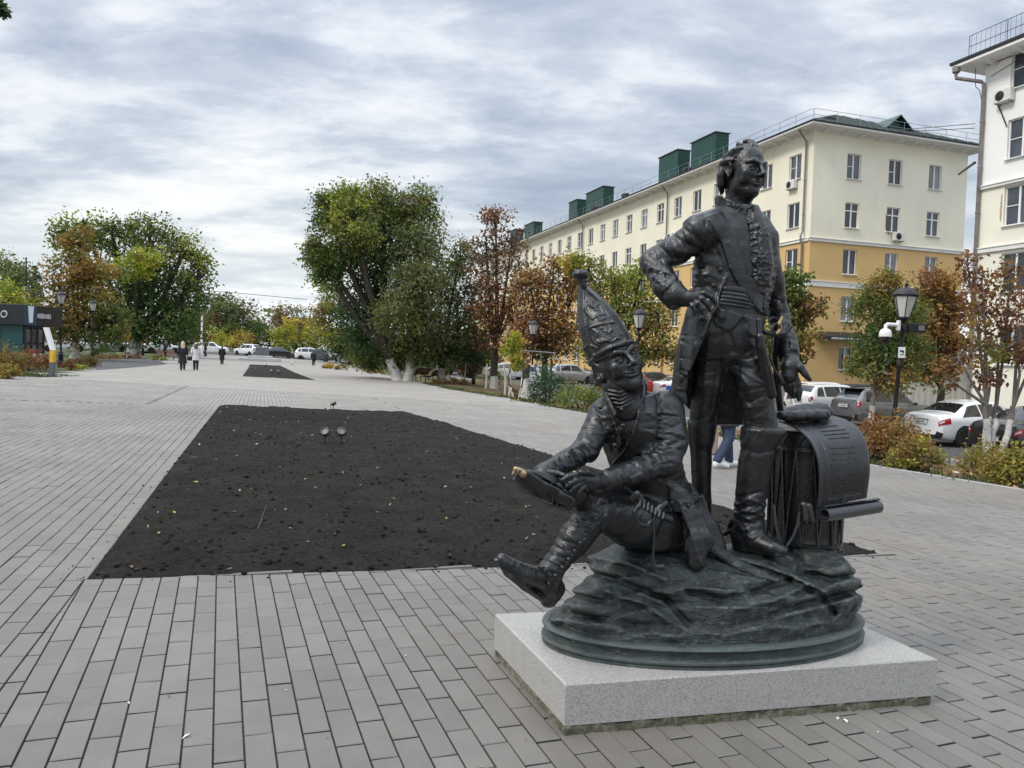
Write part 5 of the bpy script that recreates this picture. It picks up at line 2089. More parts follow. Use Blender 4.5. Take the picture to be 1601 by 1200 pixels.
# left side
G2 = 'russet shrubs left of the plaza'
sh('spirea_shrub', 'broad russet shrub in the left corner before the kiosk', 10, 583, 26, 44, RUST + ORANGE + OLIVE, 121, .085, 1500, group=G2)
sh('spirea_shrub', 'brown shrub below the kiosk windows', 46, 578, 22, 34, BROWN + RUST, 122, .085, 1300, group=G2)
sh('spirea_shrub', 'small olive shrub on the grass left of the pylon', 16, 592, 16, 26, OLIVE + ORANGE, 123, .08, 700, group=G2)
sh('spirea_shrub', 'wine red shrub touching the white and yellow pylon', 68, 577, 12, 26, RUST + BROWN, 124, .085, 700, group=G2)
sh('spirea_shrub', 'low yellow green cushion shrub right of the pylon', 124, 577, 10, 9, LIME + YELLOW, 125, .085, 600)
sh('spirea_shrub', 'wine brown shrub behind the yellow cushion shrub', 134, 572, 20, 16, RUST + BROWN + OLIVE, 126, .09, 900, group=G2)
sh('spirea_shrub', 'brown shrub between pylon and yellow cushion shrub', 108, 577, 9, 16, BROWN + RUST, 127, .085, 500, group=G2)
sh('spirea_shrub', 'rust clipped shrub beyond the asphalt path', 170, 561, 20, 9, RUST + ORANGE, 128, .1, 500, group=G2)
sh('spirea_shrub', 'brown clipped shrub beyond the asphalt path by the big tree', 205, 560, 18, 9, BROWN + RUST, 129, .1, 500, group=G2)
sh('spirea_shrub', 'olive shrub at the inner end of the asphalt path', 245, 563, 13, 9, OLIVE + LIME, 130, .1, 500, group=G2)
sh('spirea_shrub', 'dark green rounded bush under the big left tree', 165, 556, 18, 18, DARKG + GREEN, 131, .12, 600)
# ------------------------------------------------------------------ street furniture
M_IRON = simple('black_iron', (.018, .018, .020), .45, .4, .2, 8)
M_LAMPGLASS = simple('milky_lamp_glass', (.50, .50, .47), .25, 0, .05, 4)
M_WOOD = simple('brown_bench_wood', (.12, .055, .035), .55, 0, .3, 7)
M_WHITEP = simple('white_plastic', (.72, .72, .73), .35, 0, .04, 5)


def make_lamp():
    t = empty('street_lamp', (0, 0, 0), '-', 'street lamp', 'black lantern lamp posts round the plaza')
    b = MB()
    b.lathe([(.17, -.25), (.17, .10), (.14, .13), (.14, .55), (.11, .60), (.12, .66), (.085, .72), (.06, .78)], 8)
    b.build('base', M_IRON, t)
    b = MB()
    b.lathe([(.058, .74), (.052, 1.2), (.048, 2.3), (.062, 2.33), (.062, 2.40), (.046, 2.43), (.042, 3.2), (.06, 3.23), (.06, 3.30), (.04, 3.34), (.05, 3.42), (.11, 3.50)], 10)
    b.build('pole', M_IRON, t, smooth=True)
    z0, z1, r0, r1 = 3.50, 4.02, .135, .275
    b = MB()
    b.lathe([(r0 + .01, z0 - .02), (r0 + .015, z0 + .02)], 6)
    b.lathe([(r1 + .02, z1 - .01), (r1 + .03, z1 + .03)], 6)
    for k in range(6):
        a = 2 * math.pi * k / 6
        b.tube([(r0 * math.cos(a), r0 * math.sin(a), z0), (r1 * math.cos(a), r1 * math.sin(a), z1)], .014, 4)
    b.build('lantern_frame', M_IRON, t)
    for k in range(6):
        a0, a1 = 2 * math.pi * k / 6, 2 * math.pi * (k + 1) / 6
        g = MB()
        P = [(r * .965 * math.cos(a), r * .965 * math.sin(a), z) for r, z, a in ((r0, z0 + .02, a0), (r0, z0 + .02, a1), (r1, z1 - .01, a1), (r1, z1 - .01, a0))]
        q = [(p[0] * .96, p[1] * .96, p[2]) for p in P]
        g.add(P + q, [(0, 1, 2, 3), (7, 6, 5, 4), (0, 4, 5, 1), (1, 5, 6, 2), (2, 6, 7, 3), (3, 7, 4, 0)])
        g.build('lantern_pane', M_LAMPGLASS, t)
    b = MB()
    b.lathe([(.31, 4.045), (.30, 4.07), (.24, 4.14), (.16, 4.20), (.07, 4.24), (.03, 4.26), (.03, 4.30), (.045, 4.32), (.02, 4.35), (.004, 4.38)], 12)
    b.build('lantern_roof', M_IRON, t, smooth=True)
    return t


def stand_by_top(px, py, H, y0=8, y1=120):
    """where a post of height H stands whose top shows at this place"""
    best = None
    for Y in np.arange(y0, y1, .1):
        p = at(px, py, Y)
        e = abs(p[2] - H - float(gz(p[0], p[1])))
        if best is None or e < best[0]:
            best = (e, p[0], p[1], float(gz(p[0], p[1])))
    return best[1:]


lamps = [(1405, 440, 'large lamp post with the white dome camera, right of the statue', 15, 40),
         (1000, 478, 'lamp post behind the seated soldier\'s cap', 20, 45),
         (835, 497, 'lamp post standing beside the small yellow tree', 30, 70),
         (743, 506, 'lamp post next to the near benches, brown shrubs at its foot', 35, 80),
         (688, 513, 'dim lamp post with a small white camera under the trees behind the near benches', 45, 90),
         (96, 452, 'lamp post beside the white and yellow pylon', 30, 70),
         (145, 466, 'lamp post in front of the orange brown chestnut', 40, 90),
         (224, 491, 'lamp post in front of the big left tree\'s trunk', 55, 110),
         (242, 498, 'farthest of the left lamp posts, under the big tree', 60, 130)]
lamp0 = make_lamp()
LP = []
for k, (px, py, lab, a, b) in enumerate(lamps):
    x, y, z = stand_by_top(px, py, 4.36, a, b)
    LP.append((x, y, z))
    if k == 0:
        lamp0.location = (x, y, z)
        lamp0['label'] = lab
        lamp0.rotation_euler = (0, math.radians(3), .2)
        L0 = lamp0
    else:
        c = copy_tree(lamp0, (x, y, z), .2 + k * .3, lab)
        c.rotation_euler = (0, math.radians(.5), .2 + k)
# cameras and box on the near lamp post
x, y, z = LP[0]
tx = math.tan(math.radians(3))
cm = empty('surveillance_camera', (x + tx * 3.3, y, z + 3.28), 'white dome camera on a bent arm of the large lamp post', 'camera')
b = MB()
b.box((-.14, -.02, .03), (.035, .05, .12), 0, 0, .01)
b.tube([(-.17, -.02, .04), (-.42, -.05, .05), (-.46, -.06, .02), (-.46, -.06, -.07)], .045, 10)
b.build('arm', M_WHITEP, cm, smooth=True)
b = MB()
b.lathe([(.03, .0), (.09, -.02), (.13, -.07), (.145, -.14), (.145, -.20)], 18, (-.46, -.06, -.05))
b.build('housing', M_WHITEP, cm, smooth=True)
b = MB()
b.lathe([(.125, -.20), (.125, -.26), (.10, -.33), (.05, -.365), (.01, -.37)], 18, (-.46, -.06, -.05))
b.build('dome', glass('dark_dome', (.012, .012, .014), .05), cm, smooth=True)
bx = empty('junction_box', (x + tx * 3.3 + .28, y - .03, z + 3.26), 'flat black box with vents clamped to the large lamp post', 'box')
b = MB()
b.box((0, 0, 0), (.20, .10, .11), 0, 0, .015)
b.box((-.24, .02, -.02), (.06, .05, .06), 0, 0, .01)
b.build('casing', M_IRON, bx)
for k in range(4):
    s_ = MB()
    s_.box((.03 + k * .035, -.104, .0), (.010, .006, .06))
    s_.build('louver', M_GREYMET, bx)
sg = empty('camera_notice', (x + tx * 2.66 - .02, y - .075, z + 2.66), 'small white notice with camera picture on the large lamp post', 'sign')
b = MB()
b.box((0, 0, 0), (.085, .008, .13), 0, 0, .004)
b.build('plate', M_WHITEP, sg)
b = MB()
b.box((-.005, -.011, .035), (.045, .003, .018))
b.box((.03, -.011, .01), (.014, .003, .03))
b.box((0, -.011, -.05), (.05, .003, .008))
b.build('pictogram', M_IRON, sg)
x, y, z = LP[4]
cm2 = empty('surveillance_camera', (x, y - .1, z + 2.45), 'small white camera on the dim lamp post behind the benches', 'camera')
b = MB()
b.box((-.25, 0, 0), (.30, .09, .09), 0, 0, .02)
b.box((0, .05, -.05), (.05, .05, .12), 0, 0, .01)
b.build('housing', M_WHITEP, cm2)


def make_bench():
    t = empty('park_bench', (0, 0, 0), '-', 'bench', 'slatted park benches on the right verge')
    prof = [(-.62, .40), (-.50, .445), (-.38, .455), (-.26, .445), (-.14, .43), (-.02, .43), (.08, .46), (.16, .52), (.22, .60), (.27, .69), (.33, .78), (.40, .85), (.50, .87)]
    for i in range(len(prof) - 1):
        (a, za), (b_, zb_) = prof[i], prof[i + 1]
        an = math.atan2(zb_ - za, b_ - a)
        L = math.hypot(b_ - a, zb_ - za)
        R = np.array([[1, 0, 0], [0, math.cos(an), -math.sin(an)], [0, math.sin(an), math.cos(an)]])
        s = MB()
        s.box((0, (a + b_) / 2, (za + zb_) / 2), (.95, L / 2 - .007, .017), 0, 0, .004, R)
        s.build('slat', M_WOOD, t)
    for sx in (-.8, .8):
        l = MB()
        l.tube([(sx, -.5, .42), (sx, -.42, .36), (sx, -.1, .38), (sx, .1, .42), (sx, .24, .60), (sx, .36, .80)], .03, 6)
        l.tube([(sx, -.40, .38), (sx, -.48, .18), (sx, -.42, .02), (sx, -.50, -.03)], .032, 6)
        l.tube([(sx, .10, .42), (sx, .26, .22), (sx, .22, .04), (sx, .32, -.03)], .032, 6)
        l.tube([(sx, -.45, .15), (sx, -.10, .26), (sx, .24, .16)], .024, 6)
        l.build('leg', M_IRON, t, smooth=True)
    return t


def bench_at(px, py, rz, lab, src=None):
    g = G(px, py)
    if src is None:
        b = make_bench()
        b.location = g
        b.rotation_euler = (0, 0, rz)
        b['label'] = lab
        return b
    return copy_tree(src, g, rz, lab)


BN = bench_at(683, 597, -2.05, 'brown slatted bench nearer of the pair by the forked tree')
bench_at(656, 594, -2.05, 'brown slatted bench farther of the pair by the forked tree', BN)
bench_at(567, 577, -2.0, 'slatted bench nearer of the far pair beyond the forked tree', BN)
bench_at(550, 574.5, -2.0, 'slatted bench farther of the far pair beyond the forked tree', BN)
bench_at(262, 562.5, 1.1, 'dark bench on the left side under the big tree, behind the women', BN)

# ball bollard
g = G(834, 622)
bo = empty('ball_bollard', g, 'round dark ball on a short neck at the foot of the dark upright shrub', 'bollard')
b = MB()
b.lathe([(.07, -.05), (.05, .06), (.05, .10)] + [(.19 * math.sin(a), .27 - .19 * math.cos(a)) for a in np.linspace(.28, 3.1, 12)], 16)
b.build('ball', M_IRON, bo, smooth=True)

# bed floodlights on spikes
M_SPOT = simple('worn_lamp_metal', (.20, .19, .17), .4, .6, .3, 30)


def make_spot():
    t = empty('floodlight', (0, 0, 0), '-', 'floodlight', 'spike floodlights in the soil beds')
    b = MB()
    b.tube([(0, 0, -.1), (0, .0, .13)], .010, 6)
    b.build('spike', M_IRON, t)
    b = MB()
    b.lathe([(.02, -.075), (.048, -.06), (.062, -.02), (.066, .05), (.060, .055), (.055, .03)], 14)
    o = b.build('lamp_head', M_SPOT, t, (0, 0, .19), True)
    o.rotation_euler = (math.radians(62), 0, 0)
    b = MB()
    b.tube([(.0, -.0, .11), (.07, .02, .13), (.075, .03, .19)], .006, 5)
    b.tube([(.0, -.0, .11), (-.07, .02, .13), (-.075, .03, .19)], .006, 5)
    b.build('yoke', M_IRON, t)
    b = MB()
    b.tube([(.02, 0, .02), (.09, .02, .03), (.12, .03, .09), (.08, .04, .14), (.03, .03, .17)], .005, 5)
    b.build('cable', M_IRON, t, smooth=True)
    return t


spots_ = [(508, 697, 0, 'floodlight on a spike in the near bed, left of the pair', bed1, 1), (533, 698, .3, 'floodlight on a spike in the near bed, right of the pair', bed1, 1), (521, 642, 2.2, 'floodlight at the far edge of the near bed', bed1, 1.2),
          (424, 586.5, 0, 'floodlight in the distant bed, left of the pair', bed2, 1.6), (435, 587, .2, 'floodlight in the distant bed, right of the pair', bed2, 1.6), (416, 575.5, 2.0, 'farthest floodlight in the distant bed', bed2, 1.8)]
S0 = None
for px, py, rz, lab, bd, sc in spots_:
    g = G(px, py)
    z = (soil_z if bd is bed1 else soil_z2)(g[0], g[1])
    if S0 is None:
        S0 = make_spot()
        S0.location, S0['label'] = (g[0], g[1], z), lab
        S0.scale = (.95,) * 3
    else:
        c = copy_tree(S0, (g[0], g[1], z), rz, lab)
        c.scale = (.95 * (1.3 if sc > 1.5 else 1),) * 3

# small white stepped marker and pillar at the far end
g = G(407, 564)
mk = empty('monument_base', g, 'low white plinth with dark block at the far end of the plaza', 'monument')
b = MB()
b.box((0, 0, .10), (1.9, 1.2, .2), 0, 0, .05)
b.box((0, 0, .42), (1.1, .8, .15), 0, 0, .05)
b.build('steps', simple('pale_stone', (.55, .55, .53), .8), mk)
b = MB()
b.box((.1, .3, 1.0), (.62, .4, .5), 0, 0, .05)
b.build('block', M_BASEGREY, mk)
# street pole, thin poles
for px, pt, pb, Y, r, mat, lab in ((315, 455, 549, 92, .13, M_WHITEP, 'white street pole at the far left end of the plaza'), (40, 402, 540, 75, .09, M_IRON, 'thin dark wire pole behind the kiosk'), (861, 462, 600, 52, .07, M_IRON, 'thin dark pole among the rust chestnuts')):
    p = at(px, pb, Y)
    q = at(px + (1 if px > 300 else 3), pt, Y)
    t = empty('street_pole', (p[0], p[1], float(gz(p[0], p[1]))), lab, 'pole')
    b = MB()
    H = q[2] - float(gz(p[0], p[1]))
    b.lathe([(r * 1.5, -.1), (r * 1.5, .5), (r, .6), (r * .7, H), (r * .2, H + .02)], 10)
    b.build('mast', mat, t, smooth=True)
    if px == 315:
        b = MB()
        b.tube([(0, 0, H - .6), (.5, 0, H - .35), (1.3, 0, H - .3)], .04, 5)
        b.box((1.5, 0, H - .3), (.3, .1, .06))
        b.build('lamp_arm', M_GREYMET, t)
# kiosk
KY = 40.0
k0 = at(37, 560, KY)
kz = float(gz(k0[0], k0[1]))
kr = math.radians(-5)
ki = empty('kiosk', (k0[0], k0[1], kz), 'dark teal coffee kiosk with black fascia and white sign panels', 'kiosk', None, kr)
M_TEAL = simple('teal_panel', (.006, .055, .062), .4, 0, .12, 2)
M_TEALB = simple('teal_blue_panel', (.010, .050, .095), .4, 0, .1, 2)
M_BLACKP = simple('black_panel', (.010, .011, .015), .4, 0, .1, 2)
ph_ = 477
KH = at(37, 508, KY)[2] - kz
KF = at(37, 476, KY)[2] - kz
b = MB()
for k in range(4):
    for j in range(2):
        b.box((-.62 - k * 1.22, 0, KH * (.25 + .5 * j)), (.60, .05, KH * .25 - .008), 0, 0, .006)
b.box((-2.4, .77, KH / 2), (2.38, .72, KH / 2))
b.build('wall_panel', M_TEAL, ki)['kind'] = 'stuff'
b = MB()
b.box((-2.0, -.06, KH * .42), (.30, .03, KH * .42), 0, 0, .01)
b.build('door', M_BLACKP, ki)
b = MB()
b.lathe([(.11, -.01), (.11, .01)], 16)
o = b.build('round_sign', simple('magenta_sign', (.45, .02, .12), .5), ki, (-1.95, -.10, KH * .80))
o.rotation_euler = (math.pi / 2, 0, 0)
b = MB()
b.box((.03, .75, KH * .08), (.04, .75, KH * .08), 0, 0, .006)
for j in range(4):
    b.box((.03, .05 + j * .46, KH * .58), (.045, .045, KH * .42), 0, 0, .006)
b.box((.03, .75, KH * .97), (.04, .75, KH * .03), 0, 0, .006)
b.box((.03, .75, KH * .52), (.04, .75, .03), 0, 0, .006)
b.build('window_frame', M_DARKMET, ki)
for j in range(3):
    for s in (0, 1):
        b = MB()
        b.box((.02, 0.28 + j * .46, KH * (.335 + .4 * s)), (.01, .19, KH * .175))
        b.build('pane', GLASSES[2 if (j + s) % 2 else 0], ki)
for k in range(5):
    b = MB()
    b.box((.05, 0.2 + k * .25, KH * (.20 + .12 * (k % 2))), (.012, .13, .16))
    b.build('leaflet', [M_WHITEP, simple('red_leaflet', (.5, .07, .06), .5)][k % 2], ki)
b = MB()
b.box((-2.6, 1.2, (KH + KF) / 2), (2.8, 1.45, (KF - KH) / 2), 0, 0, .01)
b.build('fascia', M_BLACKP, ki)
fy = -.25
b = MB()
b.box((0.206, fy + .45, (KH + KF) / 2), (.012, .44, (KF - KH) / 2 - .01))
b.build('sign_panel', M_TEALB, ki)
b = MB()
b.add([(0.224, fy + .25, KF - .10), (0.224, fy + .68, KF - .10), (0.224, fy + .60, KH + .14), (0.224, fy + .33, KH + .14)], [(0, 1, 2, 3)])
b.add([(0.224, fy + .22, KF - .05), (0.224, fy + .71, KF - .05), (0.224, fy + .71, KF - .09), (0.224, fy + .22, KF - .09)], [(0, 1, 2, 3)])
b.build('cup_emblem', M_WHITEP, ki)
rk = np.random.default_rng(9)
b = MB()
yy = fy + 1.0
while yy < fy + 1.95:
    w = rk.uniform(.07, .11)
    b.box((0.216, yy, (KH + KF) / 2), (.01, w / 2, rk.uniform(.10, .14)))
    yy += w + .025
b.build('sign_lettering', simple('dull_white', (.42, .43, .44), .5), ki)['kind'] = 'stuff'
b = MB()
b.tube([(-.9 + .16 * math.cos(a), fy - .012, (KH + KF) / 2 + .16 * math.sin(a)) for a in np.linspace(0, 6.28, 20)], .045, 6)
b.build('round_letter', bpy.data.materials['dull_white'], ki)
# pylon with folded top
g = G(81, 588.5)
py_ = empty('info_pylon', g, 'slim bent pylon, grey foot, yellow band and white slanting top', 'pylon', None, -.15)
s = ((g - CAM) @ FW) / FOC
hz = lambda y: (588.5 - y) * s


def slab_seg(name, mat, x0, z0, x1, z1, w, t=.06):
    b = MB()
    P = []
    for yy in (-t, t):
        P += [(x0 - w / 2, yy, z0), (x0 + w / 2, yy, z0), (x1 + w / 2, yy, z1), (x1 - w / 2, yy, z1)]
    b.add(P, [(0, 1, 2, 3), (7, 6, 5, 4), (0, 4, 5, 1), (1, 5, 6, 2), (2, 6, 7, 3), (3, 7, 4, 0)])
    return b.build(name, mat, py_)


slab_seg('foot', simple('pylon_grey', (.10, .105, .12), .5), 0, 0, .02, hz(566), 7.2 * s)
slab_seg('band', simple('pylon_yellow', (.62, .36, .02), .5), .02, hz(566) + .002, .04, hz(547), 7.0 * s)
slab_seg('slanting_top', M_WHITEP, .04, hz(547) + .002, -10.5 * s, hz(512), 7.0 * s)
# white board and frame behind the dark shrub
g = at(830, 600, 40)
wb = empty('notice_board', (g[0], g[1], float(gz(g[0], g[1]))), 'white board with dark marks behind the upright dark shrub', 'board', None, .2)
b = MB()
b.box((0, 0, 1.1), (.52, .03, .75), 0, 0, .01)
b.build('panel', M_WHITEP, wb)
b = MB()
for s_ in (-1, 1):
    b.tube([(s_ * .50, .04, -.1), (s_ * .50, .04, 2.6)], .025, 5)
b.tube([(-.9, .04, 2.6), (1.3, .04, 2.5)], .035, 5)
b.build('frame', M_GREYMET, wb)
b = MB()
for k, (x, w) in enumerate(((-.12, .05), (0, .04), (.10, .05), (.2, .03))):
    b.box((x, -.034, 1.62), (w, .004, .12), .0)
b.build('lettering', simple('dark_blue_print', (.03, .05, .14), .5), wb)['kind'] = 'stuff'
# posts of a low white fence among the trees on the right
rp = np.random.default_rng(4)
for k, px in enumerate((553, 561, 726, 760, 790, 797)):
    Y = (70, 70, 52, 48, 42, 42)[k]
    p = at(px, 590, Y)
    z0 = float(gz(p[0], p[1]))
    t = empty('tree_stake', (p[0], p[1], z0), '-', 'stake', 'pale stakes and thin trunks among the right-hand trees')
    t['label'] = ['pale leaning stake left of the forked tree', 'second pale stake left of the forked tree', 'thin pale stake behind the brown shrubs', 'thin pale stake left of the feathery bush', 'pale stake left of the small yellow tree', 'pale stake under the small yellow tree'][k]
    b = MB()
    b.tube([(0, 0, -.1), (.03, 0, .8), (rp.normal(0, .06), 0, 1.7)], [.07, .06, .04], 6)
    b.build('post', M_LIME, t, smooth=True)
# ------------------------------------------------------------------ cars
def paint(name, colr, metal=.0):
    m = Mat(name)
    nz = m.noise(m.obj(), 3, 4, .6)
    m.set(Base_Color=m.ramp(nz, [(.3, tuple(x * .93 for x in colr)), (.7, tuple(min(1, x * 1.05) for x in colr))]), Roughness=.28, Metallic=metal)
    m.b.inputs['Coat Weight'].default_value = .8
    m.b.inputs['Coat Roughness'].default_value = .06
    return m.m


P_WHITE, P_BLACK, P_GREY = paint('white_car_paint', (.74, .75, .76)), paint('black_car_paint', (.006, .006, .008)), paint('grey_car_paint', (.17, .175, .185), .5)
P_RED, P_SILVER, P_NAVY, P_BLUE = paint('red_car_paint', (.50, .02, .02)), paint('silver_car_paint', (.42, .43, .45), .4), paint('dark_blue_car_paint', (.02, .025, .04), .2), paint('blue_stripe_paint', (.03, .10, .42))
M_CARGLASS = glass('car_glass', (.014, .017, .019), .04)
M_TAIL = simple('tail_light_red', (.30, .012, .014), .15, 0, .2, 20)
M_TAILW = simple('tail_light_white', (.62, .55, .55), .15)
M_HEAD = simple('head_light', (.55, .57, .60), .1)
M_TRIMB = simple('black_plastic_trim', (.014, .014, .015), .55)
M_RUB = simple('tyre_rubber', (.014, .014, .014), .85, 0, .2, 30)
M_RIM = simple('rim_metal', (.36, .37, .38), .35, .7)
M_PLATE = simple('plate_white', (.66, .66, .66), .45)
M_CHROME = simple('chrome', (.60, .61, .62), .15, .9)

SEDAN = dict(L=4.41, st=[(-2.2, .40, .70, .90, .62, .52), (-2.15, .30, .82, 1.02, .79, .66), (-1.85, .22, .90, 1.085, .86, .70), (-1.55, .22, .92, 1.10, .875, .69), (-.95, .22, .94, 1.40, .88, .57), (-.30, .22, .94, 1.485, .88, .57), (.40, .22, .93, 1.46, .88, .57), (1.08, .22, .92, 1.04, .875, .69), (1.65, .22, .86, .95, .86, .68), (2.08, .26, .72, .82, .78, .60), (2.2, .36, .55, .64, .64, .50)], rear=(3, 4), front=(6, 7), side=(3.35, 6.72), pillars=(4.62, 5.62), wheels=(-1.30, 1.34))
HATCH = dict(L=4.3, st=[(-2.1, .42, .78, 1.02, .68, .58), (-2.06, .32, .92, 1.12, .83, .70), (-2.0, .26, .98, 1.18, .87, .70), (-1.92, .24, 1.0, 1.24, .885, .66), (-1.55, .24, 1.0, 1.56, .89, .585), (-.5, .24, .98, 1.625, .89, .59), (.35, .24, .96, 1.57, .89, .585), (1.02, .24, .96, 1.10, .885, .70), (1.65, .24, .92, 1.01, .87, .69), (2.08, .28, .76, .88, .79, .62), (2.18, .38, .60, .68, .66, .5)], rear=(3, 4), front=(6, 7), side=(3.7, 6.72), pillars=(4.35, 5.25), wheels=(-1.28, 1.32))


def catmull(P, n, closed=False):
    P = np.asarray(P, float)
    k = len(P)
    out = []
    seg = k if closed else k - 1
    for i in range(seg):
        p0, p1, p2, p3 = (P[(i - 1) % k], P[i], P[(i + 1) % k], P[(i + 2) % k]) if closed else (P[max(i - 1, 0)], P[i], P[i + 1], P[min(i + 2, k - 1)])
        for t in np.arange(n) / n:
            m1, m2 = (p2 - p0) * .38, (p3 - p1) * .38
            out.append((2 * t ** 3 - 3 * t ** 2 + 1) * p1 + (t ** 3 - 2 * t ** 2 + t) * m1 + (-2 * t ** 3 + 3 * t ** 2) * p2 + (t ** 3 - t ** 2) * m2)
    if not closed:
        out.append(P[-1])
    return np.array(out)


def car_surface(spec, nu=5, nv=4):
    rings = []
    for x, zl, zb, zt, wb, wt in spec['st']:
        h = [(0, zl), (wb * .84, zl), (wb * .975, zl + .10), (wb, zl * .45 + zb * .55), (wb * .965, zb), (wt, zt - .045), (wt * .72, zt), (0, zt + .018)]
        r = [(x, -a, b) for a, b in h] + [(x, a, b) for a, b in h[6:0:-1]]
        rings.append(r)
    R = np.array(rings)                                   # stations x 14 x 3
    R2 = np.stack([catmull(R[:, k], nu) for k in range(14)], 1)
    R3 = np.stack([catmull(R2[i], nv, True) for i in range(len(R2))], 0)
    return R3


def patch(R3, u0, u1, v0, v1, off, nu=5, nv=4, n=9, shape=None):
    """a piece of the body's surface, lifted by off"""
    U, V = R3.shape[:2]

    def ev(u, v):
        u = min(max(u * nu, 0), U - 1.001)
        v = (v * nv) % V
        i, j = int(u), int(v)
        a, b = u - i, v - j
        j2 = (j + 1) % V
        return R3[i, j] * (1 - a) * (1 - b) + R3[i + 1, j] * a * (1 - b) + R3[i, j2] * (1 - a) * b + R3[i + 1, j2] * a * b
    G_ = np.zeros((n, n, 3))
    for i in range(n):
        for j in range(n):
            s, t = i / (n - 1), j / (n - 1)
            u, v = u0 + (u1 - u0) * s, v0 + (v1 - v0) * t
            if shape:
                u, v = shape(s, t)
            p = ev(u, v)
            du = ev(u + .03, v) - ev(u - .03, v)
            dv = ev(u, v + .03) - ev(u, v - .03)
            nn = np.cross(du, dv)
            nn /= np.linalg.norm(nn) + 1e-9
            c = np.array([p[0] * .6, 0, .7])
            if nn @ (p - c) < 0:
                nn = -nn
            G_[i, j] = p + nn * off
    mb = MB()
    mb.v = [tuple(q) for q in G_.reshape(-1, 3)]
    for i in range(n - 1):
        for j in range(n - 1):
            mb.f.append((i * n + j, (i + 1) * n + j, (i + 1) * n + j + 1, i * n + j + 1))
            mb.m.append(0)
    return mb


def text_mesh(name, s, size, mat):
    cu = bpy.data.curves.new(name, 'FONT')
    cu.body = s
    cu.size = size
    cu.align_x, cu.align_y = 'CENTER', 'CENTER'
    cu.extrude = .002
    ob = bpy.data.objects.new('tmp', cu)
    col.objects.link(ob)
    dg = bpy.context.evaluated_depsgraph_get()
    me = bpy.data.meshes.new_from_object(ob.evaluated_get(dg))
    bpy.data.objects.remove(ob)
    me.name = name
    me.materials.clear()
    me.materials.append(mat)
    return me


CARM = {}


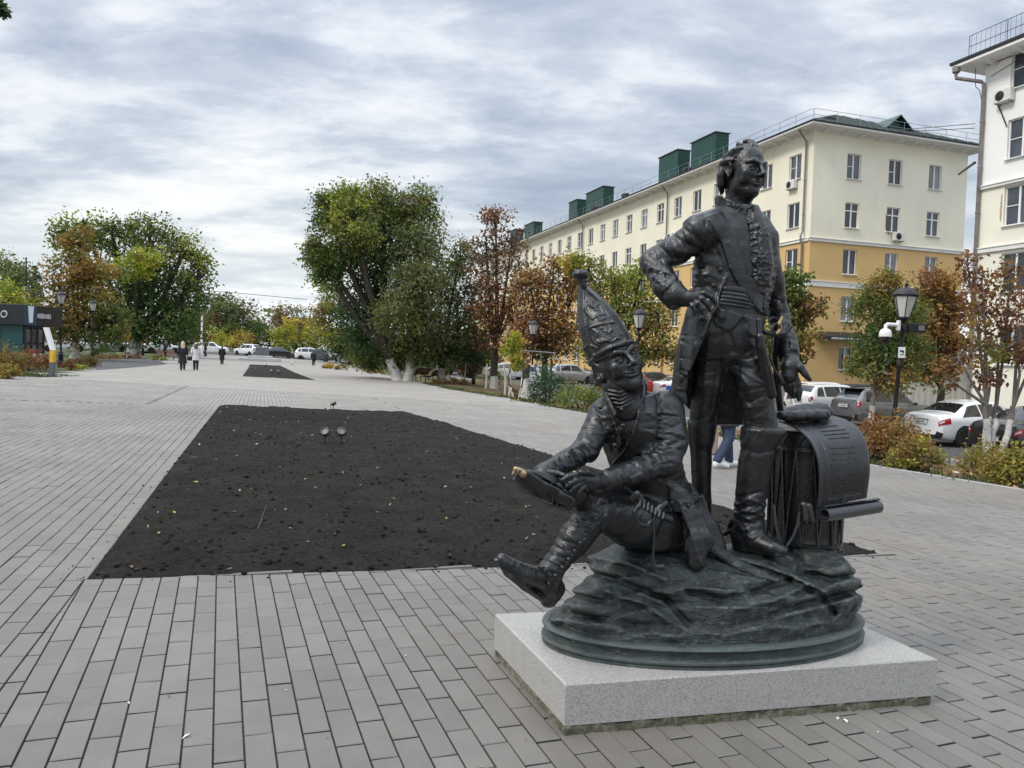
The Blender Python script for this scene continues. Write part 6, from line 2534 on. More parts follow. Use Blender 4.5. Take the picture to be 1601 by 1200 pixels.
def car(label, loc, heading, spec, pt, plate=None, detail=True, group='cars parked along the verge', extras=None):
    key = id(spec)
    if key not in CARM:
        R3 = car_surface(spec)
        U, V = R3.shape[:2]
        i, j = np.meshgrid(np.arange(U - 1), np.arange(V), indexing='ij')
        Q = np.stack([i * V + j, (i + 1) * V + j, (i + 1) * V + (j + 1) % V, i * V + (j + 1) % V], -1).reshape(-1, 4)
        mb = MB()
        mb.v = [tuple(p) for p in R3.reshape(-1, 3)]
        mb.f = [tuple(q) for q in Q] + [tuple(range(V)), tuple(range((U - 1) * V, U * V))]
        mb.m = [0] * len(mb.f)
        a, b = spec['side']
        p1, p2 = spec['pillars']
        parts = dict(R3=R3, body=mb)
        sides = []
        for s in (0, 1):
            vv = (4.14, 4.86) if s == 0 else (9.86, 9.14)
            for ua, ub, sh in ((a, p1 - .04, 'r'), (p1 + .04, p2 - .04, 'm'), (p2 + .04, b, 'f')):
                def shp(s_, t_, ua=ua, ub=ub, sh=sh, vv=vv):
                    v = vv[0] + (vv[1] - vv[0]) * t_
                    la, lb = ua, ub
                    if sh == 'r':
                        la = ua + (.62 if spec is SEDAN else .38) * t_ ** 1.3
                    if sh == 'f':
                        lb = ub - .62 * t_
                    return la + (lb - la) * s_, v
                sides.append(patch(R3, 0, 0, 0, 0, .006, shape=shp).mesh('side_window', True, [M_CARGLASS]))
        parts['sides'] = sides
        ra, rb2 = spec['rear']
        parts['rear'] = patch(R3, ra + .10, rb2 - .10, 5.25, 8.75, .006).mesh('rear_window', True, [M_CARGLASS])
        fa, fb = spec['front']
        parts['front'] = patch(R3, fa + .14, fb - .10, 5.2, 8.8, .006).mesh('windscreen', True, [M_CARGLASS])
        tl = []
        for s in (0, 1):
            tv = ((3.55, 4.25) if spec is SEDAN else (3.75, 4.5))
            v0, v1 = tv if s == 0 else (14 - tv[0], 14 - tv[1])
            tl.append((patch(R3, .45, 1.95 if spec is SEDAN else 2.6, v0, v1, .012).mesh('tail_light', True, [M_TAIL]), patch(R3, .62, 1.3, v0 + (v1 - v0) * .35, v0 + (v1 - v0) * .7, .018).mesh('lamp_lens', True, [M_TAILW])))
        parts['tail'] = tl
        parts['head'] = [patch(R3, 8.6, 9.6, v0, v1, .01).mesh('headlight', True, [M_HEAD]) for v0, v1 in ((3.5, 4.2), (10.5, 9.8))]
        parts['bump'] = patch(R3, .25, 1.2, 13.0, 15.0, .012, shape=lambda s, t: (.15 + 1.0 * s, (11.6 + 4.8 * t) % 14)).mesh('bumper_trim', True, [M_TRIMB])
        t = MB()
        t.lathe([(.19, -.09), (.30, -.10), (.32, -.07), (.32, .07), (.30, .10), (.19, .09)], 22)
        parts['tyre'] = t.mesh('tyre', True, [M_RUB])
        r = MB()
        r.lathe([(.20, .02), (.205, .075), (.17, .07), (.16, .03)], 22)
        for k in range(7):
            an = 2 * math.pi * k / 7
            r.tube([(.03 * math.cos(an), .03 * math.sin(an), .06), (.18 * math.cos(an), .18 * math.sin(an), .065)], [.03, .018], 5)
        r.lathe([(.05, .03), (.05, .08)], 10)
        parts['rim'] = r.mesh('rim', False, [M_RIM])
        ar = MB()
        ar.lathe([(.30, -.10), (.375, -.10), (.375, .0), (.30, .0)], 22)
        ar.lathe([(.33, -.02), (.33, -.012)], 20)
        parts['arch'] = ar.mesh('wheel_arch', False, [M_TRIMB])
        CARM[key] = parts
    pr_ = CARM[key]
    t = empty('parked_car', loc, label, 'car', group, heading)
    bm_ = pr_['body'].mesh('body', True, [pt])
    link('body', bm_, None, t)
    if detail:
        for me in pr_['sides']:
            link('side_window', me, None, t)
    else:
        for me in pr_['sides']:
            link('side_window', me, None, t)
    link('rear_window', pr_['rear'], None, t)
    link('windscreen', pr_['front'], None, t)
    for me, ln in pr_['tail']:
        o = link('tail_light', me, None, t)
        link('lamp_lens', ln, None, o)
    for me in pr_['head']:
        link('headlight', me, None, t)
    link('bumper_trim', pr_['bump'], None, t)
    hw = .80
    for x in spec['wheels']:
        for s in (-1, 1):
            o = link('wheel_arch', pr_['arch'], None, t, (x, s * (hw + .085), .34))
            o.rotation_euler = (-s * math.pi / 2, 0, 0)
            w = bpy.data.objects.new('wheel', None)
            col.objects.link(w)
            w.parent = t
            w.location = (x, s * hw, .315)
            w.rotation_euler = (-s * math.pi / 2, 0, 0)
            link('tyre', pr_['tyre'], None, w)
            link('rim', pr_['rim'], None, w)
    for s in (-1, 1):
        m_ = MB()
        m_.box((.78, s * .97, 1.0), (.06, .09, .065), 0, 0, .03)
        m_.build('mirror', pt if pt is not P_GREY else M_TRIMB, t)
    x0 = spec['st'][0][0]
    zp = .60 if spec is SEDAN else .86
    if plate:
        zp = plate[1]
        b = MB()
        b.box((x0 - .02 - plate[2], 0, zp), (.012, .26, .057), 0, 0, .004)
        o = b.build('licence_plate', M_PLATE, t)
        tm = text_mesh('plate_number', plate[0], .085, M_TRIMB)
        q = link('plate_number', tm, None, o, (x0 - .036 - plate[2], 0, zp))
        q.rotation_euler = (math.pi / 2, 0, -math.pi / 2)
        b = MB()
        b.box((x0 - .018 - plate[2], 0, zp + .085), (.015, .30, .012), 0, 0, .004)
        b.build('plate_bar', M_CHROME if pt is not P_WHITE else M_TRIMB, t)
    if extras:
        extras(t)
    return t


HD = RZ                                               # nose towards the building


def row_car(label, y, spec, pt, plate=None, dx=0.0, dh=0.0, **kw):
    """a car of the row; y is the depth of the near corner of its tail"""
    x = 13.72 - .334 * (y - 24.2) + dx
    W, L = .87, spec['L']
    h = np.array([.949, .317])
    l = np.array([-.317, .949])
    c = np.array([x, y]) + h * L / 2 + l * W
    return car(label, (c[0], c[1], float(gz(c[0], c[1])) + .012), HD + dh, spec, pt, plate, **kw)


def spoiler(t):
    b = MB()
    b.box((-1.72, 0, 1.585), (.20, .56, .022), 0, 0, .02)
    b.build('spoiler', M_TRIMB, t)
    b = MB()
    b.tube([(-1.2, .62, 1.60), (-.9, .62, 1.66), (.2, .62, 1.66), (.5, .62, 1.58)], .018, 6)
    b.tube([(-1.2, -.62, 1.60), (-.9, -.62, 1.66), (.2, -.62, 1.66), (.5, -.62, 1.58)], .018, 6)
    b.build('roof_rail', M_TRIMB, t)


def antenna(t):
    b = MB()
    b.prism([(-.08, 0), (.08, 0), (-.06, .07)], .015, 1, (-.95, 0, 1.42))
    b.build('antenna_fin', M_TRIMB, t)
    b = MB()
    b.lathe([(.045, -.008), (.05, .008)], 14)
    o = b.build('badge', M_CHROME, t, (-2.19, 0, .93))
    o.rotation_euler = (0, -math.pi / 2, 0)
    b = MB()
    b.box((-2.15, 0, .30), (.05, .62, .035), 0, 0, .01)
    b.build('diffuser', M_CHROME, t)


row_car('black sedan parked behind the many-stemmed chestnut', 21.0, SEDAN, P_BLACK, ('C430BB58', .56, .03), -.75, extras=antenna)
row_car('white sedan with red tail lights parked beside the black sedan', 24.2, SEDAN, P_WHITE, ('T428HK58', .78, .02))
row_car('grey crossover with black roof spoiler parked beyond the white sedan', 31.6, HATCH, P_GREY, ('H162OE58', .84, .03), 3.1, extras=spoiler)
row_car('white hatchback partly hidden by the rolled gloves on the drum', 35.2, HATCH, P_WHITE, ('A201KT58', .84, .03), 3.7)
row_car('white hatchback whose roof alone rises behind the other white hatchback', 39.5, HATCH, P_WHITE, None, 6.5, detail=False)
row_car('silver sedan hidden behind the standing officer\'s coat', 46.5, SEDAN, P_SILVER, None, 5, detail=False)
row_car('white car with blue stripe right of the soldier\'s neck', 48.0, SEDAN, P_WHITE, None, 3.6, extras=lambda t: patch(CARM[id(SEDAN)]['R3'], 2.0, 8.0, 2.9, 3.7, .005).build('side_stripe', P_BLUE, t, smooth=True))
row_car('dark sedan right of the red car behind the soldier\'s shoulder', 53.5, SEDAN, P_NAVY, None, 4.4, detail=False)
row_car('bright red car behind the soldier\'s collar', 48.0, SEDAN, P_RED, None, .3, detail=False)
row_car('dark car with pinkish tail lights left of the soldier\'s face', 57.0, HATCH, P_NAVY, None, 3.6)
row_car('silver car glimpsed behind the dark upright shrub', 63.0, HATCH, P_SILVER, None, 2.4, detail=False)
row_car('dark red car glimpsed behind the benches', 72.0, HATCH, paint('dark_red_paint', (.22, .02, .03)), None, -2.6, detail=False)
row_car('blue car glimpsed between the tree trunks behind the benches', 80.0, SEDAN, paint('steel_blue_paint', (.12, .20, .36)), None, -2.5, detail=False)
row_car('white car glimpsed under the trees behind the lamp posts', 67.5, SEDAN, P_WHITE, None, -1.5, detail=False)


def far_car(label, px, py, Y, head, spec, pt):
    p = at(px, py, Y)
    car(label, (p[0], p[1], float(gz(p[0], p[1])) + .015), head, spec, pt, None, detail=False, group='cars at the far street')


far_car('white car at the far end right of the white street pole', 331, 552, 104, .25, HATCH, P_WHITE)
far_car('white car at the far end left of the dark monument block', 388, 556, 108, 2.6, HATCH, P_WHITE)
far_car('black car at the far end right of the dark monument block', 438, 558, 104, .1, SEDAN, P_BLACK)
far_car('white car at the far end beside the man in black', 486, 561, 104, .2, HATCH, P_WHITE)
far_car('dark car at the far right end before the orange clipped shrub', 509, 562, 98, -.7, HATCH, P_NAVY)
far_car('white van-like car behind the pylon on the left', 100, 553, 74, .5, HATCH, P_WHITE)
far_car('silver car behind the trunk of the big left tree', 172, 552, 84, .4, HATCH, P_SILVER)
far_car('white car behind the left lamp posts under the big tree', 255, 553, 92, .4, SEDAN, P_WHITE)
far_car('pale car behind the whitewashed left chestnut', 140, 553, 80, .4, SEDAN, P_WHITE)
# ------------------------------------------------------------------ people
def cloth(name, colr, rough=.85):
    return simple(name, colr, rough, 0, .14, 14, .1)


M_SKIN = simple('skin', (.42, .26, .19), .55, 0, .06, 20)


def person(label, loc, rz, H=1.66, vox=.014, walk=.5, coat=None, coat_len=.55, coat_w=1.0, trousers=(.02, .02, .025), shoes=(.02, .02, .02), hair=None, hair_len=.0, hat=None, bag=None, skirt=None, sole=None):
    """a walking figure facing +y in its own frame"""
    t = empty('person', loc, label, 'person', None, rz)
    s = H / 1.70
    V3 = lambda *a: np.array(a, float) * s

    def mk(name, prims, mat, h=vox, parent=t):
        lo = np.min([p[0][1] for p in prims], 0) - .03
        hi = np.max([p[0][2] for p in prims], 0) + .03
        S = Sculpt(lo, hi, h)
        for p, k, op in prims:
            S.put(p, k, op)
        Vv, Q = S.surface()
        return link(name, raw_mesh(name, Vv, Q, True), mat, parent)
    w = walk
    A = lambda p, k=.02: (p, k, 'add')
    hipL, hipR = V3(-.085, 0, .88), V3(.085, 0, .88)
    knL, knR = V3(-.085, .10 * w + .02, .48), V3(.085, -.06 * w + .03, .48)
    anL, anR = V3(-.08, .22 * w - .02, .09), V3(.08, -.26 * w - .02, .12)
    toL, toR = anL + V3(-.01, .15, -.055), anR + V3(.01, .14, -.075)
    sh_ = [V3(-.19, 0, 1.38), V3(.19, 0, 1.38)]
    el = [V3(-.25, -.10 * w - .02, 1.10), V3(.25, .08 * w - .02, 1.10)]
    wr_ = [V3(-.25, -.04 * w + .06, .86), V3(.25, .16 * w + .04, .87)]
    # one continuous body
    body = [A(ell(V3(0, .005, 1.585), V3(.073, .092, .112))), A(ell(V3(0, .05, 1.54), V3(.05, .05, .07)), .03), A(ell(V3(0, .098, 1.57), V3(.012, .02, .02)), .012), A(cone(V3(0, -.01, 1.52), V3(0, -.01, 1.38), .052 * s, .06 * s)),
            A(ell(V3(0, 0, 1.25), V3(.165, .10, .20))), A(ell(V3(0, 0, 1.0), V3(.15, .10, .16))),
            A(cone(hipL, knL, .082 * s, .056 * s)), A(cone(knL, anL, .054 * s, .036 * s)), A(cone(hipR, knR, .082 * s, .056 * s)), A(cone(knR, anR, .054 * s, .036 * s)), A(cone(anL, toL, .036 * s, .028 * s)), A(cone(anR, toR, .036 * s, .028 * s))]
    for i in (0, 1):
        body += [A(cone(sh_[i], el[i], .050 * s, .040 * s)), A(cone(el[i], wr_[i], .038 * s, .026 * s)), A(cone(wr_[i], wr_[i] + V3(0, .01, -.09), .030 * s, .030 * s, (np.array([1.0, 0, 0]), 1.9)))]
        for f in range(4):
            b0 = wr_[i] + V3(0, .012 + (f - 1.5) * .018, -.085)
            body.append(A(cone(b0, b0 + V3(0, .006, -.075 + .008 * abs(f - 1.5)), .009 * s, .007 * s), .004))
        body.append(A(cone(wr_[i] + V3(0, .03, -.03), wr_[i] + V3(0, .055, -.09), .010 * s, .008 * s), .004))
    for e in (-1, 1):
        body.append(A(ell(V3(e * .074, -.005, 1.58), V3(.012, .02, .03)), .01))
        body.append((ell(V3(e * .03, .098, 1.595), V3(.014, .014, .01)), .01, 'cut'))
    mk('body', body, M_SKIN)
    mt = cloth('trouser_cloth', trousers)
    mk('trousers', [A(ell(V3(0, -.005, .93), V3(.165, .118, .14))), A(cone(hipL, knL, .098 * s, .078 * s)), A(cone(knL, anL + V3(0, -.01, .02), .076 * s, .068 * s)), A(cone(hipR, knR, .098 * s, .078 * s)), A(cone(knR, anR + V3(0, -.01, .02), .076 * s, .068 * s))], mt)
    for a_, b_ in ((anL, toL), (anR, toR)):
        sh0 = mk('shoe', [A(cone(a_ + V3(0, -.03, -.02), b_ + V3(0, .03, 0), .050 * s, .042 * s)), A(cone(a_ + V3(0, -.04, -.05), a_ + V3(0, .02, -.03), .045 * s, .045 * s))], cloth('shoe_leather', shoes, .5), .010)
    if skirt:
        mk('skirt', [A(zloft([(0, -.0, .42 * s, .25 * s, .24 * s), (0, 0, .70 * s, .20 * s, .17 * s), (0, 0, 1.02 * s, .16 * s, .115 * s)], (1, 0), (0, 1), 2, (7, .08, .3)))], cloth('skirt_cloth', skirt))
    cm_ = cloth('coat_cloth', coat or (.02, .02, .025))
    b0 = coat_len * s
    pr = [A(zloft([(0, 0, b0, .205 * s * coat_w, .17 * s * coat_w), (0, 0, 1.0 * s, .185 * s * coat_w, .14 * s), (0, 0, 1.2 * s, .195 * s, .135 * s), (0, 0, 1.36 * s, .19 * s, .11 * s), (0, 0, 1.43 * s, .10 * s, .08 * s)], (1, 0), (0, 1), 2, (6, .04, .5)))]
    for i in (0, 1):
        pr += [A(cone(sh_[i], el[i], .072 * s, .062 * s)), A(cone(el[i], wr_[i] + V3(0, 0, .03), .060 * s, .048 * s))]
    pr.append(A(chain([V3(-.07, .0, 1.44), V3(0, -.05, 1.46), V3(.07, 0, 1.44)], .035 * s)))
    mk('coat', pr, cm_)
    if hair:
        hp = [A(ell(V3(0, -.018, 1.61), V3(.086, .098, .102)))]
        hp.append((ell(V3(0, .11, 1.55), V3(.07, .08, .12)), .01, 'cut'))
        if hair_len:
            hp += [A(cone(V3(-.05, -.05, 1.58), V3(-.06, -.10, 1.58 - hair_len), .062 * s, .05 * s)), A(cone(V3(.05, -.05, 1.58), V3(.06, -.10, 1.58 - hair_len), .062 * s, .05 * s)), A(cone(V3(0, -.06, 1.58), V3(0, -.12, 1.56 - hair_len), .07 * s, .05 * s))]
        mk('hair', hp, cloth('hair', hair, .6), .012)
    if hat:
        mk('hat', [A(ell(V3(0, -.01, 1.645), V3(.092, .105, .085))), A(ell(V3(0, -.01, 1.60), V3(.098, .112, .03)))], cloth('knit_hat', hat), .012)
    if bag:
        (bc, bx_, by_, bz_, hx_, hy_, hz_) = bag
        mk('bag', [A(rbox(V3(bx_, by_, bz_), V3(hx_, hy_, hz_), None, .05)), A(chain([V3(bx_, by_, bz_ + hz_), V3(bx_ * .9, by_, 1.25), V3(bx_ * .75, 0, 1.42)], .012), .01)], cloth('bag_leather', bc, .5), .012)
    return t


def at_ground(px, py):
    g = G(px, py)
    return (g[0], g[1], g[2])


g1 = at_ground(293.5, 578.5)
hh = lambda g, hp: hp * ((np.array(g) - CAM) @ FW) / FOC
person('woman with long fair hair in a dark jacket and long black skirt walking away', at_ground(285.5, 578.5), .42, hh(g1, 44.5), .016, .35, (.018, .018, .035), .98, 1.0, (.02, .02, .02), (.015, .015, .015), (.55, .42, .26), .24, None, None, (.010, .010, .010))
person('woman in a white coat and pale knit hat with a black bag walking away', at_ground(306, 578.5), .40, hh(g1, 43.5), .016, .45, (.66, .63, .65), .62, 1.05, (.010, .010, .012), (.012, .012, .012), (.10, .07, .05), .20, (.60, .55, .40), ((.012, .012, .013), -.34, .05, .72, .17, .07, .13))
g2 = at_ground(347, 569.5)
person('person all in black walking alone towards the far street', g2, .3, hh(g2, 29), .022, .5, (.010, .010, .012), .45, 1.1, (.010, .010, .012), (.01, .01, .01), (.02, .02, .02), 0)
g3 = at_ground(490, 571.5)
person('person in dark clothes standing near the white car at the far end', g3, .2, hh(g3, 23), .024, .1, (.010, .012, .020), .75, 1.0, (.012, .012, .02), (.01, .01, .01), (.02, .02, .02), 0)
g4 = at_ground(457, 569.5)
person('person in a dark jacket and white trousers at the far end', g4, -.2, hh(g4, 21), .024, .2, (.02, .022, .028), .80, 1.0, (.62, .62, .62), (.3, .3, .3), (.35, .28, .2), .15)
g5 = at_ground(321, 557)
person('dark figure beside the white street pole at the far end', g5, 2.0, 1.75, .026, .3, (.010, .010, .012), .7, 1.0, (.01, .01, .012), (.01, .01, .01), (.02, .02, .02), 0)
g6 = at_ground(258, 563)
person('person in dark clothes standing by the left bench under the big tree', g6, -1.2, 1.7, .024, .1, (.012, .012, .014), .7, 1.0, (.012, .012, .014), (.01, .01, .01), (.02, .02, .02), 0)
g7 = at_ground(1134, 731)
p7 = person('passer-by in jeans and white trainers seen between the officer\'s boots', g7, -1.15, 1.66, .012, .75, (.03, .03, .035), .66, 1.0, (.028, .045, .085), (.72, .72, .72), (.09, .06, .04), .2, None, ((.46, .33, .27), -.02, -.27, .42, .06, .10, .22))
# ------------------------------------------------------------------ statue: plinth, mound, two bronze figures, drum and scroll
SC = np.array([0.954, 3.54, 0.172])
E1 = np.array([0.961, 0.276, 0.0])
E2 = np.array([-0.276, 0.961, 0.0])


def T(px, py, off=0.0):
    """point of the statue: seen at a place in the photograph, off metres behind the plinth's long axis"""
    d = ray(px, py)
    t = ((SC + E2 * off - CAM) @ E2) / (d @ E2)
    return CAM + d * t


def mpx(P):
    return ((np.array(P) - CAM) @ FW) / FOC


def cn(a, b, flat=None, wr=None):
    pa, pb = T(*a[:3]), T(*b[:3])
    return cone(pa, pb, a[3] * mpx(pa), b[3] * mpx(pb), flat, wr)


def chn(pts, flat=None):
    P = [T(*p[:3]) for p in pts]
    return chain(P, [p[3] * mpx(q) for p, q in zip(pts, P)], flat)


def blob(px, py, off, rx, ry, rz, R=None):
    p = T(px, py, off)
    m = mpx(p)
    return ell(p, (rx * m, rz * m, ry * m), R)


# --- bronze
def bronze(name, base, patina=0.0, rough=(.30, .55), scale=1.0):
    m = Mat(name)
    o = m.obj()
    big = m.noise(o, 7, 6, .65)
    mid = m.noise(o, 34 * scale, 6, .7)
    fine = m.noise(o, 160 * scale, 4, .6)
    c = m.ramp(big, [(.35, tuple(x * .65 for x in base)), (.65, tuple(x * 1.35 for x in base))])
    if patina > 0:
        g = m.noise(o, 11, 8, .72, .6)
        streak = m.n('ShaderNodeMapping', {'Scale': (14, 14, 3.0), 'Vector': o}).outputs[0]
        g2 = m.noise(streak, 1.6, 6, .7)
        fac = m.ramp(m.n('ShaderNodeMath', {0: g, 1: g2}, operation='MULTIPLY').outputs[0], [(.25, 0.0), (.36, patina * .8)])
        c = m.mix(fac, c, (.042, .068, .064))
        pale = m.ramp(m.noise(o, 24, 7, .75), [(.54, 0.0), (.66, patina * .8)])
        c = m.mix(pale, c, (.12, .155, .145))
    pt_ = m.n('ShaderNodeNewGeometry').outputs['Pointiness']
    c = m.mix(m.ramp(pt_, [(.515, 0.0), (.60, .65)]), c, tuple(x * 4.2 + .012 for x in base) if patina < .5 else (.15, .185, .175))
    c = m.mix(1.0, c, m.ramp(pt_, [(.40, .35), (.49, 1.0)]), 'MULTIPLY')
    m.set(Base_Color=c, Metallic=.25, Roughness=m.ramp(mid, [(.3, rough[0]), (.75, rough[1])]))
    m.b.inputs['Specular IOR Level'].default_value = .75
    h = m.n('ShaderNodeMath', {0: m.n('ShaderNodeMath', {0: mid, 1: .7}, operation='MULTIPLY').outputs[0], 1: m.n('ShaderNodeMath', {0: fine, 1: .3}, operation='MULTIPLY').outputs[0]}, operation='ADD').outputs[0]
    if patina > .5:
        mp = m.n('ShaderNodeMapping', {'Vector': o, 'Scale': (7, 7, 46), 'Rotation': (.18, -.22, 0)}).outputs[0]
        h = m.n('ShaderNodeMath', {0: h, 1: m.noise(mp, 1.0, 7, .7, .8)}, operation='ADD').outputs[0]
    m.bump(h, .5 if patina < .5 else .8, .007 if patina < .5 else .014)
    return m.m


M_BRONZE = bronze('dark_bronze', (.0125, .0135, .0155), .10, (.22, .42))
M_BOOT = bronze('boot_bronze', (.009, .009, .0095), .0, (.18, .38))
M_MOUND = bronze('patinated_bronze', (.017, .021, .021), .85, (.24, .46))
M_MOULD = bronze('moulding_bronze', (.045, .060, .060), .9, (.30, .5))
M_GOLD = simple('rubbed_bronze', (.36, .27, .16), .42, .85, .2, 40)

statue = empty('statue', (SC[0], SC[1], SC[2]), 'dark bronze sculpture of a standing officer and a seated soldier on an oval rock base', 'statue')


def as_part(name, surf, mat, parent=None, smooth=True, label=None):
    V, Q = surf
    par = parent or statue
    org = SC.copy()
    V = V - org
    me = raw_mesh(name, V, Q, smooth)
    o = link(name, me, mat, par)
    if label:
        o['label'] = label
    return o


# --- plinth
pA, pB, pC = np.array([.243, 2.909]), np.array([1.957, 3.402]), np.array([-.049, 3.671])
pD = pB + pC - pA
PL_TOP = lambda x, y: .172 - .027 * (x - SC[0])


def slab(corn, ztop, zbot, bev):
    mb = MB()
    c0 = sum(corn) / 4
    outer = [np.array([*c, 0]) for c in corn]
    n = 4
    rings = []
    for inset, which in ((0, 'b'), (0, 'm'), (bev, 't')):
        r = []
        for c in corn:
            d = c - c0
            q = c - d / np.linalg.norm(d) * inset * 1.4
            z = {'b': zbot(*q), 'm': ztop(*q) - bev, 't': ztop(*q)}[which]
            r.append((q[0], q[1], z))
        rings += r
    mb.v = rings
    for i in range(2):
        for k in range(4):
            mb.f.append((i * 4 + k, i * 4 + (k + 1) % 4, (i + 1) * 4 + (k + 1) % 4, (i + 1) * 4 + k))
    mb.f += [(8, 9, 10, 11), (3, 2, 1, 0)]
    mb.m = [0] * len(mb.f)
    return mb


def granite():
    m = Mat('granite')
    o = m.pos()
    v = m.n('ShaderNodeTexVoronoi', {'Scale': 330.0, 'Vector': o}).outputs['Color']
    g = m.n('ShaderNodeSeparateColor', {0: v}).outputs[0]
    c = m.ramp(g, [(.0, (.20, .194, .183)), (.2, (.27, .262, .247)), (.38, (.36, .35, .332)), (.75, (.41, .399, .38)), (1.0, (.48, .467, .445))])
    st = m.noise(o, 3.0, 7, .7)
    c = m.mix(m.ramp(st, [(.52, 0.0), (.75, .35)]), c, (.20, .20, .19))
    sp = m.n('ShaderNodeSeparateXYZ', {0: o})
    rust = m.n('ShaderNodeMath', {0: m.ramp(m.noise(o, 5.5, 6, .7), [(.58, 0.0), (.70, .6)]), 1: m.ramp(sp.outputs[2], [(.0, 1.0), (.06, .7), (.10, .0)])}, operation='MULTIPLY').outputs[0]
    c = m.mix(rust, c, (.26, .17, .08))
    nz = m.n('ShaderNodeSeparateXYZ', {0: m.n('ShaderNodeNewGeometry').outputs['Normal']}).outputs[2]
    m.set(Base_Color=c, Roughness=m.ramp(st, [(.35, .28), (.7, .5)]))
    m.bump(g, .08, .002)
    return m.m


def footing_mat():
    m = Mat('mossy_concrete')
    o = m.pos()
    a, b = m.noise(o, 40, 8, .75), m.noise(o, 9, 5, .6)
    c = m.ramp(a, [(.3, (.05, .05, .035)), (.5, (.17, .16, .12)), (.68, (.36, .34, .28))])
    c = m.mix(m.ramp(b, [(.45, 0.0), (.62, .65)]), c, (.075, .075, .028))
    m.set(Base_Color=c, Roughness=.95)
    m.bump(a, .9, .02)
    return m.m


plinth = empty('granite_plinth', (SC[0], SC[1], 0.0), 'pale speckled granite slab under the bronze sculpture', 'plinth')
corn = [pA, pB, pD, pC]
cs2 = [c + (SC[:2] - c) * .012 for c in corn]
sb = slab([c - SC[:2] for c in corn], lambda x, y: PL_TOP(x + SC[0], y + SC[1]), lambda x, y: plaza_z(x + SC[0], y + SC[1]) + .038, .006)
sb.build('slab', granite(), plinth)
fs_ = Sculpt([-1.2, -.8, -.15], [1.2, .8, .12], .010)
def _foot(X, Y, Z):
    dz = Z - plaza_z(X + SC[0], Y + SC[1]) - .035
    pd = poly_sd(X + 0 * Y, Y + 0 * X, [c - SC[:2] - (c - SC[:2]) * .006 for c in corn])
    return np.maximum(np.maximum(pd, dz), -dz - .08)


fs_.put((_foot, np.array([-1.1, -.75, -.11]), np.array([1.1, .75, .1])), 0)
fs_.rough(.008, 26, 3, 2)
Vf, Qf = fs_.surface()
link('footing', raw_mesh('footing', Vf, Qf, True), footing_mat(), plinth)

# --- oval moulding and rock mound
SA, SB_ = .805, .385


def oval_ring(prof, n=96):
    vs, fs = [], []
    for d, z in prof:
        for k in range(n):
            a = 2 * math.pi * k / n
            p = E1[:2] * (SA + d) * math.cos(a) + E2[:2] * (SB_ + d) * math.sin(a)
            vs.append((p[0], p[1], z - .027 * p[0]))
    for i in range(len(prof) - 1):
        for k in range(n):
            fs.append((i * n + k, i * n + (k + 1) % n, (i + 1) * n + (k + 1) % n, (i + 1) * n + k))
    fs.append(tuple(range((len(prof) - 1) * n, len(prof) * n)))
    mb = MB()
    mb.v, mb.f, mb.m = vs, fs, [0] * len(fs)
    return mb


oval_ring([(.004, -.004), (.006, .008), (.0, .014), (.008, .020), (.010, .030), (.002, .036), (-.006, .040), (-.012, .056), (-.010, .066), (.002, .072), (.008, .080), (.004, .090), (-.010, .094), (-.03, .096)]).build('base_moulding', M_MOULD, statue, smooth=True)

mo = Sculpt(SC + [-.92, -.62, .05], SC + [.92, .62, .62], .010)
oc = SC + [0, 0, .0]
Rm = np.array([E1, E2, [0, 0, 1.0]])


def oval_col(a, b, z0, z1, cx=0.0, cy=0.0):
    c = SC + E1 * cx + E2 * cy

    def f(X, Y, Z):
        x, y = X - c[0], Y - c[1]
        u, v = x * E1[0] + y * E1[1], x * E2[0] + y * E2[1]
        t = np.clip((Z - SC[2] - z0) / (z1 - z0), 0, 1)
        d = (np.sqrt((u / a) ** 2 + (v / b) ** 2) - 1) * min(a, b)
        return np.maximum(d, np.maximum(SC[2] + z0 - Z, Z - SC[2] - z1))
    return (f, c - [max(a, b)] * 2 + [z0] if False else np.array([c[0] - a, c[1] - a, SC[2] + z0]), np.array([c[0] + a, c[1] + a, SC[2] + z1]))


# stacked ledges of rock, built from the outline in the photograph
mo.put(oval_col(.755, .345, .07, .14), 0)
mo.put(ell(SC + E1 * .03 + [0, 0, .05], (.755, .348, .385), Rm), .04)
mo.put(ell(SC + E1 * .60 + [0, 0, .18], (.14, .28, .17), Rm), .03)
mo.put(ell(SC + E1 * .55 + [0, 0, .27], (.14, .24, .14), Rm), .03)
mo.put(ell(SC + E1 * -.30 + E2 * .02 + [0, 0, .30], (.28, .26, .13), Rm), .05)
mo.put(ell(SC + E1 * -.58 + E2 * -.06 + [0, 0, .12], (.15, .19, .165), Rm), .05)
mo.put(ell(SC + E1 * .15 + E2 * -.14 + [0, 0, .24], (.40, .16, .10), Rm), .05)
mo.D = np.maximum(mo.D, oval_col(.778, .362, 0, .9)[0](*mo.pts((slice(None),) * 3))).astype(np.float32)
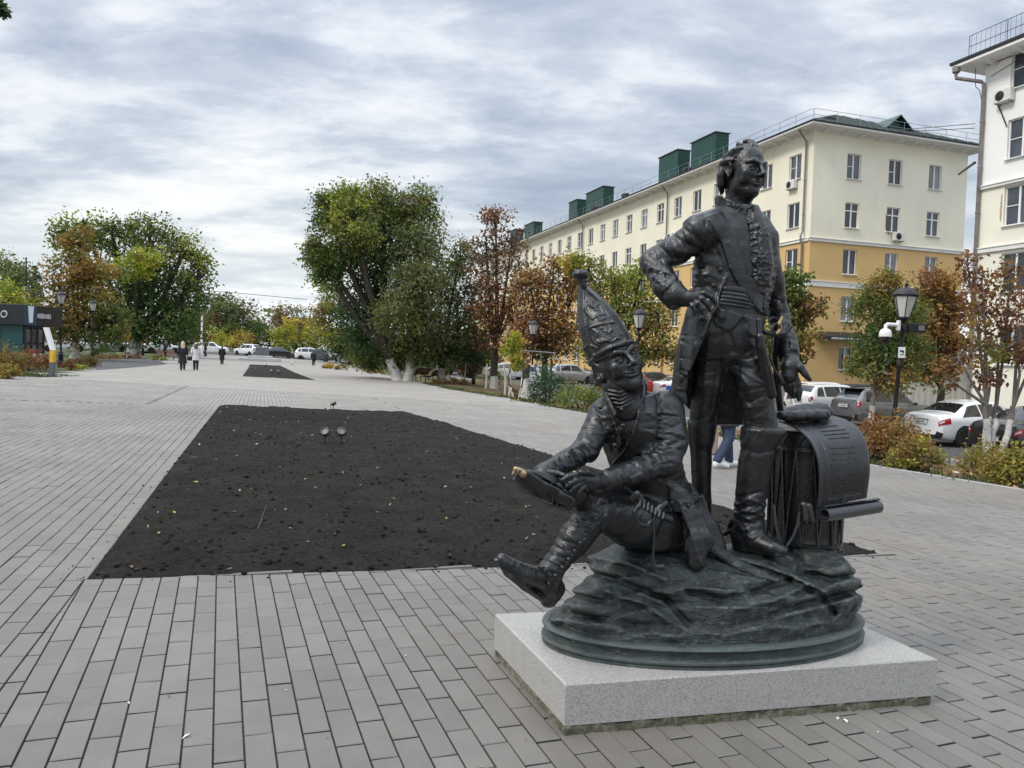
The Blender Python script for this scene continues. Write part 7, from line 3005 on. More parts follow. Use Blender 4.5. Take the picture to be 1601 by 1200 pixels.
# strata: tilted wavy ledges
idx = np.nonzero(np.abs(mo.D) < .09)
X, Y, Z = (mo.ax[i][idx[i]] for i in range(3))
u = (X - SC[0]) * E1[0] + (Y - SC[1]) * E1[1]
v = (X - SC[0]) * E2[0] + (Y - SC[1]) * E2[1]
w = (Z - SC[2]) + .30 * u * sm(-.7, .3, u) * sm(.9, .2, u) - .15 * u + .05 * vnoise(X, Y, Z, 5, 1)
ph = w / .075 + .5 * vnoise(X, Y, Z, 3, 4)
saw = ph - np.floor(ph)
mo.D[idx] += (-.022 * (saw ** .7 - .5) * sm(0, .12, saw) * sm(.10, .16, Z - SC[2])).astype(np.float32)
mo.D[idx] += (.013 * fbm(X * 1.0, Y * 1.0, Z * 1.6, 5, 3, 3)).astype(np.float32)
for ln, wd, dp in (([(885, 885), (960, 905), (1040, 935), (1078, 978)], 6, .026), ([(1075, 925), (1130, 938), (1180, 926), (1235, 905)], 7, .028), ([(1130, 872), (1200, 890), (1285, 932), (1305, 958)], 5, .018), ([(1205, 962), (1262, 942), (1345, 924)], 6, .022), ([(850, 935), (900, 930), (960, 945)], 6, .016), ([(1250, 893), (1300, 905), (1338, 900)], 6, .022), ([(900, 960), (980, 975), (1060, 985)], 7, .014), ([(920, 870), (980, 880), (1040, 905)], 5, -.016), ([(1150, 950), (1210, 940), (1260, 915)], 6, -.016), ([(1170, 880), (1240, 900), (1290, 925)], 4, -.014), ([(950, 925), (1010, 945), (1050, 975)], 5, -.014)):
    mo.groove(ln, wd * .8, dp * 1.25)
mo.rough(.0045, 22, 4, 12)
# keep it flat where the boots and drum stand
mo.cut(rbox(T(1185, 858, .0) + [0, 0, .20], (.34, .5, .197), Rm, .02), .02)
as_part('rock_mound', mo.surface(), M_MOUND)


# --- standing officer
fS = np.array([.42, -.907, 0])
sS = np.array([.907, .42, 0])
OFS = .06


def rowS(px, py, a, b, off=OFS):
    p = T(px, py, off)
    return (p[0], p[1], p[2], a, b)


lo = np.minimum(T(985, 205, .5), T(985, 880, -.4))
hi = np.maximum(T(1285, 205, -.4), T(1285, 880, .5))
xs = [T(985, 540, 0)[0], T(1280, 540, 0)[0]]
ys = [T(1130, 540, 0)[1] - .36, T(1130, 540, 0)[1] + .46]
st = Sculpt([xs[0] - .05, ys[0], T(1150, 885, 0)[2]], [xs[1] + .06, ys[1], T(1150, 320, 0)[2]], .0062)
frontS = (T(1146, 450, OFS), fS)
# torso in its tail coat
st.put(zloft([rowS(1153, 326, .085, .075), rowS(1150, 344, .125, .09), rowS(1149, 362, .185, .110), rowS(1149, 392, .215, .128), rowS(1147, 425, .212, .135), rowS(1142, 460, .198, .132), rowS(1138, 490, .192, .135), rowS(1135, 520, .190, .138), rowS(1134, 540, .165, .12), rowS(1134, 552, .12, .09)], sS, fS), .01)
st.put(blob(1136, 545, .05, 58, 34, 40), .06)
st.put(chn([(1092, 360, .0, 25), (1120, 345, .04, 20), (1150, 336, .06, 20), (1185, 350, .08, 18), (1196, 372, .06, 20)]), .04)
# coat skirts, cut away in front
cs = Sculpt(st.lo, st.lo + (st.n - 1) * st.h, st.h)
cs.put(zloft([rowS(1140, 470, .206, .140), rowS(1135, 500, .212, .152), rowS(1132, 540, .232, .172), rowS(1131, 580, .248, .190, .08), rowS(1131, 620, .262, .200, .10), rowS(1134, 668, .262, .2, .12)], sS, fS, 2.0, (9, .035, .4)), 0)
inner = [rowS(1140, 540, .205, .150), rowS(1137, 580, .222, .165, .08), rowS(1136, 625, .238, .175, .10), rowS(1138, 690, .24, .176, .12)]
cs.cut(zloft(inner, sS, fS, 2.0, (9, .035, .4)), .004)
front_edge = [(1136, 462), (1124, 480), (1112, 498), (1098, 534), (1084, 566), (1068, 597), (1057, 618), (1040, 700), (1300, 700), (1300, 455), (1180, 452)]


def pxprism(poly, cc=None, nn=None):
    poly = np.array(poly, float)

    def f(X, Y, Z):
        X, Y, Z = np.broadcast_arrays(X, Y, Z)
        px, py, w = to_px(X, Y, Z)
        d = poly_sd(px, py, poly) * w / FOC
        if cc is not None:
            d = np.maximum(d, -((X - cc[0]) * nn[0] + (Y - cc[1]) * nn[1] + (Z - cc[2]) * nn[2]))
        return d
    return (f, np.array([-9., -9, -9]), np.array([9., 9, 9]))


cs.cut(pxprism(front_edge, T(1130, 560, OFS + .03), fS), .003)
cs.cut(pxprism([(1000, 612), (1056, 617), (1066, 628), (1078, 640), (1092, 650), (1128, 668), (1165, 676), (1300, 676), (1300, 760), (1000, 760)]), .003)
st.D = np.minimum(st.D, cs.D)
# legs: breeches
st.put(cn((1112, 545, .06, 26), (1106, 600, .08, 22.5)), .03)
st.put(cn((1106, 600, .08, 22.5), (1099, 655, .12, 20.5), None, (0.0016, 135, 1)), .02)
st.put(cn((1164, 545, .02, 29), (1178, 600, -.04, 27.5), None, (0.0010, 105, 2)), .03)
st.put(cn((1178, 600, -.04, 27.5), (1190, 668, -.05, 25.5), None, (0.0016, 120, 3)), .02)
# boots
st.put(zloft([rowS(1098, 657, .068, .068, .13), rowS(1098, 662, .070, .070, .13), rowS(1097, 690, .062, .062, .14), rowS(1096, 702, .052, .054, .15), rowS(1097, 760, .043, .050, .16), rowS(1099, 800, .040, .046, .17), rowS(1101, 850, .04, .05, .18)], sS, fS), .004)
st.put(zloft([rowS(1192, 668, .100, .095, -.05), rowS(1192, 676, .102, .096, -.05), rowS(1187, 692, .090, .085, -.05), rowS(1185, 700, .080, .080, -.05), rowS(1180, 730, .078, .080, -.04), rowS(1177, 760, .075, .078, -.03), rowS(1173, 785, .069, .074, -.03), rowS(1170, 815, .066, .074, -.02), rowS(1168, 835, .062, .075, -.02), rowS(1168, 858, .060, .078, -.02)], sS, fS), .004)
st.put(chn([(1163, 838, -.0, 20), (1185, 846, -.08, 19), (1208, 856, -.16, 14), (1221, 860, -.19, 10)], (np.array([0, 0, 1.0]), 1.15)), .025)
st.put(chn([(1160, 856, .02, 15), (1190, 862, -.08, 17), (1217, 866, -.18, 12)], (np.array([0, 0, 1.0]), 2.6)), .004)
st.put(chn([(1108, 846, .1, 14), (1125, 850, .02, 10)]), .02)
# boot folds
for ln, dp in (([(1148, 778), (1160, 790), (1185, 792), (1198, 782)], .006), ([(1147, 795), (1165, 806), (1187, 803), (1199, 794)], .006), ([(1149, 808), (1170, 818), (1190, 812)], .005), ([(1150, 788), (1172, 780), (1196, 790)], -.005), ([(1148, 803), (1170, 797), (1195, 806)], -.005), ([(1146, 815), (1160, 828), (1178, 832), (1196, 820)], -.005), ([(1146, 822), (1160, 838), (1166, 856)], .004), ([(1155, 700), (1185, 709), (1210, 703)], .004)):
    st.groove(ln, 3.2, dp, (T(1178, 800, .04), fS))
st.emboss([(1166, 826), (1176, 820), (1196, 819), (1199, 830), (1188, 838), (1176, 844), (1167, 840)], .006)
# lapel, waistcoat and sash relief: raised panels
st.emboss([(1104, 337), (1126, 330), (1150, 368), (1160, 405), (1169, 422), (1166, 428), (1176, 434), (1191, 449), (1194, 492), (1186, 486), (1170, 466), (1155, 446), (1140, 418), (1130, 385), (1117, 356)], .013, frontS)
st.emboss([(1196, 352), (1204, 372), (1210, 410), (1213, 460), (1205, 498), (1196, 492), (1193, 448), (1184, 438), (1186, 400), (1188, 372), (1186, 356)], .008, frontS)
st.emboss([(1118, 476), (1135, 482), (1133, 494), (1128, 496), (1115, 488)], .007, frontS)
st.emboss([(1115, 500), (1128, 482), (1160, 490), (1163, 494), (1144, 517), (1138, 518), (1122, 512)], .007, frontS)
st.emboss([(1163, 492), (1186, 498), (1188, 526), (1170, 524)], .007, frontS)
# coat front: edge of the cutaway and button rows
for ln, wd, dp in (([(1136, 430), (1131, 444), (1123, 462), (1122, 476), (1112, 492), (1098, 526)], 2.4, -.010), ([(1100, 345), (1108, 362), (1120, 392), (1130, 412), (1136, 430)], 2.0, .006),
                   ([(1098, 392), (1104, 398), (1122, 400)], 4, .003), ([(1088, 420), (1105, 414), (1128, 424)], 5, .003), ([(1090, 452), (1106, 446), (1120, 456)], 4, .003), ([(1088, 432), (1108, 428), (1126, 436)], 3, -.002),
                   ([(1075, 500), (1070, 560), (1066, 610)], 7, .006), ([(1092, 500), (1084, 560), (1070, 605)], 5, -.005),
                   ([(1127, 506), (1124, 560), (1112, 640)], 5, .006), ([(1140, 520), (1148, 548), (1160, 555), (1174, 545)], 4, .006), ([(1146, 556), (1165, 564), (1186, 560)], 4, -.006), ([(1148, 570), (1164, 572), (1186, 582)], 4, .006), ([(1142, 580), (1158, 588), (1170, 602)], 4, -.006), ([(1150, 562), (1168, 562), (1184, 556)], 3, .005), ([(1140, 600), (1160, 612), (1172, 630)], 4, .006), ([(1110, 520), (1104, 580), (1100, 640)], 5, -.004), ([(1205, 570), (1208, 610), (1206, 650)], 4, .004)):
    st.groove(ln, wd, dp, (T(1130, 540, .10), fS))
# right arm: hand on the hip
st.put(cn((1098, 364, .0, 24), (1058, 390, .06, 23), None, (0.0016, 105, 7)), .03)
st.put(cn((1058, 390, .06, 23), (1021, 409, .10, 20.5), None, (0.0022, 135, 8)), .02)
st.put(cn((1022, 411, .10, 20.5), (1042, 442, -.02, 19.5), None, (0.0022, 150, 9)), .02)
st.put(cn((1037, 438, .0, 20.5), (1058, 462, -.08, 18.5)), .006)
st.put(cn((1040, 450, -.02, 19), (1052, 474, -.05, 11)), .02)
st.put(cn((1056, 462, -.08, 16), (1074, 467, -.11, 13)), .01)
for ln, wd, dp in (([(1062, 352), (1082, 366), (1096, 380)], 3, .006), ([(1048, 366), (1070, 380), (1092, 388)], 3.5, .006), ([(1040, 380), (1060, 392), (1085, 396)], 3.5, -.005), ([(1030, 386), (1050, 402), (1074, 404)], 3, .006), ([(1018, 398), (1034, 410), (1050, 414)], 3, .006), ([(1102, 348), (1104, 368), (1098, 392)], 2.5, .008), ([(1006, 412), (1024, 420), (1046, 424)], 3, -.005), ([(1010, 424), (1028, 430), (1050, 432)], 3, .006), ([(1033, 374), (1055, 356), (1078, 340), (1096, 334)], 2.0, -.004), ([(1036, 454), (1046, 444), (1056, 434)], 2.0, -.008), ([(1018, 428), (1030, 440), (1042, 448)], 2.5, -.006), ([(1024, 432), (1034, 424), (1042, 430)], 2, .005)):
    st.groove(ln, wd, dp)
# left arm: held down and open
st.put(cn((1194, 378, .06, 20), (1209, 440, .10, 16), None, (0.0010, 90, 11)), .03)
st.put(cn((1209, 440, .10, 16), (1217, 492, .11, 15), None, (0.0022, 135, 12)), .02)
st.put(cn((1217, 492, .11, 16), (1229, 540, .02, 15), None, (0.0022, 135, 13)), .02)
st.put(cn((1228, 528, .04, 17), (1233, 552, .0, 16)), .003)
st.emboss([(1235, 532), (1247, 534), (1248, 548), (1236, 548)], .008)
st.groove([(1200, 470), (1208, 478), (1222, 474)], 3, .006)
st.groove([(1204, 486), (1212, 494), (1226, 490)], 3, .006)
st.put(cn((1233, 552, .0, 12), (1236, 564, -.02, 12)), .006)
st.texture([(1186, 352), (1204, 370), (1213, 420), (1213, 470), (1200, 480), (1186, 440)], .007, 42, 5)
st.texture([(1128, 352), (1146, 380), (1158, 420), (1140, 412)], .003, 40, 6)
st.texture([(1020, 424), (1040, 420), (1046, 442), (1034, 450), (1022, 440)], .006, 40, 7)
def folds(S, a, b, half, n, seed, dp=.0042, wid=1.5, front=None):
    """a run of narrow cloth creases across the line a-b"""
    rg = np.random.default_rng(seed)
    a, b = np.array(a, float), np.array(b, float)
    d = (b - a) / np.linalg.norm(b - a)
    q = np.array([-d[1], d[0]])
    for k in range(n):
        c = a + (b - a) * (k + rg.uniform(-.3, .3)) / max(1, n - 1)
        s0, s1 = rg.uniform(-1, -.1) * half, rg.uniform(.1, 1) * half
        tl, cv = rg.normal(0, .35), rg.normal(0, .12)
        pts = [c + q * s + d * (s * tl + cv * s * s / half) for s in np.linspace(s0, s1, 5)]
        S.groove(pts, wid * rg.uniform(.8, 1.5), dp * rg.choice([-1, 1, 1]) * rg.uniform(.6, 1.2), front)


for a_, b_, hf, n_, sd_ in (((1092, 362), (1030, 398), 22, 13, 1), ((1016, 414), (1052, 452), 19, 12, 2), ((1196, 390), (1212, 480), 14, 12, 3), ((1214, 490), (1226, 528), 13, 7, 4), ((1090, 400), (1088, 470), 16, 11, 5), ((1108, 540), (1100, 650), 16, 9, 6), ((1166, 560), (1186, 664), 20, 12, 7), ((1150, 690), (1176, 700), 30, 4, 8), ((1172, 770), (1172, 832), 24, 10, 9), ((1078, 520), (1066, 610), 12, 6, 10)):
    folds(st, a_, b_, hf, n_, sd_)
st.rough(.0014, 30, 3, 4)
surfS = [st.surface()]

# collar
co = Sculpt(T(1100, 372, .35) - .02, T(1215, 372, .35) + .02, .004)
zc0 = T(1150, 370, OFS)[2]
zc1 = T(1150, 300, OFS)[2]
co = Sculpt([T(1118, 340, 0)[0] - .05, T(1150, 340, 0)[1] - .20, zc0], [T(1200, 340, 0)[0] + .05, T(1150, 340, 0)[1] + .32, zc1 + .02], .0042)
co.put(zloft([rowS(1154, 352, .118, .10), rowS(1155, 335, .108, .10), rowS(1156, 318, .112, .108), rowS(1157, 308, .118, .112)], sS, fS), 0)
co.cut(zloft([rowS(1154, 360, .106, .09), rowS(1155, 335, .097, .089), rowS(1156, 318, .100, .096), rowS(1157, 300, .108, .104)], sS, fS), .002)
co.cut(pxprism([(1160, 300), (1174, 318), (1178, 350), (1150, 368), (1145, 352), (1150, 335), (1164, 326)], T(1155, 330, OFS), fS), .002)
co.cut(pxprism([(1100, 290), (1220, 290), (1220, 345), (1187, 332), (1176, 318), (1164, 324), (1150, 316), (1128, 306), (1110, 300)]), .002)
co.texture([(1100, 300), (1220, 300), (1220, 375), (1100, 375)], .004, 55, 9)
surfS.append(co.surface())

# shirt frill
fr = Sculpt([T(1130, 400, 0)[0] - .02, T(1160, 400, 0)[1] - .28, T(1160, 452, 0)[2]], [T(1215, 400, 0)[0] + .03, T(1160, 400, 0)[1] + .2, T(1160, 318, 0)[2]], .0042)
fr.put(zloft([rowS(1161, 322, .060, .082), rowS(1162, 345, .075, .118), rowS(1163, 370, .09, .146), rowS(1163, 410, .10, .162), rowS(1162, 450, .09, .152)], sS, fS), 0)
fr.texture([(1145, 334), (1160, 330), (1188, 350), (1190, 442), (1158, 442)], .007, 32, 1)
fr.texture([(1145, 334), (1160, 330), (1188, 350), (1190, 442), (1158, 442)], .004, 66, 2)
fr.texture([(1188, 350), (1215, 360), (1215, 445), (1190, 442)], .0035, 40, 3)
fr.groove([(1164, 338), (1170, 380), (1176, 438)], 1.4, .006)
for k in range(5):
    yy = 326 + k * 4
    fr.groove([(1145, yy + 3), (1160, yy + 6), (1175, yy)], 1.2, .005)
surfS.append(fr.surface())

# head
HC = T(1164, 269, .05)
HM = frame(HC, (.44, -.90, -.05), (.03, .05, 1.0), 1.06)
hs = Sculpt(HC - [.17, .17, .20], HC + [.17, .17, .22], .0033)
put_all(hs, head_prims(.15, .2), HM, 1.06)
hair = []
A = lambda pts, r, k=.006: hair.append((chain(pts, r), k, 'add'))
hair.append((ell((0, -.060, .005), (.078, .058, .085)), .015, 'add'))
for s in (-1, 1):
    for j in range(5):
        t = j / 4
        A([(s * (.054 + .014 * t), .030 - .015 * t, .092 - .036 * t), (s * .076, .005 - .02 * t, .083 - .040 * t), (s * .086, -.035, .060 - .030 * t), (s * .070, -.078, .030 - .03 * t)], [.006, .010, .010, .007], .003)
    A([(s * .079, .010, .040), (s * .088, -.020, .036), (s * .088, -.050, .030), (s * .072, -.080, .024)], [.008, .014, .014, .010], .003)
    A([(s * .080, -.050, .020), (s * .085, -.052, -.020), (s * .078, -.055, -.060), (s * .060, -.062, -.085)], [.016, .019, .018, .010], .006)
    A([(s * .055, -.085, .02), (s * .055, -.088, -.03), (s * .048, -.080, -.085)], [.016, .019, .010], .005)
A([(0, -.09, .03), (0, -.095, -.04), (0, -.085, -.10)], [.018, .022, .012], .005)
A([(-.018, .036, .112), (-.02, .012, .128), (-.010, -.012, .138), (.006, -.014, .136)], [.008, .013, .014, .010], .008)
A([(.012, .044, .110), (.014, .028, .122), (.006, .012, .126)], [.008, .011, .009], .008)
A([(-.045, .015, .112), (-.036, -.015, .126), (-.01, -.04, .128)], [.008, .012, .010], .004)
A([(.040, .005, .112), (.034, -.02, .120), (.01, -.05, .124)], [.008, .012, .010], .008)
put_all(hs, hair, HM, 1.06)
fore = []
for dz in (.062, .075, .050):
    fore.append((chain([(-.040, .070, dz), (-.015, .083, dz + .004), (.015, .083, dz + .004), (.040, .070, dz)], .0022), .004, 'cut'))
put_all(hs, fore, HM, 1.06)
hs.rough(.0011, 60, 2, 3)
surfS.append(hs.surface())


def hand_sculpt(palm, fingers, h=.0030, k=.006):
    P = [T(*p[:3]) for p in palm] + [T(*q[:3]) for f in fingers for q in f]
    P = np.array(P)
    S = Sculpt(P.min(0) - .05, P.max(0) + .05, h)
    for a, b in zip(palm[:-1], palm[1:]):
        S.put(cn(a, b), .012)
    for f in fingers:
        for a, b in zip(f[:-1], f[1:]):
            S.put(cn(a, b), k * .6)
    return S


# right hand, fingers spread over the hip
hR = hand_sculpt([(1066, 464, -.10, 12), (1080, 466, -.12, 11), (1090, 463, -.13, 8)],
                 [[(1088, 459, -.13, 5.0), (1101, 458, -.15, 4.6), (1112, 464, -.155, 4.2), (1119, 474, -.15, 3.4)],
                  [(1087, 464, -.13, 5.0), (1098, 467, -.155, 4.8), (1106, 476, -.16, 4.2), (1110, 485, -.155, 3.4)],
                  [(1084, 469, -.13, 5.0), (1091, 474, -.155, 4.8), (1096, 482, -.16, 4.2), (1098, 489, -.155, 3.4)],
                  [(1079, 472, -.13, 4.8), (1083, 478, -.145, 4.4), (1086, 485, -.15, 3.8), (1087, 491, -.15, 3.2)],
                  [(1078, 460, -.12, 5.5), (1092, 453, -.11, 4.6), (1104, 455, -.09, 4.0)]])
hR.rough(.001, 60, 2, 1)
surfS.append(hR.surface())
# left hand, palm open, thumb away
hL = hand_sculpt([(1235, 560, -.02, 12), (1236, 572, -.04, 14), (1233, 588, -.05, 11)],
                 [[(1243, 586, -.06, 5), (1248, 600, -.07, 4.8), (1250, 612, -.075, 4.4), (1249, 624, -.075, 3.4)],
                  [(1237, 590, -.05, 5), (1241, 602, -.06, 4.8), (1242, 612, -.065, 4.2), (1241, 620, -.06, 3.4)],
                  [(1230, 590, -.04, 5), (1234, 602, -.05, 4.6), (1236, 610, -.05, 4.0), (1236, 616, -.05, 3.2)],
                  [(1225, 588, -.03, 4.6), (1227, 598, -.04, 4.2), (1229, 606, -.04, 3.6), (1230, 611, -.04, 3)],
                  [(1242, 566, -.05, 8), (1251, 574, -.08, 6.6), (1258, 584, -.095, 5.2), (1266, 593, -.10, 3.8)]])
hL.rough(.001, 60, 2, 2)
surfS.append(hL.surface())
standing = as_part('standing_figure', join_surfaces(surfS), M_BRONZE)


def sub(name, prims, parent, mat=None, h=.004, rough=0.0, label=None):
    los = np.min([p[0][1] for p in prims], 0) - .02
    his = np.max([p[0][2] for p in prims], 0) + .02
    S = Sculpt(los, his, h)
    for p, k, op in prims:
        S.put(p, k, op)
    if rough:
        S.rough(rough, 40, 2, 1)
    V, Q = S.surface()
    return as_part(name, (V, Q), mat or M_BRONZE, parent, True, label)


# waist sash with its folds and hanging tassel
ss = Sculpt(T(1100, 486, .3) - [.1, .3, .03], T(1215, 450, .3) + [.1, .2, .03], .0042)
ss = Sculpt([T(1090, 465, 0)[0], T(1150, 465, 0)[1] - .30, T(1150, 488, 0)[2]], [T(1205, 465, 0)[0], T(1150, 465, 0)[1] + .2, T(1150, 448, 0)[2]], .0042)
ss.put(zloft([rowS(1141, 452, .190, .148), rowS(1141, 470, .196, .158), rowS(1138, 484, .192, .148)], sS, fS), 0)
ss.cut(pxprism([(1000, 440), (1136, 440), (1127, 460), (1122, 486), (1000, 500)]), .003)
ss.cut(pxprism([(1160, 440), (1172, 466), (1186, 486), (1230, 500), (1230, 440)]), .003)
ss.cut(pxprism([(1122, 476), (1150, 480), (1176, 488), (1176, 500), (1120, 500)]), .003)
ss.cut(rbox(T(1141, 470, OFS) - fS * .35, (.4, .4, .2), np.array([sS, fS, [0, 0, 1]])), 0)
for k in range(5):
    y0 = 453 + k * 6
    ss.groove([(1120, y0), (1140, y0 + 2), (1160, y0 + 5), (1182, y0 + 10)], 1.6, .006)
as_part('sash', ss.surface(), M_BRONZE, standing)
tas = [(chn([(1186, 500, -.12, 4), (1187, 520, -.13, 4)]), 0, 'add'), (chn([(1188, 527, -.13, 7), (1189, 543, -.13, 7.5)]), .004, 'add'), (chn([(1190, 545, -.13, 7.5), (1198, 580, -.12, 9), (1206, 616, -.11, 8)]), .003, 'add')]
for j in range(9):
    a = j / 8 * 14 - 7
    tas.append((chn([(1190 + a * .8, 546, -.145 + abs(a) * .002, 1.5), (1198 + a * 1.15, 580, -.143 + abs(a) * .002, 1.7), (1206 + a * 1.1, 616 + (j % 3), -.13 + abs(a) * .002, 1.7)]), .002, 'add'))
sub('tassel', tas, standing, M_BOOT, .0035)
swd = [(chn([(1216, 474, -.02, 5), (1217, 482, -.02, 6)]), 0, 'add'), (chn([(1218, 482, -.02, 3.8), (1221, 505, -.02, 4.2), (1217, 522, -.02, 3.6)]), .003, 'add'), (chn([(1197, 519, -.03, 4), (1210, 523, -.03, 4), (1228, 520, -.02, 4), (1236, 510, -.02, 3.5)]), .003, 'add'), (chn([(1215, 525, .0, 4), (1212, 560, .06, 4.5), (1216, 605, .09, 5.5), (1220, 641, .12, 5)]), .002, 'add'), (chn([(1208, 530, -.05, 2), (1204, 560, -.05, 2), (1212, 580, -.05, 2), (1219, 590, -.05, 5), (1222, 597, -.05, 6), (1222, 601, -.05, 3)]), .002, 'add')]
sword = sub('sword', swd, standing, M_BRONZE, .004)
sub('sword_knot', [(chn([(1222, 496, -.05, 2.6), (1218, 506, -.055, 3.4), (1221, 514, -.05, 3.2), (1215, 521, -.05, 3)]), .002, 'add')], standing, M_GOLD, .0035, label='rubbed golden sword knot')
for bx, by in ((1127, 421), (1116, 446), (1098, 497)):
    c = T(bx, by, OFS)
    side = (c - T(1143, by, OFS)) @ sS
    p = T(1143, by, OFS) + sS * side
    # push the button out to the coat's surface
    for _ in range(40):
        i = tuple(np.clip(((p - st.lo) / st.h).round().astype(int), 0, st.n - 1))
        if st.D[i] > -.001:
            break
        p = p + fS * .005
    px_ = to_px(*p)
    d = ray(bx, by)
    p = CAM + d * ((p - CAM) @ FW / (d @ FW))
    sub('button', [(ell(p, (.0115, .009, .0115)), 0, 'add')], standing, M_BOOT, .003)
sub('spur', [(chn([(1146, 812, .02, 3), (1141, 822, .06, 4), (1138, 832, .1, 3)]), .003, 'add'), (chn([(1150, 826, .0, 3), (1135, 834, .06, 3.5), (1117, 834, .1, 4)]), .003, 'add')], standing, M_BRONZE, .004)

# --- seated soldier
fT = np.array([.20, -.98, 0])
sT = np.array([.98, .20, 0])


def rowT(px, py, a, b, off):
    p = T(px, py, off)
    return (p[0], p[1], p[2], a, b)


se = Sculpt([T(765, 800, -.3)[0] - .10, T(950, 750, 0)[1] - .62, T(950, 955, 0)[2]], [T(1145, 800, 0)[0] + .12, T(950, 750, 0)[1] + .42, T(1000, 606, 0)[2]], .0062)
# trunk
se.put(zloft([rowT(985, 612, .07, .06, -.04), rowT(984, 626, .11, .075, -.04), rowT(988, 640, .15, .10, -.04), rowT(996, 670, .185, .12, -.03), rowT(1004, 705, .175, .125, -.01), rowT(1016, 745, .17, .13, .03), rowT(1030, 785, .185, .15, .07), rowT(1040, 830, .19, .16, .09), rowT(1040, 862, .17, .15, .09)], sT, fT), .01)
se.put(chn([(945, 642, -.02, 20), (985, 630, -.02, 18), (1040, 634, -.04, 22)]), .035)
frontT = (T(995, 690, -.02), fT)
# open coat fronts over the waistcoat
se.emboss([(936, 640), (952, 632), (958, 650), (966, 672), (972, 692), (966, 712), (954, 712), (946, 690), (938, 668)], .012, frontT)
se.emboss([(998, 622), (1022, 616), (1034, 640), (1030, 690), (1018, 710), (1000, 712), (972, 728), (958, 728), (976, 704), (990, 678), (996, 650)], .013, frontT)
for ln, wd, dp in (([(972, 632), (974, 660), (974, 700)], 1.2, .005), ([(950, 634), (960, 662), (972, 694)], 1.8, -.010), ([(1000, 624), (998, 650), (988, 680), (974, 706), (956, 726)], 1.8, -.010), ([(958, 676), (964, 690), (958, 704)], 3, .005), ([(1010, 640), (1012, 670), (1004, 700)], 4, .004)):
    se.groove(ln, wd, dp, frontT)
# right arm (left in the picture)
se.put(cn((942, 652, -.03, 23), (916, 702, -.10, 20), None, (0.0022, 120, 21)), .03)
se.put(cn((916, 704, -.10, 20), (884, 722, -.20, 17), None, (0.0022, 165, 22)), .02)
se.put(cn((886, 721, -.19, 17.5), (853, 738, -.27, 15.5), None, (0.0016, 180, 23)), .006)
se.put(cn((860, 735, -.26, 17), (849, 741, -.28, 16.5)), .002)
# left arm
se.put(cn((1042, 642, -.05, 28), (1048, 690, -.10, 27), None, (0.0022, 120, 24)), .03)
se.put(cn((1048, 690, -.10, 27), (1040, 720, -.14, 24), None, (0.0022, 135, 25)), .02)
se.put(cn((1040, 720, -.14, 24), (1000, 733, -.22, 20), None, (0.0026, 165, 26)), .02)
se.put(cn((1008, 732, -.21, 21), (950, 750, -.29, 17), None, (0.0010, 150, 27)), .004)
se.emboss([(985, 744), (1008, 738), (1010, 752), (986, 757)], .006)
for ln, wd, dp in (([(1032, 616), (1028, 640), (1030, 672), (1022, 700)], 2.2, .008), ([(1050, 640), (1062, 655), (1070, 680)], 4, -.004), ([(1014, 706), (1030, 716), (1052, 712)], 3, .006), ([(1008, 716), (1026, 728), (1050, 724)], 3, .006), ([(1018, 698), (1038, 706), (1062, 698)], 3, -.005), ([(1000, 712), (1012, 730), (1016, 746)], 3, .006), ([(992, 716), (1002, 734), (1004, 748)], 2.5, -.006), ([(1030, 690), (1046, 696), (1068, 688)], 3, .005), ([(930, 640), (940, 652), (944, 672)], 2.5, .006), ([(906, 690), (920, 700), (932, 704)], 3, .006), ([(896, 704), (908, 716), (918, 724)], 3, .006), ([(886, 706), (896, 720), (900, 734)], 3, -.006), ([(938, 722), (942, 744), (944, 764)], 2, .005)):
    se.groove(ln, wd, dp)
# planted leg: thigh, knee, gaiter, shoe
se.put(cn((1052, 828, .04, 42), (985, 815, -.12, 38)), .04)
se.put(cn((985, 815, -.12, 38), (932, 800, -.20, 28)), .03)
se.put(cn((1040, 838, .06, 36), (1000, 846, .0, 26)), .04)
se.put(cn((930, 802, -.20, 27), (900, 840, -.20, 25)), .02)
se.put(cn((900, 840, -.20, 25), (862, 890, -.21, 18.5), None, (0.0010, 165, 31)), .02)
se.put(cn((862, 890, -.21, 18.5), (855, 915, -.21, 20)), .02)
se.put(chn([(862, 915, -.20, 18), (838, 902, -.24, 18), (812, 895, -.28, 16), (788, 878, -.30, 11), (784, 873, -.30, 9)]), .02)
se.put(chn([(868, 932, -.2, 9), (845, 935, -.23, 10), (820, 918, -.27, 12), (795, 898, -.3, 11), (776, 876, -.3, 6)], (np.array([.45, 0, .9]), 2.4)), .004)
se.put(cn((868, 920, -.20, 16), (858, 936, -.20, 14)), .012)
for j in range(6):
    x0 = 806 + j * 5
    se.groove([(x0 - 2, 876 + j * 1.2), (x0 + 5, 886 + j), (x0 + 3, 902 + j)], 1.6, -.005)
for t in np.linspace(0, 1, 9):
    px_, py_ = 925 - 72 * t, 800 + 94 * t
    se.groove([(px_ - 22, py_ - 12), (px_ - 6, py_ - 2), (px_ + 10, py_ + 2)], 2.0, .004)
se.groove([(948, 806), (925, 830), (905, 856), (882, 890), (868, 928)], 2.0, -.006)
se.groove([(935, 778), (945, 800), (940, 830)], 2.5, .006)
se.emboss([(930, 772), (950, 768), (953, 784), (936, 788)], .007)
# crossed leg behind the hands: thigh out to the knee, shin back to the ankle
se.put(cn((1040, 815, .12, 38), (985, 790, .12, 30)), .03)
se.put(cn((985, 790, .12, 30), (935, 785, -.12, 24)), .03)
se.put(cn((935, 785, -.12, 24), (898, 776, -.26, 17)), .02)
se.put(chn([(902, 772, -.28, 16), (880, 762, -.33, 16), (850, 752, -.36, 14), (826, 744, -.37, 11)]), .02)
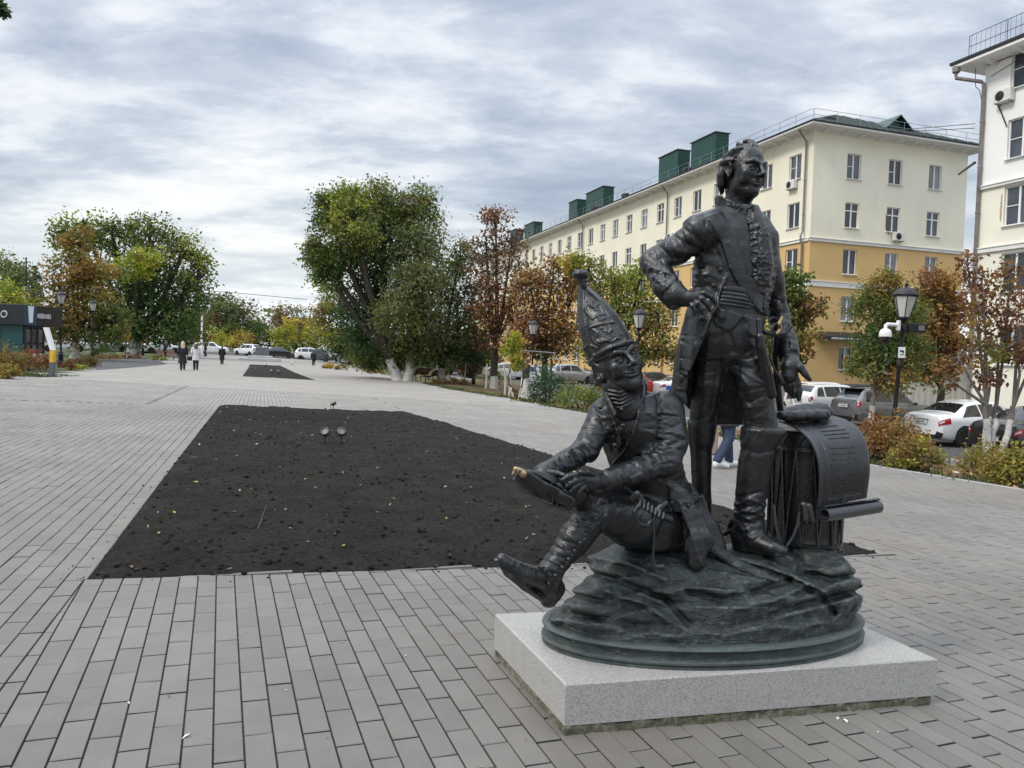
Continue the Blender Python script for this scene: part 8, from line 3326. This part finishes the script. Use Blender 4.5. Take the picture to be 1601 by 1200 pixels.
# the sole turned to us
soleN = np.array([-.25, -.92, -.32])
soleN /= np.linalg.norm(soleN)
se.put(chn([(886, 784, -.375, 15), (866, 775, -.39, 16.5), (840, 763, -.40, 18), (823, 751, -.40, 18), (814, 745, -.40, 14)], (soleN, 4.0)), .004)
se.put(chn([(887, 784, -.392, 12.5), (874, 779, -.402, 13)], (soleN, 3.0)), .003)
rim = [(803, 749), (811, 736), (834, 738), (862, 752), (885, 766), (898, 784), (890, 798), (868, 793), (840, 780), (815, 765), (803, 749)]
se.put(chn([(x, y, -.425 + .045 * (x - 803) / 95, 2.4) for x, y in rim]), .006)
se.put(chn([(862, 752, -.40, 1.6), (866, 772, -.41, 1.6), (862, 790, -.40, 1.6)]), .004)
# coat skirts behind and beside
se.put(zloft([rowT(1044, 770, .165, .14, .06), rowT(1050, 800, .18, .15, .07), rowT(1056, 830, .20, .16, .08), rowT(1062, 862, .22, .17, .08), rowT(1066, 880, .22, .17, .08)], sT, fT, 2.0, (7, .05, 1.0)), .01)
se.put(chn([(1062, 780, -.10, 16), (1078, 815, -.14, 23), (1090, 850, -.18, 26), (1090, 878, -.20, 15)], (fT, 2.2)), .012)
se.put(chn([(1085, 790, -.04, 14), (1105, 830, -.06, 23), (1116, 862, -.08, 22), (1124, 886, -.1, 11)], (fT, 2.2)), .012)
se.emboss([(1045, 756), (1086, 754), (1093, 784), (1070, 788), (1046, 782)], .009)
se.cut(pxprism([(1066, 800), (1072, 830), (1068, 880), (1064, 896), (1030, 870), (1020, 850), (1040, 800)], T(1060, 850, -.10), fT), .004)
for ln, wd, dp in (([(1064, 790), (1080, 830), (1092, 872), (1098, 884)], 3.0, -.010), ([(1078, 792), (1098, 836), (1108, 872)], 3.5, .010), ([(1096, 800), (1118, 850), (1132, 884)], 3, -.008), ([(1070, 800), (1076, 850), (1072, 884)], 3, .006)):
    se.groove(ln, wd, dp)
for a_, b_, hf, n_, sd_ in (((940, 652), (914, 704), 20, 12, 21), ((908, 708), (860, 736), 16, 14, 22), ((1046, 640), (1048, 700), 24, 13, 23), ((1040, 712), (960, 748), 18, 18, 24), ((1020, 650), (1040, 760), 20, 12, 25), ((1060, 740), (1070, 780), 20, 6, 26), ((935, 780), (1000, 815), 22, 10, 27), ((922, 806), (862, 896), 20, 16, 28), ((830, 885), (800, 880), 14, 6, 29), ((1075, 800), (1100, 880), 18, 8, 30), ((955, 650), (972, 700), 14, 6, 31)):
    folds(se, a_, b_, hf, n_, sd_)
se.rough(.0014, 30, 3, 14)
surfT = [se.surface()]
# neck cloth and collar
nk = Sculpt(T(965, 622, -.05) - [.16, .2, .10], T(965, 622, -.05) + [.19, .2, .12], .004)
nk.put(chn([(968, 602, -.08, 27), (973, 622, -.07, 29), (978, 638, -.06, 32)]), 0)
for k in range(5):
    y0 = 604 + k * 6
    nk.groove([(950, y0 + 3), (970, y0 + 7), (994, y0 - 5)], 1.3, .0032)
    nk.groove([(950, y0 + 6), (970, y0 + 10), (994, y0 - 2)], 1.3, -.003)
nk.put(chn([(950, 612, -.04, 4), (954, 632, -.08, 5), (962, 646, -.12, 4)], (sT, 1.4)), .004)
nk.put(chn([(1001, 594, -.08, 6), (1005, 608, -.10, 9), (1003, 622, -.12, 10), (996, 640, -.14, 5)], (sT, 1.8)), .004)
nk.put(chn([(1001, 594, -.08, 6), (1006, 606, -.04, 9), (1006, 622, -.02, 9)], (sT, 1.6)), .006)
nk.put(chn([(946, 614, -.08, 5), (951, 628, -.12, 8), (960, 648, -.16, 5)], (sT, 1.8)), .004)
nk.rough(.0015, 40, 2, 8)
surfT.append(nk.surface())
# head, thrown back and turned up towards the officer
HC2 = T(965, 568, -.07)
HM2 = frame(HC2, (.30, -.95, .24), (-.36, .06, .93), 1.16)
h2 = Sculpt(HC2 - .20, HC2 + .20, .0034)
put_all(h2, head_prims(1.0, .6), HM2, 1.16)
curl = []
for s in (-1, 1):
    curl.append((ell((s * .066, -.02, -.005), (.020, .05, .05)), .01, 'add'))
    a = [(s * (.084), -.005 + .017 * math.cos(t) * (1 - t / 14), -.034 + .017 * math.sin(t) * (1 - t / 14)) for t in np.linspace(0, 9, 16)]
    curl.append((chain(a, .0065), .002, 'add'))
    curl.append((chain([(s * .072, -.01, -.034), (s * .092, -.004, -.034)], [.016, .012]), .003, 'add'))
curl.append((ell((0, -.07, -.02), (.072, .05, .08)), .02, 'add'))
put_all(h2, curl, HM2, 1.16)
h2.rough(.0011, 60, 2, 5)
surfT.append(h2.surface())
# hands on the shoe
hA = hand_sculpt([(852, 740, -.28, 12), (866, 748, -.32, 12), (874, 754, -.35, 9)],
                 [[(870, 746, -.35, 4.8), (882, 752, -.37, 4.6), (890, 760, -.385, 4.0), (896, 766, -.385, 3.2)],
                  [(866, 752, -.36, 4.6), (876, 760, -.38, 4.4), (884, 768, -.39, 3.8), (889, 773, -.39, 3.2)],
                  [(860, 754, -.36, 4.6), (868, 763, -.38, 4.2), (875, 771, -.40, 3.6)],
                  [(854, 752, -.35, 4.2), (860, 761, -.37, 3.8), (866, 768, -.40, 3.2)],
                  [(858, 738, -.32, 5.4), (872, 740, -.36, 4.6), (882, 743, -.38, 3.6)]])
surfT.append(hA.surface())
hB = hand_sculpt([(942, 752, -.30, 13), (926, 752, -.34, 13), (914, 750, -.36, 10)],
                 [[(914, 742, -.37, 5.0), (900, 742, -.39, 4.6), (888, 745, -.40, 4.2), (880, 750, -.40, 3.4)],
                  [(911, 747, -.375, 5.0), (900, 751, -.40, 4.8), (892, 755, -.405, 4.2), (886, 760, -.40, 3.4)],
                  [(911, 753, -.37, 5.0), (903, 758, -.395, 4.8), (896, 763, -.40, 4.2), (892, 768, -.40, 3.4)],
                  [(915, 759, -.365, 4.8), (909, 764, -.385, 4.4), (905, 769, -.39, 3.8), (902, 774, -.39, 3.2)],
                  [(930, 742, -.35, 6), (918, 738, -.38, 5), (908, 738, -.40, 4.2)]])
surfT.append(hB.surface())
seated = as_part('seated_figure', join_surfaces(surfT), M_BRONZE)

# grenadier cap
def capL(x, y, z):
    return (HM2 @ np.array([x, y, z, 1]))[:3]


hb = Sculpt(np.min([capL(a, b, c) for a in (-.14, .14) for b in (-.17, .17) for c in (.0, .46)], 0), np.max([capL(a, b, c) for a in (-.14, .14) for b in (-.17, .17) for c in (.0, .46)], 0), .0042)
rows = [(0, -.012, .030, .088, .104), (0, -.016, .09, .087, .102), (0, -.022, .17, .078, .085), (0, -.03, .25, .052, .058), (0, -.036, .30, .028, .034), (0, -.038, .335, .012, .014)]
capp = [(zloft(rows, (1, 0), (0, 1)), .002, 'add')]
ring = [(.089 * math.sin(a), -.012 + .104 * math.cos(a), .042 + .014 * math.cos(a)) for a in np.linspace(0, 2 * math.pi, 30)]
capp.append((chain(ring, .0062), .004, 'add'))
put_all(hb, capp, HM2, 1.16)
plate = [(918, 450), (930, 462), (948, 482), (962, 502), (975, 522), (982, 538), (975, 541), (958, 543), (942, 549), (926, 558), (918, 536), (910, 508), (908, 480), (910, 456)]
hb.emboss(plate, .005, (HC2, np.array([.30, -.95, .24])))
for ln in ([(913, 452), (911, 480), (914, 510), (922, 538), (928, 556)], [(916, 450), (936, 468), (958, 500), (974, 524), (982, 538)], [(922, 511), (940, 506), (959, 503)]):
    hb.groove(ln, 1.5, -.006)
r3 = np.random.default_rng(11)
emb = [[(918, 470), (922, 476), (930, 480), (936, 474)], [(914, 480), (920, 490), (926, 498), (934, 492), (946, 490)], [(920, 466), (926, 470), (924, 478), (932, 484)], [(936, 474), (942, 482), (944, 490)], [(934, 494), (940, 500), (946, 496)], [(917, 476), (914, 484), (918, 490)],
       [(922, 512), (924, 526), (928, 534), (936, 540)], [(926, 514), (934, 520), (930, 530), (938, 536), (948, 532)], [(940, 512), (948, 514), (946, 526), (954, 530)], [(952, 508), (958, 518), (962, 526), (972, 530)], [(932, 536), (944, 530), (956, 534), (966, 528)], [(944, 516), (952, 520), (958, 514)], [(925, 540), (934, 544)], [(926, 456), (932, 464), (938, 470)]]
for e in emb:
    hb.groove(e, 1.25, -.0048)
hb.groove([(900, 500), (904, 530), (912, 552)], 1.6, -.005)
hb.groove([(903, 540), (912, 546), (918, 540)], 1.4, -.005)
cap = as_part('grenadier_cap', hb.surface(), M_BRONZE, seated)
pm = T(907.5, 429, -.04)
po = [(chn([(913, 448, -.05, 5), (910, 436, -.045, 7)]), .003, 'add'), (ell(pm, (.034, .034, .023)), .004, 'add')]
for i in range(40):
    v = r3.normal(size=3)
    v /= np.linalg.norm(v)
    po.append((ell(pm + v * [.028, .028, .018], (.008, .008, .008)), .003, 'add'))
sub('pompom', po, cap.parent, M_BRONZE, .003)
nose = (HM2 @ np.array([0, .119, -.022, 1]))[:3]
sub('nose_tip', [(ell(nose, (.0125, .013, .0115)), 0, 'add')], seated, M_GOLD, .0025, label='nose tip rubbed golden')
sub('bare_toe', [(chn([(818, 740, -.412, 7), (811, 735, -.41, 5), (806, 733, -.41, 4.2)]), .003, 'add'), (chn([(804, 738, -.41, 3.2), (802, 741, -.41, 2.6)]), .003, 'add')], seated, M_GOLD, .0035, label='toe of the shoe rubbed golden')
for bx, by, bo in ((939, 636, -.155), (951, 670, -.165), (961, 696, -.160), (972, 640, -.15), (974, 665, -.165), (988, 746, -.285), (1002, 742, -.275), (943, 783, -.29), (1050, 786, -.165), (1076, 790, -.17)):
    sub('button', [(ell(T(bx, by, bo), (.011, .0095, .011)), 0, 'add')], seated, M_BOOT, .003)
for t in np.linspace(0.02, 1, 9):
    px_, py_ = 922 - 75 * t + 5 * math.sin(t * 3), 806 + 104 * t
    sub('gaiter_button', [(ell(T(px_ + 10, py_ + 2, -.305 + .03 * t), (.010, .012, .010)), 0, 'add')], seated, M_BOOT, .003)
hg = [(chn([(990, 780, -.30, 5), (996, 772, -.31, 6), (1004, 784, -.31, 5), (992, 800, -.31, 4), (998, 818, -.31, 4), (1012, 822, -.31, 4), (1020, 812, -.31, 4), (1032, 792, -.30, 5), (1040, 786, -.28, 5)]), .004, 'add'), (chn([(1004, 790, -.31, 4), (1020, 800, -.31, 5), (1034, 806, -.30, 5), (1048, 812, -.28, 5)]), .004, 'add'), (chn([(1022, 810, -.32, 1.7), (1023, 840, -.32, 1.7), (1021, 872, -.31, 1.8), (1024, 886, -.31, 3), (1034, 886, -.31, 6)]), .003, 'add')]
for j in range(7):
    hg.append((chn([(1002 + j * 6, 778 + j * 4, -.32, 2), (1000 + j * 6, 792 + j * 3, -.33, 2.4)]), .002, 'add'))
sub('sword_hilt', hg, seated, M_BRONZE, .004)
sub('scabbard', [(chn([(1118, 858, -.1, 13), (1150, 880, -.16, 12), (1190, 898, -.22, 9), (1214, 907, -.25, 4)], (np.array([.2, -.4, .9]), 1.5)), .004, 'add')], seated, M_MOUND, .005)

# --- drum with its cords, the unrolled scroll and the rolled gloves
dr = empty('drum', (0, 0, 0))
dr.parent = statue
DT, DB = T(1262, 672, .13), T(1259, 856, .13)
dc = (DT + DB) / 2
RD = .172
zt, zb = DT[2], T(1259, 862, .10)[2] - .03
mb = MB()
prof = [(RD * .96, zb), (RD * 1.04, zb + .004), (RD * 1.04, zb + .075), (RD * 1.06, zb + .080), (RD * 1.06, zb + .094), (RD * .99, zb + .098)]
n = 12
for i in range(n + 1):
    t = i / n
    prof.append((RD * (.985 + .02 * math.sin(t * math.pi)), zb + .10 + (zt - zb - .20) * t))
prof += [(RD * .99, zt - .098), (RD * 1.06, zt - .094), (RD * 1.06, zt - .080), (RD * 1.04, zt - .075), (RD * 1.04, zt - .008), (RD * .96, zt)]
mb.lathe(prof, 64, (dc[0] - SC[0], dc[1] - SC[1], -SC[2]))
sh = mb.build('shell', M_BOOT, dr, smooth=True)
for k in range(14):
    a = 2 * math.pi * (k + .5) / 14
    for zz0, s in ((zb + .012, 1), (zt - .066, -1)):
        pts = []
        for da, dz in ((-.16, .052), (0, .0), (.16, .052), (-.16, .052)):
            z = zz0 + (dz if s > 0 else .05 - dz)
            pts.append((dc[0] - SC[0] + RD * 1.05 * math.cos(a + da), dc[1] - SC[1] + RD * 1.05 * math.sin(a + da), z - SC[2]))
        tri = MB()
        tri.tube(pts, .0045, 5)
        tri.build('triangle_trim', M_MOUND, dr, smooth=True)
N = 14
for k in range(N):
    a0, a1 = 2 * math.pi * k / N, 2 * math.pi * (k + .5) / N
    cd = MB()
    for aa, ab in ((a0, a1), (a1, a1 + math.pi / N)):
        za, zb_ = (zt - .085, zb + .085) if aa == a0 else (zb + .085, zt - .085)
        pts = []
        for t in np.linspace(0, 1, 8):
            a = aa + (ab - aa) * t
            pts.append((dc[0] - SC[0] + RD * 1.035 * math.cos(a), dc[1] - SC[1] + RD * 1.035 * math.sin(a), za + (zb_ - za) * t - SC[2]))
        cd.tube(pts, .0055, 5)
    cd.build('cord', M_BOOT, dr, smooth=True)
sub('cord_toggle', [(chn([(1256, 790, -.17, 7), (1258, 812, -.18, 8)], (np.array([1, 0, 0]), 1.3)), .002, 'add'), (chn([(1264, 792, -.17, 7), (1268, 812, -.18, 8)], (np.array([1, 0, 0]), 1.3)), .002, 'add')], dr, M_BOOT, .004)
lp = [(1250, 800), (1247, 820), (1240, 838), (1228, 856), (1218, 846), (1213, 820), (1210, 790)]
lpm = MB()
lpm.tube([T(x, y, -.165) - SC for x, y in lp], .006, 6)
lpm.build('loose_cord', M_BRONZE, dr, smooth=True)

# scroll: a thick sheet draped over the drum, its lower end rolled
sc_ = empty('scroll', (0, 0, 0))
sc_.parent = statue
Ledge = [(1217, 657, .16), (1236, 663, .05), (1256, 676, -.06), (1271, 692, -.13), (1281, 720, -.175), (1283, 752, -.18), (1281, 782, -.17), (1280, 792, -.165)]
Redge = [(1300, 649, .22), (1322, 655, .12), (1342, 667, .02), (1354, 687, -.05), (1360, 715, -.09), (1360, 742, -.10), (1356, 768, -.09), (1355, 778, -.085)]
def dense(E, n=40):
    P = np.array([T(*e) for e in E])
    t = np.linspace(0, 1, len(P))
    tt = np.linspace(0, 1, n)
    # smooth curve through the points
    out = np.zeros((n, 3))
    for i in range(3):
        out[:, i] = np.interp(tt, t, P[:, i])
    for _ in range(6):
        out[1:-1] = out[1:-1] * .5 + (out[:-2] + out[2:]) * .25
    return out
LE, RE = dense(Ledge), dense(Redge)
NU = 24
grid = np.array([LE * (1 - s) + RE * s for s in np.linspace(0, 1, NU)])          # NU x 40
nrm = np.cross(grid[1:, :][:, :][:1, 1:] - grid[:1, 1:], grid[:1, 1:] - grid[:1, :-1])
vs, fs = [], []
nv = grid.shape[1]
NRM = np.zeros_like(grid)
for i in range(NU):
    for j in range(nv):
        a = grid[min(i + 1, NU - 1), j] - grid[max(i - 1, 0), j]
        b = grid[i, min(j + 1, nv - 1)] - grid[i, max(j - 1, 0)]
        q = np.cross(b, a)
        NRM[i, j] = q / np.linalg.norm(q)
if NRM[NU // 2, nv // 2] @ (CAM - grid[NU // 2, nv // 2]) < 0:
    NRM = -NRM
for s in (0, 1):
    for i in range(NU):
        for j in range(nv):
            e = .004 if 0 < i < NU - 1 else .001
            vs.append(grid[i, j] + NRM[i, j] * (e if s == 0 else -.008) - SC)
K = NU * nv
for i in range(NU - 1):
    for j in range(nv - 1):
        q = (i * nv + j, i * nv + j + 1, (i + 1) * nv + j + 1, (i + 1) * nv + j)
        fs.append(q)
        fs.append(tuple(K + x for x in q[::-1]))
for i in range(NU - 1):
    for j in (0, nv - 1):
        fs.append((i * nv + j, (i + 1) * nv + j, K + (i + 1) * nv + j, K + i * nv + j))
for j in range(nv - 1):
    for i in (0, NU - 1):
        fs.append((i * nv + j, i * nv + j + 1, K + i * nv + j + 1, K + i * nv + j))
mb = MB()
mb.v, mb.f, mb.m = [tuple(v) for v in vs], fs, [0] * len(fs)
sheet = mb.build('sheet', M_BRONZE, sc_, smooth=True)
# raised lines of lettering, worn beyond reading, on a framed field, with a round seal below
r4 = np.random.default_rng(21)


def on_sheet(s, t):
    i, j = s * (NU - 1), t * (nv - 1)
    i0, j0 = min(int(i), NU - 2), min(int(j), nv - 2)
    a, b = i - i0, j - j0
    g = lambda A: (A[i0, j0] * (1 - a) * (1 - b) + A[i0 + 1, j0] * a * (1 - b) + A[i0, j0 + 1] * (1 - a) * b + A[i0 + 1, j0 + 1] * a * b)
    return g(grid), g(NRM)


let = MB()
rowsT = [(.24, .34, .66, 1), (.30, .30, .74, 0), (.345, .30, .74, 0), (.39, .34, .70, 0), (.48, .28, .76, 1), (.525, .30, .74, 0), (.57, .28, .74, 0), (.61, .22, .78, 0), (.65, .26, .80, 0), (.70, .34, .70, 0), (.735, .26, .60, 0), (.77, .24, .78, 0), (.80, .40, .64, 0), (.83, .30, .78, 0)]
for t, s0, s1, big in rowsT:
    s = s0
    hgt = (.011 if big else .0075)
    while s < s1:
        wd = r4.uniform(.006, .014) if not big else r4.uniform(.010, .016)
        for kx in range(2):
            p, nn = on_sheet(s + kx * wd * .5, t)
            p2, _ = on_sheet(min(s + .01 + kx * wd * .5, 1), t)
            ud = (p2 - p) / np.linalg.norm(p2 - p)
            vd = np.cross(nn, ud)
            hh = hgt * r4.uniform(.7, 1.0)
            let.box(p + nn * .005 - SC, (.0016, hh * .5, .0022), 0, 0, 0, np.stack([ud, vd, nn], 1))
        p, nn = on_sheet(s + wd * .3, t)
        ud = (on_sheet(min(s + .02, 1), t)[0] - p)
        ud /= np.linalg.norm(ud)
        vd = np.cross(nn, ud)
        let.box(p + nn * .005 + vd * hgt * r4.choice([-.45, 0, .45]) - SC, (wd * .11, .0013, .0022), 0, 0, 0, np.stack([ud, vd, nn], 1))
        s += wd * 1.45 if r4.random() > .16 else wd * 2.6
o = let.build('lettering', M_BOOT, sc_)
o['kind'] = 'stuff'
frm = MB()
for a, b in (((.16, .885), (.84, .885)), ((.16, .42), (.16, .885))):
    frm.tube([on_sheet(a[0] + (b[0] - a[0]) * k / 8, a[1] + (b[1] - a[1]) * k / 8)[0] + on_sheet(a[0], a[1])[1] * .004 - SC for k in range(9)], .0028, 5)
frm.build('text_border', M_BRONZE, sc_, smooth=True)
p, nn = on_sheet(.5, .945)
ud = on_sheet(.6, .945)[0] - p
ud /= np.linalg.norm(ud)
vd = np.cross(nn, ud)
seal = MB()
for rr in (.026, .018):
    seal.tube([p + nn * .005 + (ud * math.cos(a) + vd * math.sin(a)) * rr - SC for a in np.linspace(0, 2 * math.pi, 25)], .0028, 5)
for a in (.3, 1.3, 2.4, 4.0, 5.2):
    seal.tube([p + nn * .004 - SC, p + nn * .005 + (ud * math.cos(a) + vd * math.sin(a)) * .015 - SC], .004, 5)
seal.build('seal', M_BRONZE, sc_, smooth=True)
# rolled lower end
ra, rb = T(1288, 804, -.185), T(1372, 791, -.06)
axd = rb - ra
La = np.linalg.norm(axd)
axd /= La
ex = np.cross(axd, [0, 0, 1.0])
ex /= np.linalg.norm(ex)
ey = np.cross(ex, axd)
roll = MB()
prof = []
for a in np.linspace(0, 2 * math.pi * 1.75, 48):
    r = .041 - .0115 * a / (2 * math.pi)
    prof.append((r, a))
prof2 = [(r - .006, a) for r, a in prof]
vs, fs = [], []
nP = len(prof)
for s, pr in ((0, prof), (1, prof2)):
    for e in (0, 1):
        for r, a in pr:
            vs.append(ra + axd * (La * e) + (ex * math.cos(a + 1.2) + ey * math.sin(a + 1.2)) * r - SC)
idx_ = lambda s, e, k: s * 2 * nP + e * nP + k
for k in range(nP - 1):
    fs.append((idx_(0, 0, k), idx_(0, 0, k + 1), idx_(0, 1, k + 1), idx_(0, 1, k)))
    fs.append((idx_(1, 0, k), idx_(1, 1, k), idx_(1, 1, k + 1), idx_(1, 0, k + 1)))
    for e in (0, 1):
        fs.append((idx_(0, e, k), idx_(1, e, k), idx_(1, e, k + 1), idx_(0, e, k + 1)))
roll.v, roll.f, roll.m = vs, fs, [0] * len(fs)
roll.build('rolled_end', M_BRONZE, sc_, smooth=True)
sub('gloves', [(chn([(1224, 647, .12, 10), (1255, 643, .12, 12), (1285, 641, .14, 11), (1294, 643, .14, 8)]), .01, 'add'), (chn([(1222, 650, .06, 8), (1250, 650, .06, 9), (1290, 648, .08, 8)]), .02, 'add')], statue, M_BRONZE, .005, .004)
